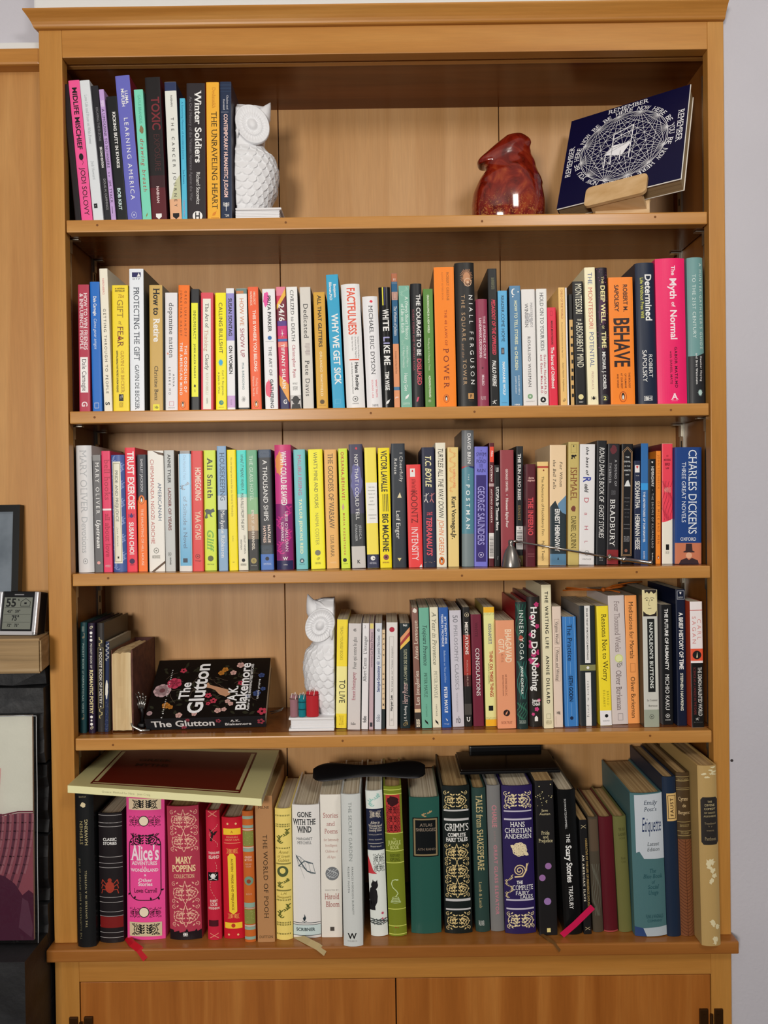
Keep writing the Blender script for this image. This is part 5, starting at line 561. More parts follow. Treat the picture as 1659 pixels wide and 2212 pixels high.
(5,-0.3428,0.0047,-0.0119,0.0516,0.2178,0.155,'h','b43a52',None,'wine red hardcover with dense rose gold scrollwork',[('O','swirl',0.1,0.95,0.024,0.341,'f0b8a0','scrollwork',21),('O','swirl',0.1,0.95,0.559,0.906,'f0b8a0','scrollwork',22),('H','TRAVERS',0.073,0.086,0.5,0.42,'f4c4ac','s'),('H','SHEPARD',0.094,0.107,0.5,0.42,'f4c4ac','s'),('H','MARY',0.378,0.427,0.5,0.5,'f8d8a8','bs'),('H','POPPINS',0.442,0.488,0.5,0.74,'f8d8a8','bs'),('H','COLLECTION',0.51,0.537,0.5,0.65,'f8d8a8','s'),('P',[(0,0.921),(0.12,0.928),(0.14,0.943),(0.3,0.932),(0.32,0.947),(0.5,0.936),(0.55,0.917),(0.6,0.94),(0.8,0.936),(0.84,0.921),(0.88,0.94),(1,0.928),(1,1.0),(0,1.0)],'1c1218'),('H','HMH',0.947,0.974,0.5,0.16,'f4f4f2','b')]),
(5,-0.2955,0.0036,-0.0035,0.0224,0.211,0.13,'h','cb2440',None,'crimson hardcover with black bird and pirate skull',[('O','cross',0.2,0.8,0.005,0.048,'f4a88c','ornament',1),('O','bird',0.15,0.85,0.134,0.239,'2c1418','bird_motif',1),('O','dash',0.2,0.9,0.103,0.281,'f4b8a4','dashed_trail',1),('H','TREASURE',0.319,0.336,0.55,0.8,'f8dcd4','b'),('H','ISLAND',0.347,0.371,0.55,0.75,'f8dcd4','b'),('R',0.1,0.85,0.476,0.542,'141416','color_band'),('O','skull',0.2,0.75,0.482,0.536,'f4f4f2','skull_emblem',1),('O','dash',0.2,0.8,0.39,0.701,'f4b8a4','dashed_trail',2),('H','ROBERT',0.689,0.709,0.5,0.55,'f8dcd4','b'),('H','LOUIS',0.716,0.736,0.5,0.5,'f8dcd4','b'),('H','STEVENSON',0.747,0.763,0.5,0.8,'f8dcd4','b'),('R',0.1,0.8,0.848,0.895,'4c1420','chest_motif'),('O','cross',0.2,0.8,0.949,0.984,'f4a88c','ornament',1)]),
(5,-0.2639,0.0057,-0.0085,0.0337,0.1984,0.14,'h','cf1c30',None,'scarlet hardcover with yellow plaque and bands',[('C',0.052,0.3,0.05,'f4c88c','emblem'),('C',0.052,0.7,0.05,'f4c88c','emblem'),('R',0.08,0.92,0.091,0.143,'fbd038','color_band'),('H','A',0.11,0.129,0.5,0.12,'a8341c','s'),('H','PENGUIN',0.155,0.169,0.5,0.55,'f8a87c','s'),('H','DROP CAPS',0.179,0.193,0.5,0.7,'f8a87c','s'),('R',0.1,0.9,0.209,0.213,'f8a87c','color_band'),('O','swirl',0.2,0.8,0.254,0.298,'f8a05c','ornament',2),('P',[(0.27,0.321),(0.38,0.296),(0.55,0.296),(0.66,0.321),(0.68,0.774),(0.5,0.798),(0.3,0.774)],'fbd83c'),('T','AUSTEN · PRIDE AND PREJUDICE',0.337,0.762,0.48,0.1,'8c641c','b'),('O','swirl',0.2,0.8,0.79,0.833,'f8a05c','ornament',5),('R',0.06,0.9,0.865,0.913,'fbd038','color_band'),('C',0.889,0.48,0.1,'c43c28','emblem'),('C',0.964,0.25,0.05,'f4c88c','emblem'),('C',0.964,0.7,0.05,'f4c88c','emblem')]),
(5,-0.236,-0.0045,-0.0088,0.0173,0.2123,0.145,'h','cd6a2c',None,'orange and sage banded hardcover with crest',[('R',0,1,0.037,0.059,'9cb09c','color_band'),('R',0,1,0.107,0.129,'94b0a0','color_band'),('R',0,1,0.136,0.146,'d8c8b8','color_band'),('R',0,1,0.151,0.265,'8c9048','color_band'),('R',0,1,0.272,0.281,'d8c8b8','color_band'),('R',0,1,0.283,0.309,'94b0a0','color_band'),('R',0,1,0.699,0.735,'94b0a0','color_band'),('R',0,1,0.739,0.746,'c8b8a8','color_band'),('R',0,1,0.75,0.86,'8c9048','color_band'),('R',0,1,0.868,0.879,'d8c8b8','color_band'),('R',0,1,0.881,0.904,'94b0a0','color_band'),('R',0,1,0.956,0.978,'94b0a0','color_band'),('O','stars',0.05,0.95,0.154,0.261,'c8c878','flower_specks',1),('O','stars',0.05,0.95,0.754,0.857,'c8c878','flower_specks',3),('H','GREEK',0.342,0.357,0.5,0.7,'f4c8b0','b'),('H','MYTHS',0.364,0.379,0.5,0.7,'f4c8b0','b'),('H','INGRI AND',0.397,0.408,0.5,0.6,'f0c0a4',''),('H','EDGAR',0.415,0.426,0.5,0.5,'f0c0a4',''),('C',0.529,0.5,0.42,'7c9c84','crest_motif'),('C',0.533,0.5,0.2,'9c4428','crest_motif'),('H','BOOK OF',0.625,0.636,0.5,0.55,'f0c0a4','')]),
(5,-0.2101,-0.0046,-0.0063,0.0275,0.2369,0.15,'p','bb8a5c',None,'tan clothbound book with dark serif title,beside pale yellow hardcover',[('H','MILNE',0.069,0.087,0.5,0.65,'4c3824','s'),('T','THE WORLD OF POOH',0.264,0.837,0.55,0.25,'3c2c1c','s'),('H','DUTTON',0.955,0.972,0.5,0.8,'5c442c','s')]),
(5,-0.1816,0.0011,0.0006,0.0264,0.2137,0.15,'h','f3dd7c',None,'pale yellow hardcover with olive folk pattern',[('O','dots',0.05,0.95,0.048,0.059,'5c5c24','dot_border',1),('O','dots',0.05,0.95,0.116,0.126,'5c5c24','dot_border',1),('O','dots',0.05,0.95,0.131,0.141,'5c5c24','dot_border',1),('O','dots',0.05,0.95,0.296,0.306,'5c5c24','dot_border',1),('O','dots',0.05,0.95,0.692,0.702,'5c5c24','dot_border',1),('O','dots',0.05,0.95,0.864,0.875,'5c5c24','dot_border',1),('O','dots',0.05,0.95,0.88,0.891,'5c5c24','dot_border',1),('O','dots',0.05,0.95,0.949,0.959,'5c5c24','dot_border',1),('O','fern',0.08,0.92,0.153,0.274,'5c6428','leaf_sprigs',31),('O','fern',0.08,0.92,0.725,0.842,'5c6428','leaf_sprigs',32),('H','Anne',0.318,0.343,0.5,0.6,'a89848','i'),('H','of Green',0.351,0.373,0.5,0.75,'a89848','i'),('H','Gables',0.379,0.404,0.5,0.7,'a89848','i'),('R',0.05,0.95,0.415,0.424,'8c8444','color_band'),('C',0.477,0.45,0.34,'54603c','hat_motif'),('C',0.472,0.45,0.18,'f3dd7c','emblem'),('O','fern',0.08,0.92,0.527,0.607,'6c7034','leaf_sprigs',33),('R',0.05,0.95,0.618,0.627,'8c8444','color_band'),('H','L.M.',0.637,0.655,0.5,0.4,'a89848','i'),('H','Montgomery',0.663,0.681,0.5,0.85,'a89848','i')]),
(5,-0.1452,0.005,0.0012,0.0446,0.2175,0.155,'h','e9e7e4',None,'wide white hardcover with grey waving flag drawing',[('H','GONE',0.053,0.09,0.45,0.52,'262a2c','bs'),('H','WITH THE',0.106,0.147,0.45,0.82,'262a2c','bs'),('H','WIND',0.161,0.205,0.45,0.52,'262a2c','bs'),('H','MARGARET',0.244,0.262,0.45,0.58,'3c4448','s'),('H','MITCHELL',0.273,0.293,0.45,0.52,'3c4448','s'),('O','flag',0.1,0.85,0.369,0.55,'4c5c64','flag_drawing',1),('O','flame',0.33,0.5,0.817,0.879,'26343c','flame_mark',1),('R',0,1,0.882,0.886,'2c3c44','color_band'),('R',0,1,0.902,0.976,'cde0e0','color_band'),('R',0,1,0.897,0.9,'2c3c44','color_band'),('R',0,1,0.976,0.98,'2c3c44','color_band'),('H','SCRIBNER',0.922,0.944,0.45,0.68,'2c3c40','bs')]),
(5,-0.1047,0.0068,0.0011,0.0335,0.2336,0.155,'p','ebe7de',None,'ivory paperback with round landscape picture',[('H','Stories',0.128,0.162,0.5,0.74,'b0706c','s'),('H','and',0.189,0.219,0.5,0.4,'b0706c','s'),('H','Poems',0.239,0.273,0.52,0.64,'b0706c','s'),('H','for Extremely',0.307,0.326,0.52,0.72,'c09890','s'),('H','Intelligent',0.347,0.364,0.52,0.58,'c09890','s'),('H','Children of',0.388,0.405,0.52,0.6,'c09890','s'),('H','All Ages',0.428,0.445,0.52,0.4,'c09890','s'),('C',0.553,0.55,0.33,'74787c','landscape_disc'),('O','wave',0.3,0.8,0.523,0.583,'c8ccd0','landscape_disc',1),('H','SELECTED BY',0.664,0.672,0.52,0.65,'8c8480',''),('H','Harold',0.693,0.732,0.52,0.7,'b0706c','s'),('H','Bloom',0.748,0.786,0.55,0.66,'b0706c','s'),('R',0.42,0.62,0.926,0.954,'4c4844','publisher_mark')]),
(5,-0.0688,-0.0204,-0.0054,0.031,0.2435,0.165,'h','d3d7d5',None,'pale grey glossy hardcover titled the secret garden',[('T','THE SECRET GARDEN',0.051,0.44,0.45,0.17,'8c9492',''),('T','FRANCES HODGSON BURNETT',0.475,0.791,0.52,0.09,'5c6464',''),('T','ROBERT INGPEN',0.475,0.646,0.32,0.09,'5c6464',''),('H','W',0.913,0.949,0.45,0.44,'1c1c1c','b'),('H','WELBECK',0.959,0.968,0.45,0.5,'9c9c98','')]),
(5,-0.0272,0.0077,-0.0278,0.0275,0.238,0.155,'h','e5ebe6',None,'illustrated white and navy hardcover with black cat',[('O','fern',0.1,0.9,0.011,0.116,'9cccc4','cover_art',41),('R',0,1,0.124,0.408,'1f2440','color_band'),('O','swirl',0.2,0.85,0.135,0.187,'e8dcc8','ornament',44),('H','Alice in',0.207,0.228,0.5,0.55,'e8e0d0','i'),('H','Wonderland',0.23,0.247,0.5,0.8,'e8e0d0','i'),('H','Through the',0.249,0.262,0.5,0.75,'e8e0d0','i'),('H','Looking Glass',0.264,0.279,0.5,0.75,'e8e0d0','i'),('H','LEWIS CARROLL',0.297,0.305,0.5,0.8,'c8c4bc',''),('H','JOHN TENNIEL',0.332,0.339,0.5,0.8,'c8c4bc',''),('R',0.05,0.95,0.36,0.363,'c8c4bc','color_band'),('H','Illustrated',0.375,0.386,0.5,0.65,'c8c4bc',''),('P',[(0.0,0.446),(0.3,0.551),(0.5,0.569),(0.0,0.569)],'cc3c44'),('O','swirl',0.3,0.95,0.431,0.558,'3c4440','cover_art',46),('O','cat',0.0,0.65,0.61,0.82,'1c1c20','cat_motif',1),('O','flowers',0.65,1,0.835,0.91,'c8506c','cover_art',7),('O','wave',0.0,1,0.88,0.918,'4c5454','cover_art',1)]),
(5,0.0029,0.007,-0.0258,0.029,0.245,0.14,'h','7c882a',None,'glossy olive gold book with red tree picture and snake',[('O','ridges2',0.0,1,0.011,0.993,'d8e070','gold_rules',1),('R',0.1,0.88,0.055,0.308,'bc3c3c','cover_art'),('O','blot',0.1,0.88,0.055,0.142,'3c1c20','tree_art',51),('O','swirl',0.1,0.85,0.127,0.305,'2c1418','tree_art',52),('H','The',0.342,0.354,0.5,0.2,'d8dc90','i'),('H','JUNGLE',0.361,0.388,0.5,0.7,'c8d080','b'),('H','BOOK',0.393,0.418,0.5,0.5,'c8d080','b'),('H','RUDYARD',0.451,0.468,0.5,0.55,'5c6420','b'),('H','KIPLING',0.476,0.498,0.5,0.55,'5c6420','b'),('O','snake',0.1,0.8,0.615,0.782,'c8d8a0','snake_emblem',1),('O','flowers',0.35,0.6,0.938,0.967,'b43c2c','publisher_mark',1)]),
(5,0.0497,0.0139,-0.005,0.0492,0.2238,0.15,'h','2a5a50',None,'glossy dark green hardcover with black title plate',[('R',0.1,0.95,0.148,0.436,'14181a','title_plate'),('O','frame',0.1,0.95,0.148,0.436,'8c7c5c','ornament',1),('O','fern',0.4,0.75,0.096,0.146,'b8986c','gold_crown',6),('H','ATLAS',0.192,0.212,0.55,0.42,'9c8c7c','s'),('H','SHRUGGED',0.226,0.248,0.55,0.7,'9c8c7c','s'),('H','AYN RAND',0.372,0.388,0.55,0.6,'8c7c6c','s')]),
(5,0.1028,0.0127,-0.0107,0.045,0.2424,0.161,'h','141c1b',None,'black hardcover with gold leaf scrolls and fairy tale title',[('O','swirl',0.05,0.9,0.03,0.162,'e4cc90','gold_scrollwork',61),('R',0.05,0.95,0.16,0.171,'c8c8c8','silver_rule'),('R',0.05,0.95,0.22,0.235,'c8c8c8','silver_rule'),('H',"GRIMM'S",0.255,0.303,0.5,0.88,'f0f0ec','s'),('H','COMPLETE',0.319,0.343,0.5,0.66,'f0f0ec','bs'),('H','FAIRY TALES',0.351,0.376,0.5,0.78,'f0f0ec','bs'),('O','swirl',0.05,0.92,0.391,0.756,'e0c88c','gold_scrollwork',62),('R',0.05,0.95,0.764,0.781,'c8c8c8','silver_rule'),('R',0.05,0.95,0.83,0.841,'c8c8c8','silver_rule'),('O','swirl',0.05,0.92,0.849,0.978,'e0c88c','gold_scrollwork',64)]),
(5,0.1429,0.0165,-0.0202,0.0228,0.2373,0.135,'h','2a433e',None,'slim dark green book with gold lettering before the grey cloth book',[('T','TALES from SHAKESPEARE',0.047,0.573,0.5,0.45,'d8c48c','s'),('T','Lamb & Lamb',0.652,0.834,0.4,0.2,'b8a878','s'),('H','FALL RIVER',0.921,0.955,0.4,0.4,'e0e4e0','')]),
(5,0.1675,0.0176,-0.0211,0.022,0.2407,0.14,'h','7c7c7c',None,'grey cloth book with rubbed pink lettering',[('T','CHARLIE',0.134,0.287,0.5,0.33,'c8848c','b'),('T','and the',0.31,0.384,0.5,0.18,'9c8484',''),('T','GREAT GLASS ELEVATOR',0.407,0.884,0.5,0.24,'c4808c','b')]),
(5,0.2039,0.0094,-0.0162,0.05,0.2426,0.165,'h','2a1e54',None,'deep purple hardcover with cream rose and snail',[('O','swirl',0.05,0.95,0.038,0.156,'e8d8ac','gold_scrollwork',71),('R',0.05,0.95,0.167,0.176,'c8c4d4','silver_rule'),('R',0.05,0.95,0.221,0.233,'c8c4d4','silver_rule'),('H','HANS',0.244,0.277,0.48,0.48,'f4f4f2','s'),('H','CHRISTIAN',0.287,0.318,0.5,0.88,'f4f4f2','s'),('H','ANDERSEN',0.326,0.356,0.5,0.86,'f4f4f2','s'),('O','rose',0.2,0.85,0.369,0.49,'ecdcb4','rose_motif',1),('O','snail',0.3,0.8,0.524,0.619,'e4cc9c','snail_motif',1),('O','fern',0.02,0.3,0.597,0.766,'dcc898','gold_stem',73),('H','THE',0.641,0.663,0.5,0.2,'f4f4f2','bs'),('H','COMPLETE',0.671,0.704,0.6,0.68,'f4f4f2','s'),('H','FAIRY',0.711,0.737,0.58,0.45,'f4f4f2','s'),('H','TALES',0.737,0.762,0.7,0.45,'f4f4f2','s'),('R',0.05,0.95,0.766,0.777,'c8c4d4','silver_rule'),('R',0.05,0.95,0.825,0.836,'c8c4d4','silver_rule'),('O','swirl',0.05,0.95,0.851,0.965,'e8d8ac','gold_scrollwork',76)]),
(5,0.2476,0.0041,-0.0201,0.0293,0.2525,0.15,'p','1c1b1d',None,'black paperback with gold glitter and lilac petals',[('O','stars',0.0,1,0.017,0.166,'e8dca0','gold_glitter',9),('H','Jane',0.183,0.199,0.5,0.35,'d8cca0',''),('H','Austen',0.207,0.222,0.5,0.6,'d8cca0',''),('H','Pride',0.325,0.349,0.5,0.45,'d8cca0','s'),('H','and',0.353,0.372,0.5,0.3,'d8cca0','s'),('H','Prejudice',0.375,0.398,0.5,0.78,'d8cca0','s'),('C',0.552,0.6,0.18,'9c70a8','petal_motif'),('C',0.627,0.25,0.18,'9c70a8','petal_motif'),('C',0.78,0.5,0.2,'9c78b4','petal_motif'),('R',0.42,0.62,0.953,0.979,'e8d890','publisher_mark')]),
(5,0.289,0.005,-0.0407,0.0292,0.2362,0.165,'h','121314',None,'glossy black hardcover titled the scary stories treasury',[('T','SCHWARTZ/GAMMELL',0.06,0.269,0.38,0.1,'dcdcdc',''),('T','THE',0.302,0.364,0.45,0.2,'f4f4f2',''),('T','Scary Stories',0.382,0.64,0.45,0.3,'f4f4f2','bs'),('T','TREASURY',0.662,0.822,0.45,0.22,'f4f4f2','')]),
(5,0.3121,0.0064,-0.0321,0.0125,0.187,0.125,'p','18181a',None,'thin black book with gold memoir title',[('O','cross',0.2,0.8,0.045,0.073,'d8c89c','ornament',1),('T','NARRATIVE OF THE LIFE OF FREDERICK DOUGLASS',0.163,0.803,0.78,0.25,'a88c54','bs'),('T','AN AMERICAN SLAVE',0.309,0.713,0.3,0.25,'e8e0cc','bs'),('O','cross',0.2,0.8,0.938,0.963,'d8c89c','ornament',1)]),
(5,0.3312,0.0116,-0.0403,0.0165,0.1889,0.13,'h','4c4438',None,'worn grey brown old book with faded spine',[('R',0.1,0.9,0.017,0.296,'5c4c3c','color_band'),('O','wave',0.1,0.9,0.408,0.855,'6c6c60','wear_marks',1)]),
(5,0.3521,0.0111,-0.041,0.0228,0.1889,0.13,'h','58141f',None,'plain oxblood old hardcover',[('R',0,1,0.987,1,'a84848','worn_edge')]),
(5,0.3759,0.0105,-0.0476,0.0211,0.1899,0.135,'h','6c6c3c',None,'faded olive cloth book with dark worn lettering',[('H','THE OLD',0.1,0.122,0.6,0.5,'4c4c28','bs'),('H','LADIES',0.144,0.167,0.6,0.6,'4c4c28','bs'),('H','HOME',0.183,0.198,0.6,0.5,'4c4c28',''),('H','Book',0.35,0.372,0.6,0.35,'4c4c28',''),('H','Club',0.383,0.4,0.6,0.35,'4c4c28','')]),
(5,0.4127,-0.0033,-0.0279,0.0516,0.2324,0.165,'h','4c7276',None,'worn blue green book with torn pale dust jacket panel',[('P',[(0.12,0.013),(1,0.004),(1,0.462),(0.35,0.457),(0.22,0.408),(0.12,0.417)],'c4ccd4'),('H','Emily',0.052,0.081,0.6,0.42,'2c3c50','si'),('H',"Post's",0.099,0.127,0.6,0.4,'2c3c50','si'),('H','Etiquette',0.17,0.269,0.62,0.62,'24345c','i'),('H','Latest',0.343,0.368,0.65,0.38,'3c4448','si'),('H','Edition',0.381,0.405,0.65,0.4,'3c4448','si'),('H','The',0.529,0.556,0.6,0.22,'245058','si'),('H','Blue Book',0.567,0.594,0.6,0.6,'245058','si'),('H','of',0.61,0.632,0.6,0.1,'245058','si'),('H','Social',0.641,0.668,0.6,0.34,'245058','si'),('H','Usage',0.68,0.709,0.6,0.32,'245058','si'),('H','FUNK & WAGNALLS',0.848,0.874,0.62,0.55,'245058',''),('H','COMPANY',0.883,0.901,0.62,0.48,'245058',''),('P',[(0,0.933),(0.25,0.942),(0.35,1.0),(0,1.0)],'2c4474'),('P',[(0.25,0.942),(1,0.933),(1,1.0),(0.35,1.0)],'b0bcc4')]),
(5,0.4498,-0.0042,-0.0269,0.0219,0.2588,0.165,'h','1b2a40',None,'navy cloth book with small gold label',[('R',0.25,1,0.103,0.276,'dcb878','gold_label'),('O','frame',0.3,0.95,0.113,0.265,'2c1c14','ornament',1),('T','FAUST',0.133,0.246,0.62,0.22,'3c2414','bsf')]),
(5,0.472,-0.0029,-0.0237,0.0217,0.2646,0.165,'h','4c3a24',None,'brown tooled book with feather patterned lower spine',[('R',0,1,0.022,0.026,'a08c5c','color_band'),('R',0,1,0.047,0.051,'a08c5c','color_band'),('R',0,1,0.091,0.094,'a08c5c','color_band'),('R',0,1,0.101,0.105,'a08c5c','color_band'),('R',0,1,0.298,0.302,'a08c5c','color_band'),('R',0,1,0.354,0.358,'a08c5c','color_band'),('R',0,1,0.382,0.386,'a08c5c','color_band'),('H','ROSTAND',0.034,0.046,0.5,0.8,'a08c5c','s'),('H','Cyrano',0.146,0.169,0.45,0.7,'dcc090','s'),('H','de',0.189,0.209,0.5,0.28,'dcc090','s'),('H','Bergerac',0.232,0.252,0.5,0.85,'dcc090','s'),('H','BRISSOT',0.315,0.329,0.5,0.7,'a08c5c','s'),('H','Hooker',0.358,0.374,0.5,0.6,'a08c5c','s'),('R',0,1,0.406,1,'7c4c30','feather_panel'),('O','feather',0.0,1,0.409,0.996,'4c2818','feather_tooling',1)]),
(5,0.4982,-0.0322,-0.0173,0.0299,0.2858,0.17,'h','b99a62',None,'frayed tan linen book with black title plate,rightmost of all',[('P',[(0.2,0.174),(0.9,0.174),(1,0.189),(1,0.423),(0.9,0.438),(0.2,0.438),(0.1,0.423),(0.1,0.189)],'2c2826'),('H','THE',0.194,0.204,0.56,0.25,'c8b88c','s'),('H','DIVINE',0.212,0.224,0.56,0.55,'c8b88c','s'),('H','COMEDY',0.233,0.244,0.56,0.6,'c8b88c','s'),('H','OF DANTE',0.256,0.265,0.56,0.6,'b8a87c','s'),('H','ALIGHIERI',0.275,0.284,0.56,0.65,'b8a87c','s'),('H','Translated',0.314,0.324,0.56,0.6,'9c8c6c','s'),('H','by',0.331,0.338,0.56,0.2,'9c8c6c','s'),('H','WHITE',0.356,0.363,0.56,0.4,'9c8c6c','s'),('H','Pantheon',0.395,0.413,0.56,0.6,'9c8c6c','s'),('O','stains',0.0,1,0.004,0.068,'e0d4ac','worn_patch',2),('O','stains',0.1,0.95,0.509,0.687,'e0d4ac','worn_patch',3),('O','stains',0.1,0.95,0.851,0.993,'e0d4ac','worn_patch',5)])]
SHZ = {1: 1.96236, 2: 1.6556, 3: 1.39359, 4: 1.12721, 5: .7948}
ROWN = {1: 'top shelf', 2: 'second shelf', 3: 'third shelf', 4: 'fourth shelf', 5: 'bottom shelf'}
HW = .527; D = .176; T = .02
FZ = 0
# ---------------------------------------------------------------- room shell
WALLM = noise_mat('wall_paint', [(.3, 'c0bec6'), (.7, 'c8c6ce')], (1, 1, 1), 4, .85, .15, 3, 0, bscale=160)
tag(box('wall_right', .5375, 1.9, .012, .2, 0, 2.75, WALLM), kind='structure')
tag(box('wall_back', -1.6, .5375, .19, .25, 0, 2.75, WALLM), kind='structure')
tag(box('floor', -1.9, 2.1, -3.6, .3, -.03, 0, wood('floor_boards', '3c2816', '4a331e', '583e28', 'x', .4, 11)), kind='structure')
tag(box('ceiling', -1.9, 2.1, -3.6, .25, 2.75, 2.8, mat('d8d6d2', .8)), kind='structure')
NH = mat('3a3434', .8)
for x, z in ((.5512, 1.074),):
    bm = bmesh.new(); lathe(bm, [(.0024, 0), (.0024, .0004), (0, .0004)], 10, Matrix.Translation((x, .012, z))@Matrix.Rotation(math.pi/2, 4, 'X')); new('nail_hole', bm, NH, bpy.data.objects['wall_right'])
# caulk along the wall's edge
random.seed(5); bm = bmesh.new(); pts = []
zz = .5
while zz < 2.34:
    x = .5405+(zz-.8)/1.5*.0035; pts.append((x+random.uniform(-.0012, .0012), .011, zz)); zz += .012
tube(bm, pts, [random.uniform(.0012, .0028) for _ in pts], 6); tag(new('trim_1', bm, mat('e8e6e2', .7), smooth=True), kind='structure')
# white moulding above the crown, plaster and white strip at the left
WH = mat('dcdcda', .6)
tag(box('trim_2', -.556, .5375, -.012, .03, 2.283, 2.36, WH, bev=.004), kind='structure')
bm = bmesh.new(); bx(bm, -1.6, -.556, .034, .19, 2.256, 2.75); tag(new('wall_left', bm, WALLM), kind='structure')
tag(box('trim_3', -1.6, -.556, .022, .04, 2.2425, 2.2602, WH, bev=.002), kind='structure')
tag(box('trim_4', -1.6, -.556, .008, .04, 2.2162, 2.243, WF_H, bev=.004), kind='structure')
wp = empty('wall_panelling', (-1.1, .03, 1.3)); tag(wp, kind='structure')
for x0, x1 in ((-1.6, -1.2), (-1.199, -.88), (-.879, -.556)):
    bm = bmesh.new(); bx(bm, x0+1.1, x1+1.1, 0, .02, -.06, .92, 0, .0015); new('panel', bm, WPN, wp)

# ---------------------------------------------------------------- the built-in bookcase
bc = empty('bookcase', (0, 0, 0)); tag(bc, 'built-in honey coloured wooden bookcase with crown moulding and cupboard doors below', 'bookcase')
box('stile', -.5542, -.517, 0, .02, .812, 2.268, WF_V, bc, .0015)
box('stile', .5165, .5425, 0, .02, .812, 2.268, WF_V, bc, .0015)
box('top_rail', -.517, .5165, 0, .02, 2.2212, 2.268, WF_H, bc, .0012)
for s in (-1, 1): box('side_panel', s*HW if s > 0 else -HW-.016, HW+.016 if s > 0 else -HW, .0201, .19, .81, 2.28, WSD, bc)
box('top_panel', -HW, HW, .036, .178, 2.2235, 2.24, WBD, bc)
box('top_strip', -HW, HW, .026, .036, 2.2222, 2.232, WSH, bc, .0008)
for x0, x1 in ((-HW, -.1966), (-.1948, .2072), (.2090, HW)):
    bm = bmesh.new(); bx(bm, x0, x1, D, D+.012, .8, 2.24, 0, .0007); new('back_board', bm, WBK, bc)
# crown: cove profile swept along the front with a return at the left end
bm = bmesh.new()
prof = [(.02, 2.2648), (-.0035, 2.2648), (-.0055, 2.2655), (-.0068, 2.2672), (-.0078, 2.2697), (-.0098, 2.2732), (-.0128, 2.2772), (-.0165, 2.2812), (-.0195, 2.284), (-.0208, 2.2855), (-.0208, 2.2878), (.02, 2.2878)]
rings = []
for k, (y, z) in enumerate(prof):
    e = max(0, -y); rings.append((bm.verts.new((-.5545-e*.75, y, z)), bm.verts.new((.5425, y, z))))
for a, b in zip(rings, rings[1:]+rings[:1]): bm.faces.new((a[0], a[1], b[1], b[0]))
bm.faces.new([a[0] for a in rings][::-1]); bm.faces.new([a[1] for a in rings]); bmesh.ops.recalc_face_normals(bm, faces=bm.faces)
new('crown_moulding', bm, WF_H, bc)
# ledge / shelf floor
box('ledge', -.5592, .5462, -.02, .188, .7748, .7948, wood('ledge_wood', '8c5424', '9c622c', 'ac7238', 'x', .24, 8), bc, .0025)
for o in [o for o in bc.children if o.name.startswith(('stile', 'side_panel'))]:
    for v in o.data.vertices:
        if v.co.z < .9: v.co.z -= (.812-.7949 if o.name.startswith('stile') else .81-.7949)
# base cupboard
box('base_stile', -.5542, -.5152, 0, .02, .06, .7747, WF_V, bc, .001); box('base_stile', .5095, .5425, 0, .02, .06, .7747, WF_V, bc, .001)
box('base_rail', -.5152, .5095, 0, .02, .7312, .7747, WF_H, bc, .001)
box('plinth', -.5542, .5425, .03, .05, 0, .06, WF_H, bc)
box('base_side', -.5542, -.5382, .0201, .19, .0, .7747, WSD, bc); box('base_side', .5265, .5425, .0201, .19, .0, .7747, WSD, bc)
for x0, x1, hx in ((-.5138, -.0028, -.5128), (-.0010, .5082, .5085)):
    dr = box('cupboard_door', x0, x1, .001, .019, .064, .7298, WDR, bc, .0008)
    for z in (.655, .15):
        hb = bmesh.new()
        bx(hb, hx-.019, hx-.005, -.003, .001, z-.02, z+.02, 0, .001); bx(hb, hx+.005, hx+.019, -.003, .001, z-.02, z+.02, 0, .001)
        tube(hb, [(hx, -.003, z-.012), (hx, -.003, z+.012)], .0028, 8)
        for q in (-.012, .012): bx(hb, hx+q-.0022, hx+q+.0022, -.0038, -.003, z+.008, z+.0124)
        new('hinge', hb, mat('4a3018', .4, .7), dr)
# slotted metal standards and shelf clips
MET = mat('b8b4a8', .3, .9); MDK = mat('2c2a26', .5, .6)
for s in (-1, 1):
    for y in (.034, .142):
        x = s*HW; bm = bmesh.new()
        bx(bm, min(x, x-s*.003), max(x, x-s*.003), y-.008, y+.008, .83, 2.2)
        st = new('shelf_standard', bm, MET, bc)
        bm = bmesh.new()
        for k in range(56): bx(bm, min(x-s*.0031, x-s*.0034), max(x-s*.0031, x-s*.0034), y-.002, y+.002, .85+k*.024, .862+k*.024)
        tag(new('slots', bm, MDK, st), kind='stuff')
        for r in (1, 2, 3, 4):
            zt = SHZ[r]-T; bm = bmesh.new()
            bx(bm, min(x-s*.0036, x-s*.020), max(x-s*.0036, x-s*.020), y-.005, y+.005, zt-.0022, zt-.0004)
            bx(bm, min(x-s*.0036, x-s*.006), max(x-s*.0036, x-s*.006), y-.005, y+.005, zt-.022, zt-.0022)
            new('shelf_clip', bm, MET, bc)
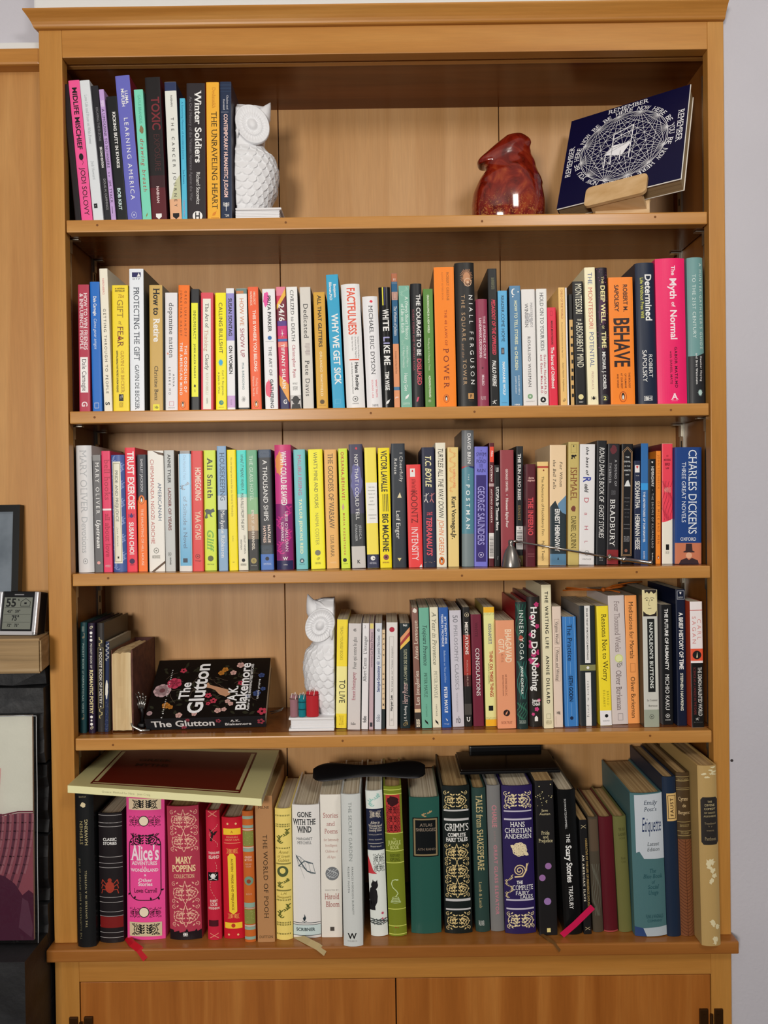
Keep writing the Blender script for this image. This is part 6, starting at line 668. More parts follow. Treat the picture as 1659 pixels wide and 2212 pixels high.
# four adjustable shelves
PLUG = mat('7c4c20', .6)
random.seed(3)
for r in (1, 2, 3, 4):
    z = SHZ[r]; t = empty('shelf', (0, 0, z-T))
    tag(t, {1: 'topmost loose wooden shelf, holding owl, red vase and leaning cover', 2: 'second loose wooden shelf down, fully packed with books', 3: 'third loose wooden shelf down, with metal snuffer on it', 4: 'fourth loose wooden shelf down, with owl and floral cover'}[r], 'shelf', 'adjustable shelves of the bookcase')
    bm = bmesh.new(); bx(bm, -.5152, .5142, .0002, .022, 0, T, 0, .0022); fe = new('front_edge', bm, WSH, t)
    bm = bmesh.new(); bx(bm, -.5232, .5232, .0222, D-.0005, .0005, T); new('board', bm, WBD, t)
    for x in [(-.47, -.17, .14, .43), (-.48, -.05, .12, .44), (-.47, -.2, .1, .38), (-.46, -.1, .05, .4)][r-1]:
        bm = bmesh.new(); lathe(bm, [(.0019, 0), (.0019, .0004), (0, .0004)], 10, Matrix.Translation((x+.02*random.random(), .0002, T*.45+.004*random.random()))@Matrix.Rotation(math.pi/2, 4, 'X'))
        new('plug', bm, PLUG, fe)

# ---------------------------------------------------------------- the books
BOOKOBJ = {}
for row, x, y, lean, w, h, dp, k, col, side, look, DD in BOOKS:
    z = SHZ[row]+abs(math.sin(lean))*w/2+.0003
    name = 'hardcover_book' if k == 'h' else 'paperback_book'
    root = empty(name, (x, y, z), (0, lean, 0))
    look2 = look if any(q in look for q in ('shelf', 'rightmost of all')) else look+', '+ROWN[row]
    tag(root, look2, 'book', 'books standing on the '+ROWN[row])
    rg = .22 if 'glossy' in look else .42
    old = row == 5 and any(q in look for q in ('old', 'worn', 'olive cloth', 'linen', 'navy cloth', 'tooled', 'tan cloth'))
    b, p, cov = book_parts(root, w, h, dp, k == 'h', col, side, rg, PAGES_OLD if old else None)
    Spine(w, h, b, p, cov, rg).decals(DD)   # printing belongs to the cover: book > cover > title
    BOOKOBJ[look] = root
def world_part(look, name, bm, m, smooth=False):
    root = BOOKOBJ[look]; M = (Matrix.Translation(root.location)@root.rotation_euler.to_matrix().to_4x4()).inverted()
    return new(name, bm, m, root, smooth, M)
def ribbon(pts, wid, n=None):
    bm = bmesh.new(); L = [Vector(p) for p in pts]; prev = None
    for i, p in enumerate(L):
        d = (L[min(i+1, len(L)-1)]-L[max(i-1, 0)]).normalized(); s = d.cross(Vector(n or (0, -.5, .86))).normalized()*wid/2
        q = (bm.verts.new(p-s), bm.verts.new(p+s))
        if prev: bm.faces.new((prev[0], prev[1], q[1], q[0]))
        prev = q
    return bm
Z5 = SHZ[5]
world_part('black leather look book with silver ridges titled classic stories', 'ribbon_bookmark', ribbon([(-.44, .012, Z5+.002), (-.425, -.010, Z5+.0035), (-.41, -.0208, Z5+.001), (-.399, -.0222, Z5-.014)], .011), mat('c01c28', .4))
world_part('pale yellow hardcover with olive folk pattern', 'ribbon_bookmark', ribbon([(-.165, .012, Z5+.002), (-.14, -.012, Z5+.0035), (-.125, -.0207, Z5+.001), (-.113, -.0222, Z5-.008)], .011), mat('b8a478', .4))
world_part('deep purple hardcover with cream rose and snail', 'ribbon_bookmark', ribbon([(.232, .012, Z5+.002), (.243, -.008, Z5+.003), (.252, -.0207, Z5+.001), (.260, -.0222, Z5-.010)], .005), mat('6c4a24', .4))
world_part('glossy black hardcover titled the scary stories treasury', 'ribbon_bookmark', ribbon([(.268, -.001, Z5+.003), (.288, -.004, Z5+.022), (.318, -.003, Z5+.05)], .010, (0, -1, 0)), mat('c81850', .4))

# ---------------------------------------------------------------- book standing open-edge out, yellowed
ob = empty('old_book', (-.4495, .034, SHZ[4]+.0003)); tag(ob, 'old book turned round with yellowed ragged page edges facing out, left of skeletal hand', 'book', 'books standing on the fourth shelf')
bm = bmesh.new(); bx(bm, -.0165, .0150, .0005, .118, .002, .131); bmesh.ops.subdivide_edges(bm, edges=bm.edges[:], cuts=6, use_grid_fill=True)
random.seed(2)
for v in bm.verts:
    if v.co.y < .001: v.co.y += random.uniform(-.0012, .001)
    if v.co.z > .13: v.co.z += random.uniform(-.0025, .001)
new('page_block', bm, noise_mat('yellowed_pages', [(.3, 'c0a070'), (.5, 'd4ba8c'), (.7, 'e0caa0')], (120, 3, 2), 4, .85, .2, 1), ob)
for s, c in ((-1, '5c3828'), (1, '4a2622')):
    bm = bmesh.new(); x0 = -.0180 if s < 0 else .0152; bx(bm, x0, x0+(.0013 if s < 0 else .0025), .0015, .125, 0, .136, 0, .0005); new('cover_board', bm, noise_mat('old_cloth', [(.3, c), (.7, '6c4030')], (20, 20, 20), 4, .7), ob)
box('spine_panel', -.0185, .018, .122, .125, 0, .136, mat('4a2622', .7), ob)

# ---------------------------------------------------------------- square navy cover on wooden stand
rb = empty('paperback_book', (.2882, .0664, 1.9949)); rb.rotation_euler = (Matrix.Rotation(math.radians(-34.2), 3, 'Z')@Matrix.Rotation(math.radians(-24.6), 3, 'X')@Matrix.Rotation(math.radians(-.8), 3, 'Y')).to_euler()
tag(rb, 'square navy paperback with white line circle, propped face out on a pale stand', 'book')
W_, H_, TH = .2, .2, .026
box('cover', 0, W_, 0, .0006, 0, H_, mat('0e0e34', .35), rb); box('cover_lining', -.0003, W_+.0012, .0007, .0022, -.0012, H_+.0003, mat('ece8e0', .5), rb, .0004); box('back_cover', 0, W_, TH, TH+.0009, 0, H_, mat('e4ded4', .5), rb, .0003)
box('spine_panel', -.0009, .0001, 0, TH+.0009, 0, H_, mat('101038', .35), rb)
box('page_block', .0004, W_-.0015, .0011, TH-.0002, .001, H_-.001, noise_mat('brown_pages', [(.3, '77603f'), (.6, '9c8460'), (.8, 'b09872')], (2, 900, 2), 2, .85, 0, 1), rb)
class Face(Spine):
    def place(s, V, F, name, col, rough=None):
        s.n += 1; off = .0002+.00006*s.n; bm = bmesh.new(); vs = [bm.verts.new((x, -off, z)) for x, z in V]
        for f in F:
            try: q = bm.faces.new([vs[i] for i in f]); q.normal_update(); q.normal.y > 0 and q.normal_flip()
            except ValueError: pass
        return new(name, bm, mat(col, .4), s.root)
fc = Face(W_, H_, 0, 1, rb); cx, cz, R0 = .1, .1045, .0725
pt = [(cx+R0*math.cos(2*math.pi*k/12+.2), cz+R0*math.sin(2*math.pi*k/12+.2)) for k in range(12)]
P = []
for i in range(12):
    for j in range(i+1, 12): P += strk([pt[i], pt[j]], .00055)
P += strk(disc(cx, cz, R0, 48), .0009, True)
for p in pt: P.append(disc(p[0], p[1], .0018, 8))
fc.polys(P, 'line_circle', 'f0f0f4')
ch = []
for a, b_ in (((-.018, -.035), (-.018, .03)), ((.012, -.03), (.014, .042)), ((-.018, .03), (.014, .042)), ((-.018, 0), (.012, .006)), ((-.028, -.01), (.012, .006)), ((-.028, -.01), (-.028, -.04)), ((-.003, -.03), (-.003, -.01)), ((-.018, .02), (.013, .03))): ch += strk([(cx+a[0], cz+a[1]), (cx+b_[0], cz+b_[1])], .0016)
ch.append([(cx-.03, cz-.012), (cx+.0, cz-.02), (cx+.014, cz+.004), (cx-.016, cz+.006)])
fc.polys(ch, 'chair_drawing', 'f4f4f8')
V, F = [], []; s = 'BE HERE NOW HERE BE YOU BE NOW HERE BE HERE NOW YOU BE HERE NOW BE '; n = len(s)
for i, c in enumerate(s):
    a = math.radians(118)-2*math.pi*i/n; g, f = text_polys(c, .008, .0085, 's') if c != ' ' else ([], [])
    ca, sa = math.cos(a-math.pi/2), math.sin(a-math.pi/2); r = R0+.0062; k = len(V)
    V += [(cx+r*math.cos(a)+x*ca-y*sa, cz+r*math.sin(a)+x*sa+y*ca) for x, y in g]; F += [tuple(q+k for q in h) for h in f]
for (tx, tz, ang) in ((cx, .1925, 0), (.1905, cz+.01, -90), (.0095, cz-.005, 90)):
    g, f = text_polys('REMEMBER', .068, .0095, 's'); ca, sa = math.cos(math.radians(ang)), math.sin(math.radians(ang)); k = len(V)
    V += [(tx+x*ca-y*sa, tz+x*sa+y*ca) for x, y in g]; F += [tuple(q+k for q in h) for h in f]
fc.place(V, F, 'title', 'f0f0f4')
sd = empty('book_stand', (.36, .05, SHZ[1])); tag(sd, 'pale plywood display stand with rounded lip holding up the navy cover', 'stand')
PLY = noise_mat('plywood', [(.3, 'c49c68'), (.6, 'd4b080'), (.8, 'dcbc90')], (6, 60, 60), 4, .5, 0, 1)
Mr = Matrix.Translation(rb.location)@rb.rotation_euler.to_matrix().to_4x4(); Mi = Matrix.Translation(sd.location).inverted()
bm = bmesh.new(); r = .008; x0, x1, z0, z1 = .050, .150, -.017, .023; pts = []
for ox, oy, a0 in ((x1-r, z1-r, 0), (x0+r, z1-r, 90), (x0+r, z0+r, 180), (x1-r, z0+r, 270)): pts += [(ox+r*math.cos(math.radians(a0+22.5*k)), oy+r*math.sin(math.radians(a0+22.5*k))) for k in range(5)]
extr(bm, pts, 'y', -.0065, -.001); bm.transform(Mi@Mr); new('lip', bm, PLY, sd)
bm = bmesh.new(); extr(bm, [(q[0], q[1]*3.2+.05) for q in pts], 'y', TH+.002, TH+.007); bm.transform(Mi@Mr); new('back_rest', bm, PLY, sd)
bm = bmesh.new(); bx(bm, .06, .142, -.0008, TH+.006, -.0155, -.0085); bm.transform(Mi@Mr); new('tray', bm, PLY, sd)
bm = bmesh.new(); bx(bm, -.01, .075, -.022, -.004, 0.0003, .021, 0, .001); bm.transform(Matrix.Rotation(math.radians(-20), 4, 'Z')); new('foot_block', bm, PLY, sd)
bm = bmesh.new(); bx(bm, .0, .006, .0, .075, .0003, .02, 0, .001); new('rear_leg', bm, PLY, sd)

# ---------------------------------------------------------------- floral black paperback lying back on a rest
gb = empty('paperback_book', (-.4108, .026, 1.1500)); gb.rotation_euler = (Matrix.Rotation(math.radians(3.3), 3, 'Z')@Matrix.Rotation(math.radians(-56.7), 3, 'X')).to_euler()
tag(gb, 'black floral paperback titled the glutton reclining face up, spine towards the shelf edge', 'book')
W_, H_, TH = .198, .135, .025
box('cover', 0, W_, 0, .0008, 0, H_, mat('15110f', .3), gb); box('back_cover', 0, W_, TH, TH+.0008, 0, H_, mat('15110f', .3), gb)
box('spine_panel', 0, W_, 0, TH+.0008, -.0008, 0, mat('24262a', .3), gb); box('page_block', .0006, W_-.0006, .001, TH-.0002, .0002, H_-.001, PAGES, gb)
fc = Face(W_, H_, 0, 1, gb); random.seed(8)
def petals(x, z, r, k=6, q=.55): return [disc(x+r*.62*math.cos(2*math.pi*i/k+x*50), z+r*.62*math.sin(2*math.pi*i/k+x*50), r*q, 10) for i in range(k)]
lv = []
for i in range(90):
    x, z, a = random.uniform(.008, .18), random.uniform(.006, .118), random.uniform(0, 6.28)
    lv.append(leafp(x, z, a, random.uniform(.006, .014), random.uniform(.003, .006)))
fc.polys([q for q in lv if all(0 < c[0] < W_ and 0 < c[1] < H_ for c in q)], 'leaf_print', '2c2c20')
st = []
for i in range(26):
    x, z, a = random.uniform(.02, .17), random.uniform(.02, .11), random.uniform(0, 6.28); L = [(x, z)]
    for k in range(4): a += random.uniform(-.5, .5); x += .006*math.cos(a); z += .006*math.sin(a); L.append((x, z))
    st += strk(L, .0007)
fc.polys([q for q in st if all(0 < c[0] < W_ and 0 < c[1] < H_ for c in q)], 'stem_print', '5c4c40')
fc.polys([p for x, z, r in ((.018, .062, .013), (.006, .012, .004)) for p in petals(x, z, r, 8)], 'flower_print', 'c4a4a8')
fc.polys([disc(.018, .062, .005, 10)], 'flower_print', '6c4448')
fc.polys([p for x, z, r in ((.036, .078, .011),) for p in petals(x, z, r)], 'flower_print', 'c0405c')
fc.polys([p for x, z, r in ((.098, .048, .006), (.108, .036, .006), (.1, .03, .004), (.15, .075, .005), (.192, .01, .008), (.047, .108, .006)) for p in petals(x, z, r, 5, .4)], 'flower_print', 'b83c50')
fc.polys([p for x, z, r in ((.12, .108, .005), (.114, .1, .005), (.03, .028, .006), (.038, .024, .004)) for p in petals(x, z, r, 5)], 'flower_print', 'b87830')
fc.polys([p for x, z, r in ((.132, .034, .004), (.138, .028, .004), (.118, .014, .005), (.128, .016, .004), (.146, .118, .006), (.135, .1, .005), (.08, .008, .004), (.055, .006, .005)) for p in petals(x, z, r, 5)], 'flower_print', 'd4a8a0')
fc.polys([p for x, z, r in ((.185, .092, .005), (.18, .05, .006), (.19, .06, .004), (.165, .044, .004)) for p in petals(x, z, r, 5)], 'flower_print', '3c4c7c')
fc.polys([[(.086, .068), (.094, .078), (.098, .072), (.112, .067), (.13, .06), (.135, .05), (.128, .044), (.116, .05), (.108, .06), (.1, .064)]], 'creature_print', 'c09070')
V, F = [], []
for t, x, z, L, hh in (('The', .057, .06, .038, .0165), ('Glutton', .0795, .066, .116, .0245), ('A.K.', .139, .052, .034, .0155), ('Blakemore', .1555, .068, .11, .0165)):
    g, f = text_polys(t, L, hh, 'b'); k = len(V); V += [(x-b_, z+a) for a, b_ in g]; F += [tuple(q+k for q in h) for h in f]
fc.place(V, F, 'title', 'f0f0f2')
V, F = [], []
for t, x, z, L, hh in (('Author of THE MANNINGTREE WITCHES', .1675, .066, .108, .0042), ('A glorious novel of desire', .0275, .055, .11, .0026), ('Utterly gripping', .182, .06, .045, .003)):
    g, f = text_polys(t, L, hh, 'b'); k = len(V); V += [(x-b_, z+a) for a, b_ in g]; F += [tuple(q+k for q in h) for h in f]
fc.place(V, F, 'lettering', 'e4e4e4')
bm = bmesh.new(); vs = []
for t, x, y, L, hh in (('The Glutton', .062, .012, .104, .0135), ('A.K.', .148, .0195-.011, .016, .005), ('Blakemore', .152, .0165, .044, .0055)):
    g, f = text_polys(t, L, hh, 'b'); q = [bm.verts.new((x+a, y-b_, -.001)) for a, b_ in g]
    for h in f:
        try: bm.faces.new([q[i] for i in h])
        except ValueError: pass
new('spine_title', bm, mat('f4f4f4', .4), gb)
bm = bmesh.new()
for x, y, r in ((.19, .012, .007), (.062, .022, .005), (.07, .004, .004), (.12, .008, .005)):
    for k in range(5):
        c = disc(x+r*.6*math.cos(k*1.257), min(TH-.002, max(.002, y+r*.6*math.sin(k*1.257))), r*.35, 8); bm.faces.new([bm.verts.new((a, max(.0002, b_), -.0009)) for a, b_ in c])
new('flower_print', bm, mat('b04858', .4), gb)
# the rest: skeletal hand with a wooden back easel
sk = empty('skeletal_hand_rest', (-.425, .055, SHZ[4]+.0003)); tag(sk, 'small black and silver skeletal hand ornament beside the reclining floral cover', 'ornament')
SIL = mat('b8b8b4', .25, .9); BLK = mat('18181a', .4)
bm = bmesh.new(); bx(bm, -.006, .006, -.004, .014, 0, .008, 0, .002); tube(bm, [(0, .005, .01), (.001, .004, .024), (-.001, .003, .034)], [.0026, .0022, .0036], 10); new('wrist', bm, BLK, sk, True)
for k, (dx, dz, l) in enumerate(((-.011, .030, .7), (-.006, .036, .95), (-.001, .038, 1), (.004, .036, .92), (.009, .029, .75))):
    bm = bmesh.new(); x, y, z = dx*.4, .003, .032
    for j, sg in enumerate((.013, .009, .007)):
        x2, y2, z2 = x+dx*.35*l, y-.003*(j+.3), z+sg*l; tube(bm, [(x, y, z), ((x+x2)/2, (y+y2)/2, (z+z2)/2), (x2, y2, z2)], [.0017, .0010, .0015], 8); x, y, z = x2, y2, z2+.0008
    new('finger', bm, SIL, sk, True)
bm = bmesh.new(); tube(bm, [(-.010, -.01, .006), (-.014, -.018, .02), (-.008, -.02, .008), (.006, -.022, .002), (.02, -.02, .0015)], [.0018, .0014, .002, .0026, .0016], 8); new('thumb', bm, SIL, sk, True)
er = empty('book_rest', (-.3, .1, SHZ[4]+.0003)); tag(er, 'low wooden rest with small wire loop holding up the floral cover', 'stand')
Mg = Matrix.Translation(gb.location)@gb.rotation_euler.to_matrix().to_4x4(); Me = Matrix.Translation(er.location).inverted()
bm = bmesh.new(); bx(bm, .03, .165, TH+.0018, TH+.005, .03, .12); bm.transform(Me@Mg); new('back_rest', bm, PLY, er)
box('rear_leg', -.04, .04, .0405, .0445, 0, .030, PLY, er)
bm = bmesh.new(); tube(bm, [(.085, .0, .012), (.104, -.01, .018), (.110, -.012, .022), (.107, -.014, .018), (.088, -.004, .010)], .0009, 6); new('wire_loop', bm, SIL, er)

# ---------------------------------------------------------------- white ceramic owl bookends (each is half an owl)
CER = bpy.data.materials.new('white_glazed_ceramic'); CER.use_nodes = True
pb = CER.node_tree.nodes['Principled BSDF']; pb.inputs['Base Color'].default_value = lin('e6e7ea'); pb.inputs['Roughness'].default_value = .5; pb.inputs['Coat Weight'].default_value = 0
nn = CER.node_tree.nodes.new('ShaderNodeTexNoise'); nn.inputs['Scale'].default_value = 60; nb = CER.node_tree.nodes.new('ShaderNodeBump'); nb.inputs['Strength'].default_value = .05
CER.node_tree.links.new(nn.outputs['Fac'], nb.inputs['Height']); CER.node_tree.links.new(nb.outputs[0], pb.inputs['Normal'])
def interp(tab, z):
    for (z0, a0), (z1, a1) in zip(tab, tab[1:]):
        if z <= z1:
            t = (z-z0)/(z1-z0); t = t*t*(3-2*t); return a0+(a1-a0)*t
    return tab[-1][1]
def owl(loc, sgn, rot, hs, xs, label, eyaw, es):
    root = empty('owl_bookend', loc, (0, 0, rot)); tag(root, label, 'figurine', 'owl bookends')
    A = [(.022, .030), (.04, .041), (.07, .050), (.1, .0525), (.122, .049), (.137, .038), (.148, .0345), (.16, .0355), (.175, .0375), (.19, .037), (.203, .035), (.209, .034), (.2135, .022)]
    B = [(.022, .030), (.05, .038), (.09, .042), (.12, .038), (.14, .030), (.16, .031), (.18, .032), (.2, .030), (.2135, .018)]
    nz, nt = 250, 150; bm = bmesh.new(); rows = []
    for i in range(nz+1):
        z = .022+(.2135-.022)*i/nz; row_ = []
        a, b_ = interp(A, z)*xs, interp(B, z)
        for j in range(nt+1):
            th = -math.pi/2+math.pi*j/nt; e = .85
            ct, s_ = math.cos(th), math.sin(th); x = a*abs(ct)**e; y = b_*math.copysign(abs(s_)**e, s_); d = 0
            arc = j/nt
            if z < .138 or (z > .185 and y > -.012):
                cell = .0115 if z < .138 else .008; v = z/cell; k = math.floor(v); u = arc*12+(.5 if k % 2 else 0); fu = u-math.floor(u)-.5; fv = v-k
                edge = fv-(1-math.sqrt(max(0, 1-(2*fu)**2)))*.8   # rounded lower rim of each feather
                d = .0027*((1-min(1, edge)*.75) if edge > 0 else .12)*min(1, (z-.022)/.01)
                d += .00022*math.cos(fu*40)
            # eye hollow
            ex, ez = .0215*xs, .172
            if y < 0:
                q = math.hypot((x-ex)/(.021*xs), (z-ez)/.028)
                if q < 1.25: d -= .002*max(0, 1-q)
            rr = math.hypot(x, y) or 1
            row_.append(bm.verts.new((sgn*(x+d*x/rr), y+d*y/rr, z)))
        rows.append(row_)
    for r0, r1 in zip(rows, rows[1:]):
        for j in range(nt): bm.faces.new((r0[j], r0[j+1], r1[j+1], r1[j]))
        bm.faces.new((r0[nt], r0[0], r1[0], r1[nt]))
    bm.faces.new(rows[0]); bm.faces.new(rows[-1]); bmesh.ops.recalc_face_normals(bm, faces=bm.faces)
    bm.transform(Matrix.Diagonal((1, 1, hs, 1))); new('body', bm, CER, root, True)
    # eye disc: ringed dish with fine radial grooves
    bm = bmesh.new(); prof = [(.0271, -.004), (.0271, .001), (.0258, .0026), (.0245, .0010), (.020, -.0002), (.016, -.0010), (.0152, .0006), (.0145, .0014), (.0135, .0006), (.011, -.0006), (.009, -.0010), (.0075, .0006), (.0070, .0012), (.0055, .0030), (.003, .0042), (0, .0046)]
    seg = 120; rings = []
    for r_, h_ in prof:
        rings.append([bm.verts.new((r_*math.cos(2*math.pi*k/seg), r_*math.sin(2*math.pi*k/seg), h_+(.0009 if (k//2) % 2 and (.0145 < r_ < .025 or .0075 < r_ < .014) else 0))) for k in range(seg)])
    for a_, b2 in zip(rings, rings[1:]):
        for k in range(seg): bm.faces.new((a_[k], a_[(k+1) % seg], b2[(k+1) % seg], b2[k]))
    bmesh.ops.remove_doubles(bm, verts=bm.verts, dist=1e-6); bmesh.ops.recalc_face_normals(bm, faces=bm.faces)
    ny = sgn*eyaw; Me_ = Matrix.Translation((sgn*.0225*xs, -.0302, .172*hs))@Matrix.Rotation(ny, 4, 'Z')@Matrix.Rotation(math.pi/2, 4, 'X')@Matrix.Rotation(sgn*.5, 4, 'Z')@Matrix.Diagonal((.84*es, 1.05*es, 1, 1))
    bm.transform(Me_); new('eye_disc', bm, CER, root, True)
    # ear tuft, beak, brow
    bm = bmesh.new(); tip = Vector((sgn*.0445*xs, -.006, .2215)); P_ = [(sgn*.030*xs, -.006, .180), (sgn*.034*xs, -.008, .195), (sgn*.0385*xs, -.009, .206), (sgn*.042*xs, -.008, .214), tuple(tip)]
    tube(bm, P_, [.012, .0135, .009, .0045, .0006], 20); bm.transform(Matrix.Diagonal((1, 1, hs, 1))); new('ear_tuft', bm, CER, root, True)
    bm = bmesh.new(); tube(bm, [(sgn*.004, -.028, .165), (sgn*.0036, -.036, .158), (sgn*.003, -.034, .148)], [.0036, .0032, .0006], 14); bm.transform(Matrix.Diagonal((1, 1, hs, 1))); new('beak', bm, CER, root, True)
    bm = bmesh.new(); tube(bm, [(sgn*.003, -.026, .186), (sgn*.012*xs, -.0262, .200), (sgn*.024*xs, -.019, .207), (sgn*.036*xs, -.009, .212)], [.002, .003, .0035, .0015], 10); bm.transform(Matrix.Diagonal((1, 1, hs, 1))); new('brow', bm, CER, root, True)
    # open-book base
    bm = bmesh.new(); X = .075; bx(bm, min(0, sgn*X), max(0, sgn*X), -.045, .05, 0, .0045, 0, .0014); bx(bm, min(0, sgn*X), max(0, sgn*X), -.045, .05, .0185, .0222, 0, .0014)
    bx(bm, min(0, sgn*(X-.004)), max(0, sgn*(X-.004)), -.042, .047, .0046, .0184)
    for k in range(5): bx(bm, min(0, sgn*(X-.0032)), max(0, sgn*(X-.0032)), -.0428, .0475, .0062+k*.0026, .0074+k*.0026)
    new('base', bm, CER, root)
owl((-.2465, .062, SHZ[1]+.0003), 1, 0, .955, 1.22, 'white ceramic half owl bookend facing left beside the navy book on the top shelf', .12, 1.16)
owl((-.0975, .068, SHZ[4]+.0003), -1, 0, 1.0, 1.0, 'white ceramic half owl bookend left of yellow book on the fourth shelf', .12, 1.04)

# three small wax books on the owl's base
for i, (x0, x1, hh, c, cd, nm) in enumerate(((-.1705, -.1575, .036, '9c7078', '6c4c44', 'dusty mauve miniature wax book candle, leftmost of the three by the owl'), (-.1565, -.1445, .036, '1c7c88', '125058', 'teal miniature wax book candle with ribs, between mauve and red ones'), (-.1435, -.1235, .042, 'b82c34', '8c1c24', 'red miniature wax book candle, nearest the white owl'))):
    t = empty('book_candle', ((x0+x1)/2, .0248, SHZ[4]+.0228)); w = x1-x0; tag(t, nm, 'candle', 'miniature wax books on the owl base')
    bm = bmesh.new(); n = 10; pr_ = [(-w/2, .0125)]+[((k/n-.5)*w, .003*abs(2*(k/n-.5))**2) for k in range(n+1)]+[(w/2, .0125)]
    extr(bm, pr_, 'z', 0, hh); bmesh.ops.bevel(bm, geom=[e for e in bm.edges if e.is_boundary is False and e.calc_face_angle(0) > .8], offset=.0012, segments=2, affect='EDGES')
    new('wax_body', bm, mat(c, .25), t)
    bm = bmesh.new()
    for z in ((.013, .025) if i == 1 else (hh-.0055,)): tube(bm, [((k/8-.5)*w*1.01, .003*abs(2*(k/8-.5))**2-.0002, z) for k in range(9)], .0009, 6)
    new('ribs', bm, mat(cd, .3), t)
    bm = bmesh.new(); tube(bm, [(0, .008, hh), (.002, .006, hh+.004), (.004, .002, hh+.001), (.003, -.001, hh-.006)], .0006, 6); tube(bm, [(0, .01, hh), (-.003, .004, hh+.003), (-.004, -.0008, hh-.004)], .0006, 6); new('wick', bm, mat('e4d4cc', .7), t)

# ---------------------------------------------------------------- red art-glass vase
vs = empty('glass_vase', (.209, .078, SHZ[1]+.0003)); tag(vs, 'dark red mottled glass vase with folded over pouring lip', 'vase')
rg = [(790, 1910, 555, 0, 440), (778, 1850, 610, 0, 480), (772, 1700, 655, 0, 510), (772, 1500, 668, 0, 520), (775, 1350, 660, 0, 515), (780, 1200, 630, 0, 495), (808, 1000, 560, 0, 450), (832, 860, 480, 0, 390), (815, 770, 465, 0, 345), (775, 695, 475, 6, 315), (712, 645, 492, 12, 300), (692, 585, 500, 13, 300), (705, 520, 480, 14, 300), (775, 430, 430, 14, 290), (850, 330, 335, 11, 255), (895, 245, 235, 8, 195), (915, 190, 165, 5, 130), (920, 168, 80, 0, 60), (920, 163, 6, 0, 5)]
def cr(p0, p1, p2, p3, t): return tuple(.5*((2*b)+(-a+c)*t+(2*a-5*b+4*c-d)*t*t+(-a+3*b-3*c+d)*t**3) for a, b, c, d in zip(p0, p1, p2, p3))
full = []
for i in range(len(rg)-1):
    for k in range(5): full.append(cr(rg[max(0, i-1)], rg[i], rg[i+1], rg[min(len(rg)-1, i+2)], k/5))
full.append(rg[-1]); K_ = .0000935; bm = bmesh.new(); rings = []; seg = 56
for c_x, c_y, hw, tl, hd in full:
    ring = []
    for k in range(seg):
        a = 2*math.pi*k/seg; fold = 1+(.035*math.cos(3*a+1)+.03*math.cos(5*a)) * (1 if c_y < 1100 else .3)
        x = hw*math.cos(a)*K_*fold; y = hd*math.sin(a)*K_*fold; z = (1910-c_y)*K_+x*math.sin(math.radians(tl))
        ring.append(bm.verts.new(((c_x-800)*K_+x*math.cos(math.radians(tl)), y, max(0, z))))
    rings.append(ring)
for a, b in zip(rings, rings[1:]):
    for k in range(seg): bm.faces.new((a[k], a[(k+1) % seg], b[(k+1) % seg], b[k]))
bm.faces.new(rings[0][::-1]); bm.faces.new(rings[-1]); bmesh.ops.recalc_face_normals(bm, faces=bm.faces)
RG = noise_mat('red_art_glass', [(.32, '500c06'), (.5, '7a1c0e'), (.6, '8e2e18'), (.78, 'aa5426')], (14, 14, 10), 8, .08, 0, 2, 2.2, coat=.6)
n = RG.node_tree; b = n.nodes['Principled BSDF']; tc = [q for q in n.nodes if q.type == 'TEX_COORD'][0]; crn = [q for q in n.nodes if q.type == 'VALTORGB'][0]
vo = n.nodes.new('ShaderNodeTexNoise'); vo.inputs['Scale'].default_value = 190; vo.inputs['Detail'].default_value = 2; vo.inputs['Distortion'].default_value = 1.5
r1 = n.nodes.new('ShaderNodeValToRGB'); r1.color_ramp.elements[0].position = .56; r1.color_ramp.elements[1].position = .64
sx = n.nodes.new('ShaderNodeSeparateXYZ'); mr = n.nodes.new('ShaderNodeMapRange'); mr.inputs[1].default_value = .06; mr.inputs[2].default_value = .015; mr.inputs[3].default_value = 0; mr.inputs[4].default_value = .8
mu = n.nodes.new('ShaderNodeMath'); mu.operation = 'MULTIPLY'; mx = n.nodes.new('ShaderNodeMixRGB'); mx.inputs[2].default_value = lin('b8783c')
n.links.new(tc.outputs['Object'], vo.inputs['Vector']); n.links.new(vo.outputs['Fac'], r1.inputs[0]); n.links.new(tc.outputs['Object'], sx.inputs[0]); n.links.new(sx.outputs['Z'], mr.inputs[0])
n.links.new(r1.outputs[0], mu.inputs[0]); n.links.new(mr.outputs[0], mu.inputs[1]); n.links.new(mu.outputs[0], mx.inputs[0]); n.links.new(crn.outputs[0], mx.inputs[1]); n.links.new(mx.outputs[0], b.inputs['Base Color'])
new('glass_body', bm, RG, vs, True)

# ---------------------------------------------------------------- candle snuffer
sn = empty('candle_snuffer', (.1955, .016, SHZ[3])); tag(sn, 'silver candle snuffer with cone bell and long thin handle lying before the books', 'snuffer')
PEW = mat('8c8884', .3, .85); SILV = mat('c4c0ba', .18, 1)
bm = bmesh.new(); lathe(bm, [(.0155, .0004), (.0158, .002), (.0148, .008), (.0128, .018), (.0092, .028), (.005, .0345), (.0038, .0365), (.0044, .0385), (.0044, .0435), (.003, .045), (0, .045)], 40); new('bell', bm, PEW, sn, True)
def rel(p): return (p[0]-.1955, p[1]-.016, p[2]-SHZ[3])
bm = bmesh.new(); tube(bm, [rel(q) for q in ((.198, .016, 1.4362), (.206, .016, 1.4358))], .0022, 10); new('hinge', bm, SILV, sn, True)
bm = bmesh.new(); tube(bm, [rel(q) for q in ((.206, .016, 1.4358), (.352, .012, 1.4088))], .0017, 12); new('rod', bm, SILV, sn, True)
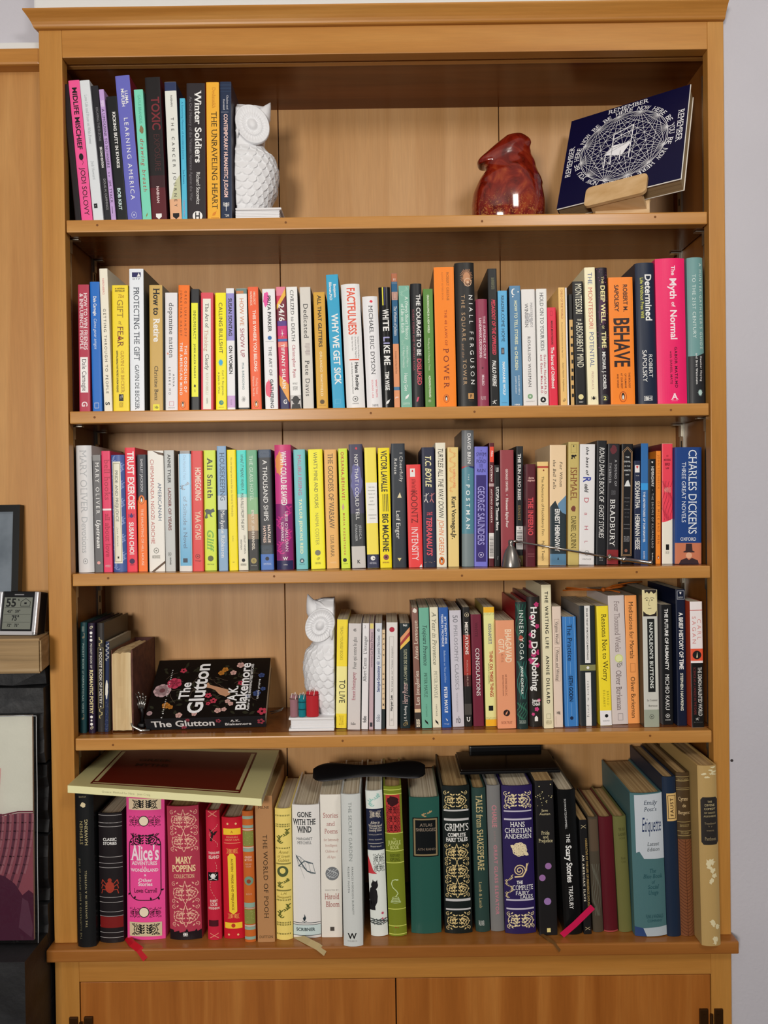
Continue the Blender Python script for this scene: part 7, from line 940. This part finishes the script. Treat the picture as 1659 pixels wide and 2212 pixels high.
bm = bmesh.new(); P_ = [Vector(rel((.352+(.4235-.352)*t, .012+(.008-.012)*t, 1.4088+(1.398-1.4088)*t))) for t in (0, .02, .06, .08, .3, .33, .36, .39, .42, .7, .9, .95, .98, 1)]
tube(bm, P_, [.0018, .0055, .0055, .0024, .0026, .0045, .005, .0045, .003, .0034, .0032, .0044, .004, .0008], 16); new('handle', bm, SILV, sn, True)

# ---------------------------------------------------------------- orange raffia bow on the books
rf = empty('raffia_bow', (.365, .085, SHZ[4]+.2165)); tag(rf, 'orange raffia ribbon bow lying on top of the books', 'bow')
random.seed(12)
for k, L in enumerate((((0, 0, .002), (-.03, -.01, .006), (-.062, .0, .008), (-.06, .02, .004), (-.03, .02, .003), (0, .002, .003)), ((0, 0, .003), (-.02, -.006, .004), (-.055, -.01, .005), (-.07, -.002, .0035)), ((0, 0, .003), (.02, .012, .009), (.05, .02, .013), (.075, .024, .014)), ((0, 0, .003), (.01, -.012, .004), (.018, -.035, .003)), ((0, 0, .004), (.03, .0, .008), (.045, .016, .009), (.02, .02, .006), (0, .004, .004)))):
    bm = bmesh.new(); tube(bm, L, .0014, 6); new('strand', bm, mat('b05a18', .45), rf, True)
bm = bmesh.new(); bmesh.ops.create_uvsphere(bm, u_segments=12, v_segments=8, radius=.004); bmesh.ops.translate(bm, verts=bm.verts, vec=(0, 0, .004)); new('knot', bm, mat('b05a18', .45), rf, True)

# ---------------------------------------------------------------- magazine lying across the bottom row
mg = empty('large_softcover', (-.36, .06, 1.045)); tag(mg, 'large pale yellow softcover with maroon panel lying across books at bottom left', 'book')
FL, FR, BR, BL = Vector((-.5097, -.045, 1.0680)), Vector((-.2085, -.04, 1.0412)), Vector((-.2088, .165, 1.0506)), Vector((-.5251, .165, 1.0565))
def sheet(u0, u1, v0, v1, off, th, name, m, n=16):
    bm = bmesh.new(); tops, bots = [], []
    for i in range(n+1):
        u = u0+(u1-u0)*i/n; rt, rb_ = [], []
        for j in range(9):
            v = v0+(v1-v0)*j/8; p = FL*(1-u)*(1-v)+FR*u*(1-v)+BR*u*v+BL*(1-u)*v; p = p+Vector((0, 0, .004*math.sin(math.pi*u)*v+.0015*math.sin(u*7)*v))-mg.location
            rt.append(bm.verts.new(p+Vector((0, 0, off)))); rb_.append(bm.verts.new(p+Vector((0, 0, off-th))))
        tops.append(rt); bots.append(rb_)
    for i in range(n):
        for j in range(8):
            bm.faces.new((tops[i][j], tops[i+1][j], tops[i+1][j+1], tops[i][j+1])); bm.faces.new((bots[i][j], bots[i][j+1], bots[i+1][j+1], bots[i+1][j]))
    for j in (0, 8):
        for i in range(n): bm.faces.new((tops[i][j], tops[i+1][j], bots[i+1][j], bots[i][j]))
    for i in (0, n):
        for j in range(8): bm.faces.new((tops[i][j], tops[i][j+1], bots[i][j+1], bots[i][j]))
    bmesh.ops.recalc_face_normals(bm, faces=bm.faces); return new(name, bm, m, mg)
sheet(0, 1, 0, 1, 0, .0004, 'cover', mat('cfc890', .4)); sheet(0, 1, 0, 1, -.0112, .0004, 'back_cover', mat('e0dca0', .4)); sheet(.002, .998, .012, .995, -.0005, .0105, 'page_block', PAGES)
sheet(0, 1, 0, .01, -.0004, .0109, 'spine_panel', mat('ece8b4', .4))
sheet(.10, .88, .07, .93, .0003, .0001, 'maroon_panel', mat('601c10', .35)); sheet(.11, .87, .085, .10, .0005, .0001, 'rule', mat('c0b080', .4)); sheet(.11, .13, .13, .9, .0005, .0001, 'rule', mat('c0b080', .4)); sheet(.85, .87, .13, .9, .0005, .0001, 'rule', mat('c0b080', .4))
bm = bmesh.new()
for t, u, v, L, hh in (('GREEK', .34, .66, .055, .012), ('MYTHS', .34, .54, .055, .012)):
    g, f = text_polys(t, L, hh, 'bs'); q = []
    for x, y in g:
        uu, vv = u+x/.3, v+y/.205; p = FL*(1-uu)*(1-vv)+FR*uu*(1-vv)+BR*uu*vv+BL*(1-uu)*vv; p = p+Vector((0, 0, .004*math.sin(math.pi*uu)*vv+.0015*math.sin(uu*7)*vv+.0006))-mg.location; q.append(bm.verts.new(p))
    for h in f:
        try: bm.faces.new([q[i] for i in h])
        except ValueError: pass
new('title', bm, mat('2c0c08', .4), mg)
bm = bmesh.new(); g, f = text_polys('Greece: Method for Nine   Jean Craig', .075, .003, '')
q = [bm.verts.new((FL*(1-(.3+x/.3))+FR*(.3+x/.3))-mg.location+Vector((0, -.0003, y-.006))) for x, y in g]
for h in f:
    try: bm.faces.new([q[i] for i in h])
    except ValueError: pass
new('spine_lettering', bm, mat('b8b490', .4), mg)

# ---------------------------------------------------------------- black pouch and black case on the bottom row
pc = empty('leather_pouch', (-.042, .06, 1.0405)); tag(pc, 'thin curved black leather pouch draped over white and olive books', 'pouch')
bm = bmesh.new(); n = 36; up, lo = [], []
for i in range(n+1):
    t = i/n; x = -.095+.19*t; ww = .024+.012*math.cos(2*math.pi*t)*1.0; ww *= math.sqrt(max(.02, 1-abs(2*t-1)**5)); zc = .0075*math.sin(math.pi*t)-.004*(1-t)
    ru, rl = [], []
    for j in range(11):
        v = j/10*2-1; y = v*ww; th = .0035*(1-v*v)**.5+.0008; z = zc+.010*(v*.5+.5)+.003*math.cos(2*math.pi*t)
        ru.append(bm.verts.new((x, y, z+th))); rl.append(bm.verts.new((x, y, z-th*.6)))
    up.append(ru); lo.append(rl)
for i in range(n):
    for j in range(10): bm.faces.new((up[i][j], up[i+1][j], up[i+1][j+1], up[i][j+1])); bm.faces.new((lo[i][j], lo[i][j+1], lo[i+1][j+1], lo[i+1][j]))
    for j in (0, 10): bm.faces.new((up[i][j], up[i+1][j], lo[i+1][j], lo[i][j]))
for i in (0, n):
    for j in range(10): bm.faces.new((up[i][j], up[i][j+1], lo[i][j+1], lo[i][j]))
bmesh.ops.recalc_face_normals(bm, faces=bm.faces); new('leather_body', bm, mat('0c0c0e', .5), pc, True)
bm = bmesh.new(); pts = []
for i in range(2, n-1):
    t = i/n; x = -.095+.19*t; ww = (.024+.012*math.cos(2*math.pi*t))*math.sqrt(max(.02, 1-abs(2*t-1)**5)); pts.append((x, -ww-.0004, .0075*math.sin(math.pi*t)-.004*(1-t)+.003*math.cos(2*math.pi*t)+.0004))
tube(bm, pts, .0011, 8); new('piping', bm, mat('3a3a3e', .4), pc, True)
cs = empty('black_case', (.197, .09, 1.0452)); tag(cs, 'flat glossy black case resting on the dark books at bottom right of centre', 'case')
cs.rotation_euler = (0, math.radians(-.6), 0)
box('base_tray', -.086, .082, -.045, .05, 0, .0045, mat('0e0e10', .3), cs, .001); box('lid', -.084, .080, -.043, .05, .0047, .0078, mat('140f0c', .14), cs, .0008); box('hinge_block', -.06, .07, .05, .066, .002, .017, mat('0c0c0e', .35), cs, .003)

# ---------------------------------------------------------------- left side: mantel, thermometer, picture, stone, print
mt = empty('mantel_beam', (-.8, .0, 1.244)); tag(mt, 'rough hewn grey brown wooden mantel beam with chamfered end', 'mantel')
MW = noise_mat('weathered_oak', [(.25, '77603f'), (.5, '9c8058'), (.75, 'b29a76')], (1.5, 10, 26), 7, .7, .5, 3, .5)
bm = bmesh.new(); ev = [(-.3, -.05, 0), (.2545, -.05, 0), (.2545, -.05, .054), (-.3, -.05, .054)]
f_ = [bm.verts.new(p) for p in ev]; g_ = [bm.verts.new(p) for p in ((-.3, .029, 0), (.238+.0015, .029, .001), (.240, .029, .054), (-.3, .029, .054))]
ch1 = bm.verts.new((.2455, -.02, -.002)); 
bmesh.ops.delete(bm, geom=[ch1], context='VERTS')
for a in ((0, 1, 2, 3),): bm.faces.new([f_[i] for i in a]); bm.faces.new([g_[i] for i in a][::-1])
for i in range(4): bm.faces.new((f_[i], g_[i], g_[(i+1) % 4], f_[(i+1) % 4]))
bmesh.ops.recalc_face_normals(bm, faces=bm.faces); bmesh.ops.bevel(bm, geom=bm.edges[:], offset=.003, segments=2, affect='EDGES'); new('beam', bm, MW, mt)
th = empty('thermometer', (-.5985, -.016, 1.2985)); th.rotation_euler = (math.radians(-11), 0, math.radians(-7)); tag(th, 'silver and black digital thermometer with grey display standing on the mantel', 'thermometer')
SLV = mat('c4c4c8', .3, .3)
bm = bmesh.new(); bx(bm, -.033, .033, -.003, .026, 0, .070, 0, .004); new('case', bm, mat('161618', .35), th)
bm = bmesh.new(); bx(bm, -.034, -.0275, -.006, .002, 0, .069, 0, .0015); bx(bm, .0275, .034, -.006, .002, 0, .069, 0, .0015); bx(bm, -.034, .034, -.006, .002, 0, .0065, 0, .0015); new('frame', bm, SLV, th)
box('display', -.0245, .0235, -.0036, -.0029, .0095, .060, mat('74786f', .4), th)
bm = bmesh.new()
def ft(t, x, z, L, hh, st='b'):
    g, f = text_polys(t, L, hh, st); q = [bm.verts.new((x+a, -.0038, z+b_)) for a, b_ in g]
    for h in f:
        try: bm.faces.new([q[i] for i in h])
        except ValueError: pass
ft('55', -.0125, .0515, .018, .0125); ft('%', .0, .056, .003, .003); ft('45°', -.0135, .0375, .009, .0045); ft('59°', .0, .0375, .009, .0045); ft('75°', -.003, .027, .013, .0078); ft('72°', -.0125, .0155, .008, .0045); ft('75°', .0, .0155, .008, .0045)
for s_ in strk([(.004, .046), (.004, .053), (.012, .058), (.020, .053), (.020, .046)], .0007, True)+strk([(-.023, .0435), (.022, .0435)], .0004)+strk([(-.023, .033), (.022, .033)], .0004)+strk([(-.023, .0205), (.022, .0205)], .0004)+[[(.010, .049), (.014, .049), (.014, .052), (.010, .052)]]: bm.faces.new([bm.verts.new((a, -.0038, b_)) for a, b_ in s_])
new('readout', bm, mat('0e1012', .5), th)
box('brand_strip', -.008, .008, -.0034, -.0029, .0635, .065, mat('88888c', .4), th)
pf = empty('picture_frame', (-.66, .008, 1.2985)); tag(pf, 'black framed picture leaning behind the thermometer, cut by the left edge', 'picture'); pf.rotation_euler = (math.radians(-5), 0, 0)
x0, x1, hh = -.12, .056, .208
for a in ((x0, x1, 0, .011), (x0, x1, hh-.011, hh), (x0, x0+.011, .011, hh-.011), (x1-.011, x1, .011, hh-.011)): box('frame_bar', a[0], a[1], -.012, .002, a[2], a[3], mat('0e0e0e', .3), pf)
box('picture', x0+.011, x1-.011, -.006, -.004, .011, hh-.011, noise_mat('misty_print', [(.3, '4c5660'), (.6, '78828c'), (.8, '8c949c')], (6, 6, 6), 5, .25, 0, 2), pf)
box('backing', x0+.002, x1-.002, -.004, .002, .002, hh-.002, mat('1c1814', .6), pf)
sw = empty('fireplace_stonework', (-.8, .02, .6)); tag(sw, kind='structure')
STN = noise_mat('dark_slate', [(.3, '0e0f11'), (.55, '1c1d20'), (.8, '2e3032')], (4, 4, 9), 10, .55, .9, 3, .4, bscale=18)
random.seed(21); z = 0.02; zs = [.02, .17, .33, .47, .60, .705, .765, .865, .975, 1.09, 1.215, 1.243]
for z0, z1 in zip(zs, zs[1:]):
    xs_ = [-1.6, -1.2+random.uniform(-.1, .1), -.86+random.uniform(-.06, .06), -.5565]
    for a, b_ in zip(xs_, xs_[1:]):
        bm = bmesh.new(); bx(bm, a+.003+.8, b_-.003+.8, -.02-random.uniform(0, .012)+.0, .05, z0+.002-.6, z1-.002-.6)
        bmesh.ops.subdivide_edges(bm, edges=[e for e in bm.edges if e.calc_length() > .06], cuts=5, use_grid_fill=True)
        for v in bm.verts:
            if v.co.y < .0: v.co += Vector((0, random.uniform(-.004, .004), random.uniform(-.002, .002)))
        bmesh.ops.recalc_face_normals(bm, faces=bm.faces); new('stone', bm, STN, sw)
box('mortar_backing', -.8, .2435, .03, .06, -.6, .642, mat('0c0c0d', .8), sw)
# print in a clear sleeve, leaning on the stonework
pr_ = empty('sleeved_print', (-.62, -.0445, .826)); pr_.rotation_euler = (math.radians(-1.2), 0, 0); tag(pr_, 'unframed print of a burgundy sofa in a clear plastic sleeve before dark stone', 'print')
X0, X1, HH = -.14, .0535, .350
box('board', X0, X1, 0, .004, 0, HH, mat('d8d4cc', .6), pr_)
fc = Face(X1-X0, HH, 0, 1, pr_)
fc.polys([[(X0, .0), (X1, .0), (X1, HH), (X0, HH)]], 'print_ground', 'd4d4c8')
fc.polys([[(X0, .16), (-.004, .155), (.000, .2), (.004, .268), (X0, .268)]], 'print_area', 'cf9c98')
sofa = [(X0, 0), (X1, 0), (X1, .198), (.03, .198), (-.01, .19), (X0, .165)]
fc.polys([sofa], 'sofa_print', '8c4c58')
def arc(k, w, dz=0): return [(-.020+k*.0115-.030*t*t*(1.1-k*.06), .196-.118*t+dz) for t in [q/9 for q in range(10)]]
fc.polys([p for k in range(7) for p in strk(arc(k, 1), .0042)], 'sofa_folds', '5c3040')
fc.polys([p for k in range(7) for p in strk([(x+.0045, z) for x, z in arc(k, 1)][:8], .0028)], 'sofa_folds', '98646e')
fc.polys([p for p in strk([(X0, .167), (-.01, .192), (.03, .2), (X1, .2)], .0022)], 'sofa_piping', '6c2c3c')
fc.polys([[(X0, 0), (X1, 0), (X1, .072), (.046, .078), (.036, .07), (.024, .088), (.008, .1), (-.03, .11), (X0, .13)]], 'sofa_shadow', '4a1c34')
fc.polys([[(.03, .02), (.05, .004), (.0525, .02), (.045, .06), (.036, .066)]], 'sofa_shadow', '5c3448')
fc.polys([[(X0, .15), (-.03, .138), (.000, .112), (.000, .104), (-.03, .118), (X0, .124)]], 'blanket_print', 'e8dccc')
fc.polys([[(X0, .124), (-.03, .118), (-.002, .104), (-.012, .06), (X0, .05)]], 'blanket_print', '20142c')
PL = bpy.data.materials.new('clear_plastic'); PL.use_nodes = True; nt_ = PL.node_tree; nt_.nodes.clear()
o_ = nt_.nodes.new('ShaderNodeOutputMaterial'); mxs = nt_.nodes.new('ShaderNodeMixShader'); tr = nt_.nodes.new('ShaderNodeBsdfTransparent'); gl = nt_.nodes.new('ShaderNodeBsdfGlossy'); gl.inputs['Roughness'].default_value = .12
fr = nt_.nodes.new('ShaderNodeFresnel'); fr.inputs[0].default_value = 1.45; nzp = nt_.nodes.new('ShaderNodeTexNoise'); nzp.inputs['Scale'].default_value = 16; bpn = nt_.nodes.new('ShaderNodeBump'); bpn.inputs['Strength'].default_value = .12; bpn.inputs['Distance'].default_value = .02
for a, b_ in ((nzp.outputs['Fac'], bpn.inputs['Height']), (bpn.outputs[0], gl.inputs['Normal']), (bpn.outputs[0], fr.inputs['Normal']), (fr.outputs[0], mxs.inputs[0]), (tr.outputs[0], mxs.inputs[1]), (gl.outputs[0], mxs.inputs[2]), (mxs.outputs[0], o_.inputs[0])): nt_.links.new(a, b_)
bm = bmesh.new(); nx, nz_ = 14, 26; g = []; random.seed(4)
for i in range(nx+1):
    g.append([bm.verts.new((X0+(X1+.008-X0)*i/nx, -.003+random.uniform(-.0008, .0008), -.003+(HH+.03)*j/nz_)) for j in range(nz_+1)])
for i in range(nx):
    for j in range(nz_): bm.faces.new((g[i][j], g[i+1][j], g[i+1][j+1], g[i][j+1]))
bmesh.ops.recalc_face_normals(bm, faces=bm.faces); new('clear_sleeve', bm, PL, pr_, True)
bm = bmesh.new(); tube(bm, [(X1+.008, -.003+.0006*math.sin(k), -.003+(HH+.002)*k/12) for k in range(13)], .0007, 5); tube(bm, [(X0+(X1+.008-X0)*k/8, -.0032, HH+.0008*math.sin(k*2)) for k in range(9)], .0007, 5); new('sleeve_edge', bm, mat('a8acb0', .15), pr_, True)
# hearth ledge under the print
hl = box('hearth_step', -1.6, -.5600, -.09, -.002, 0, .8185, STN); tag(hl, kind='structure')
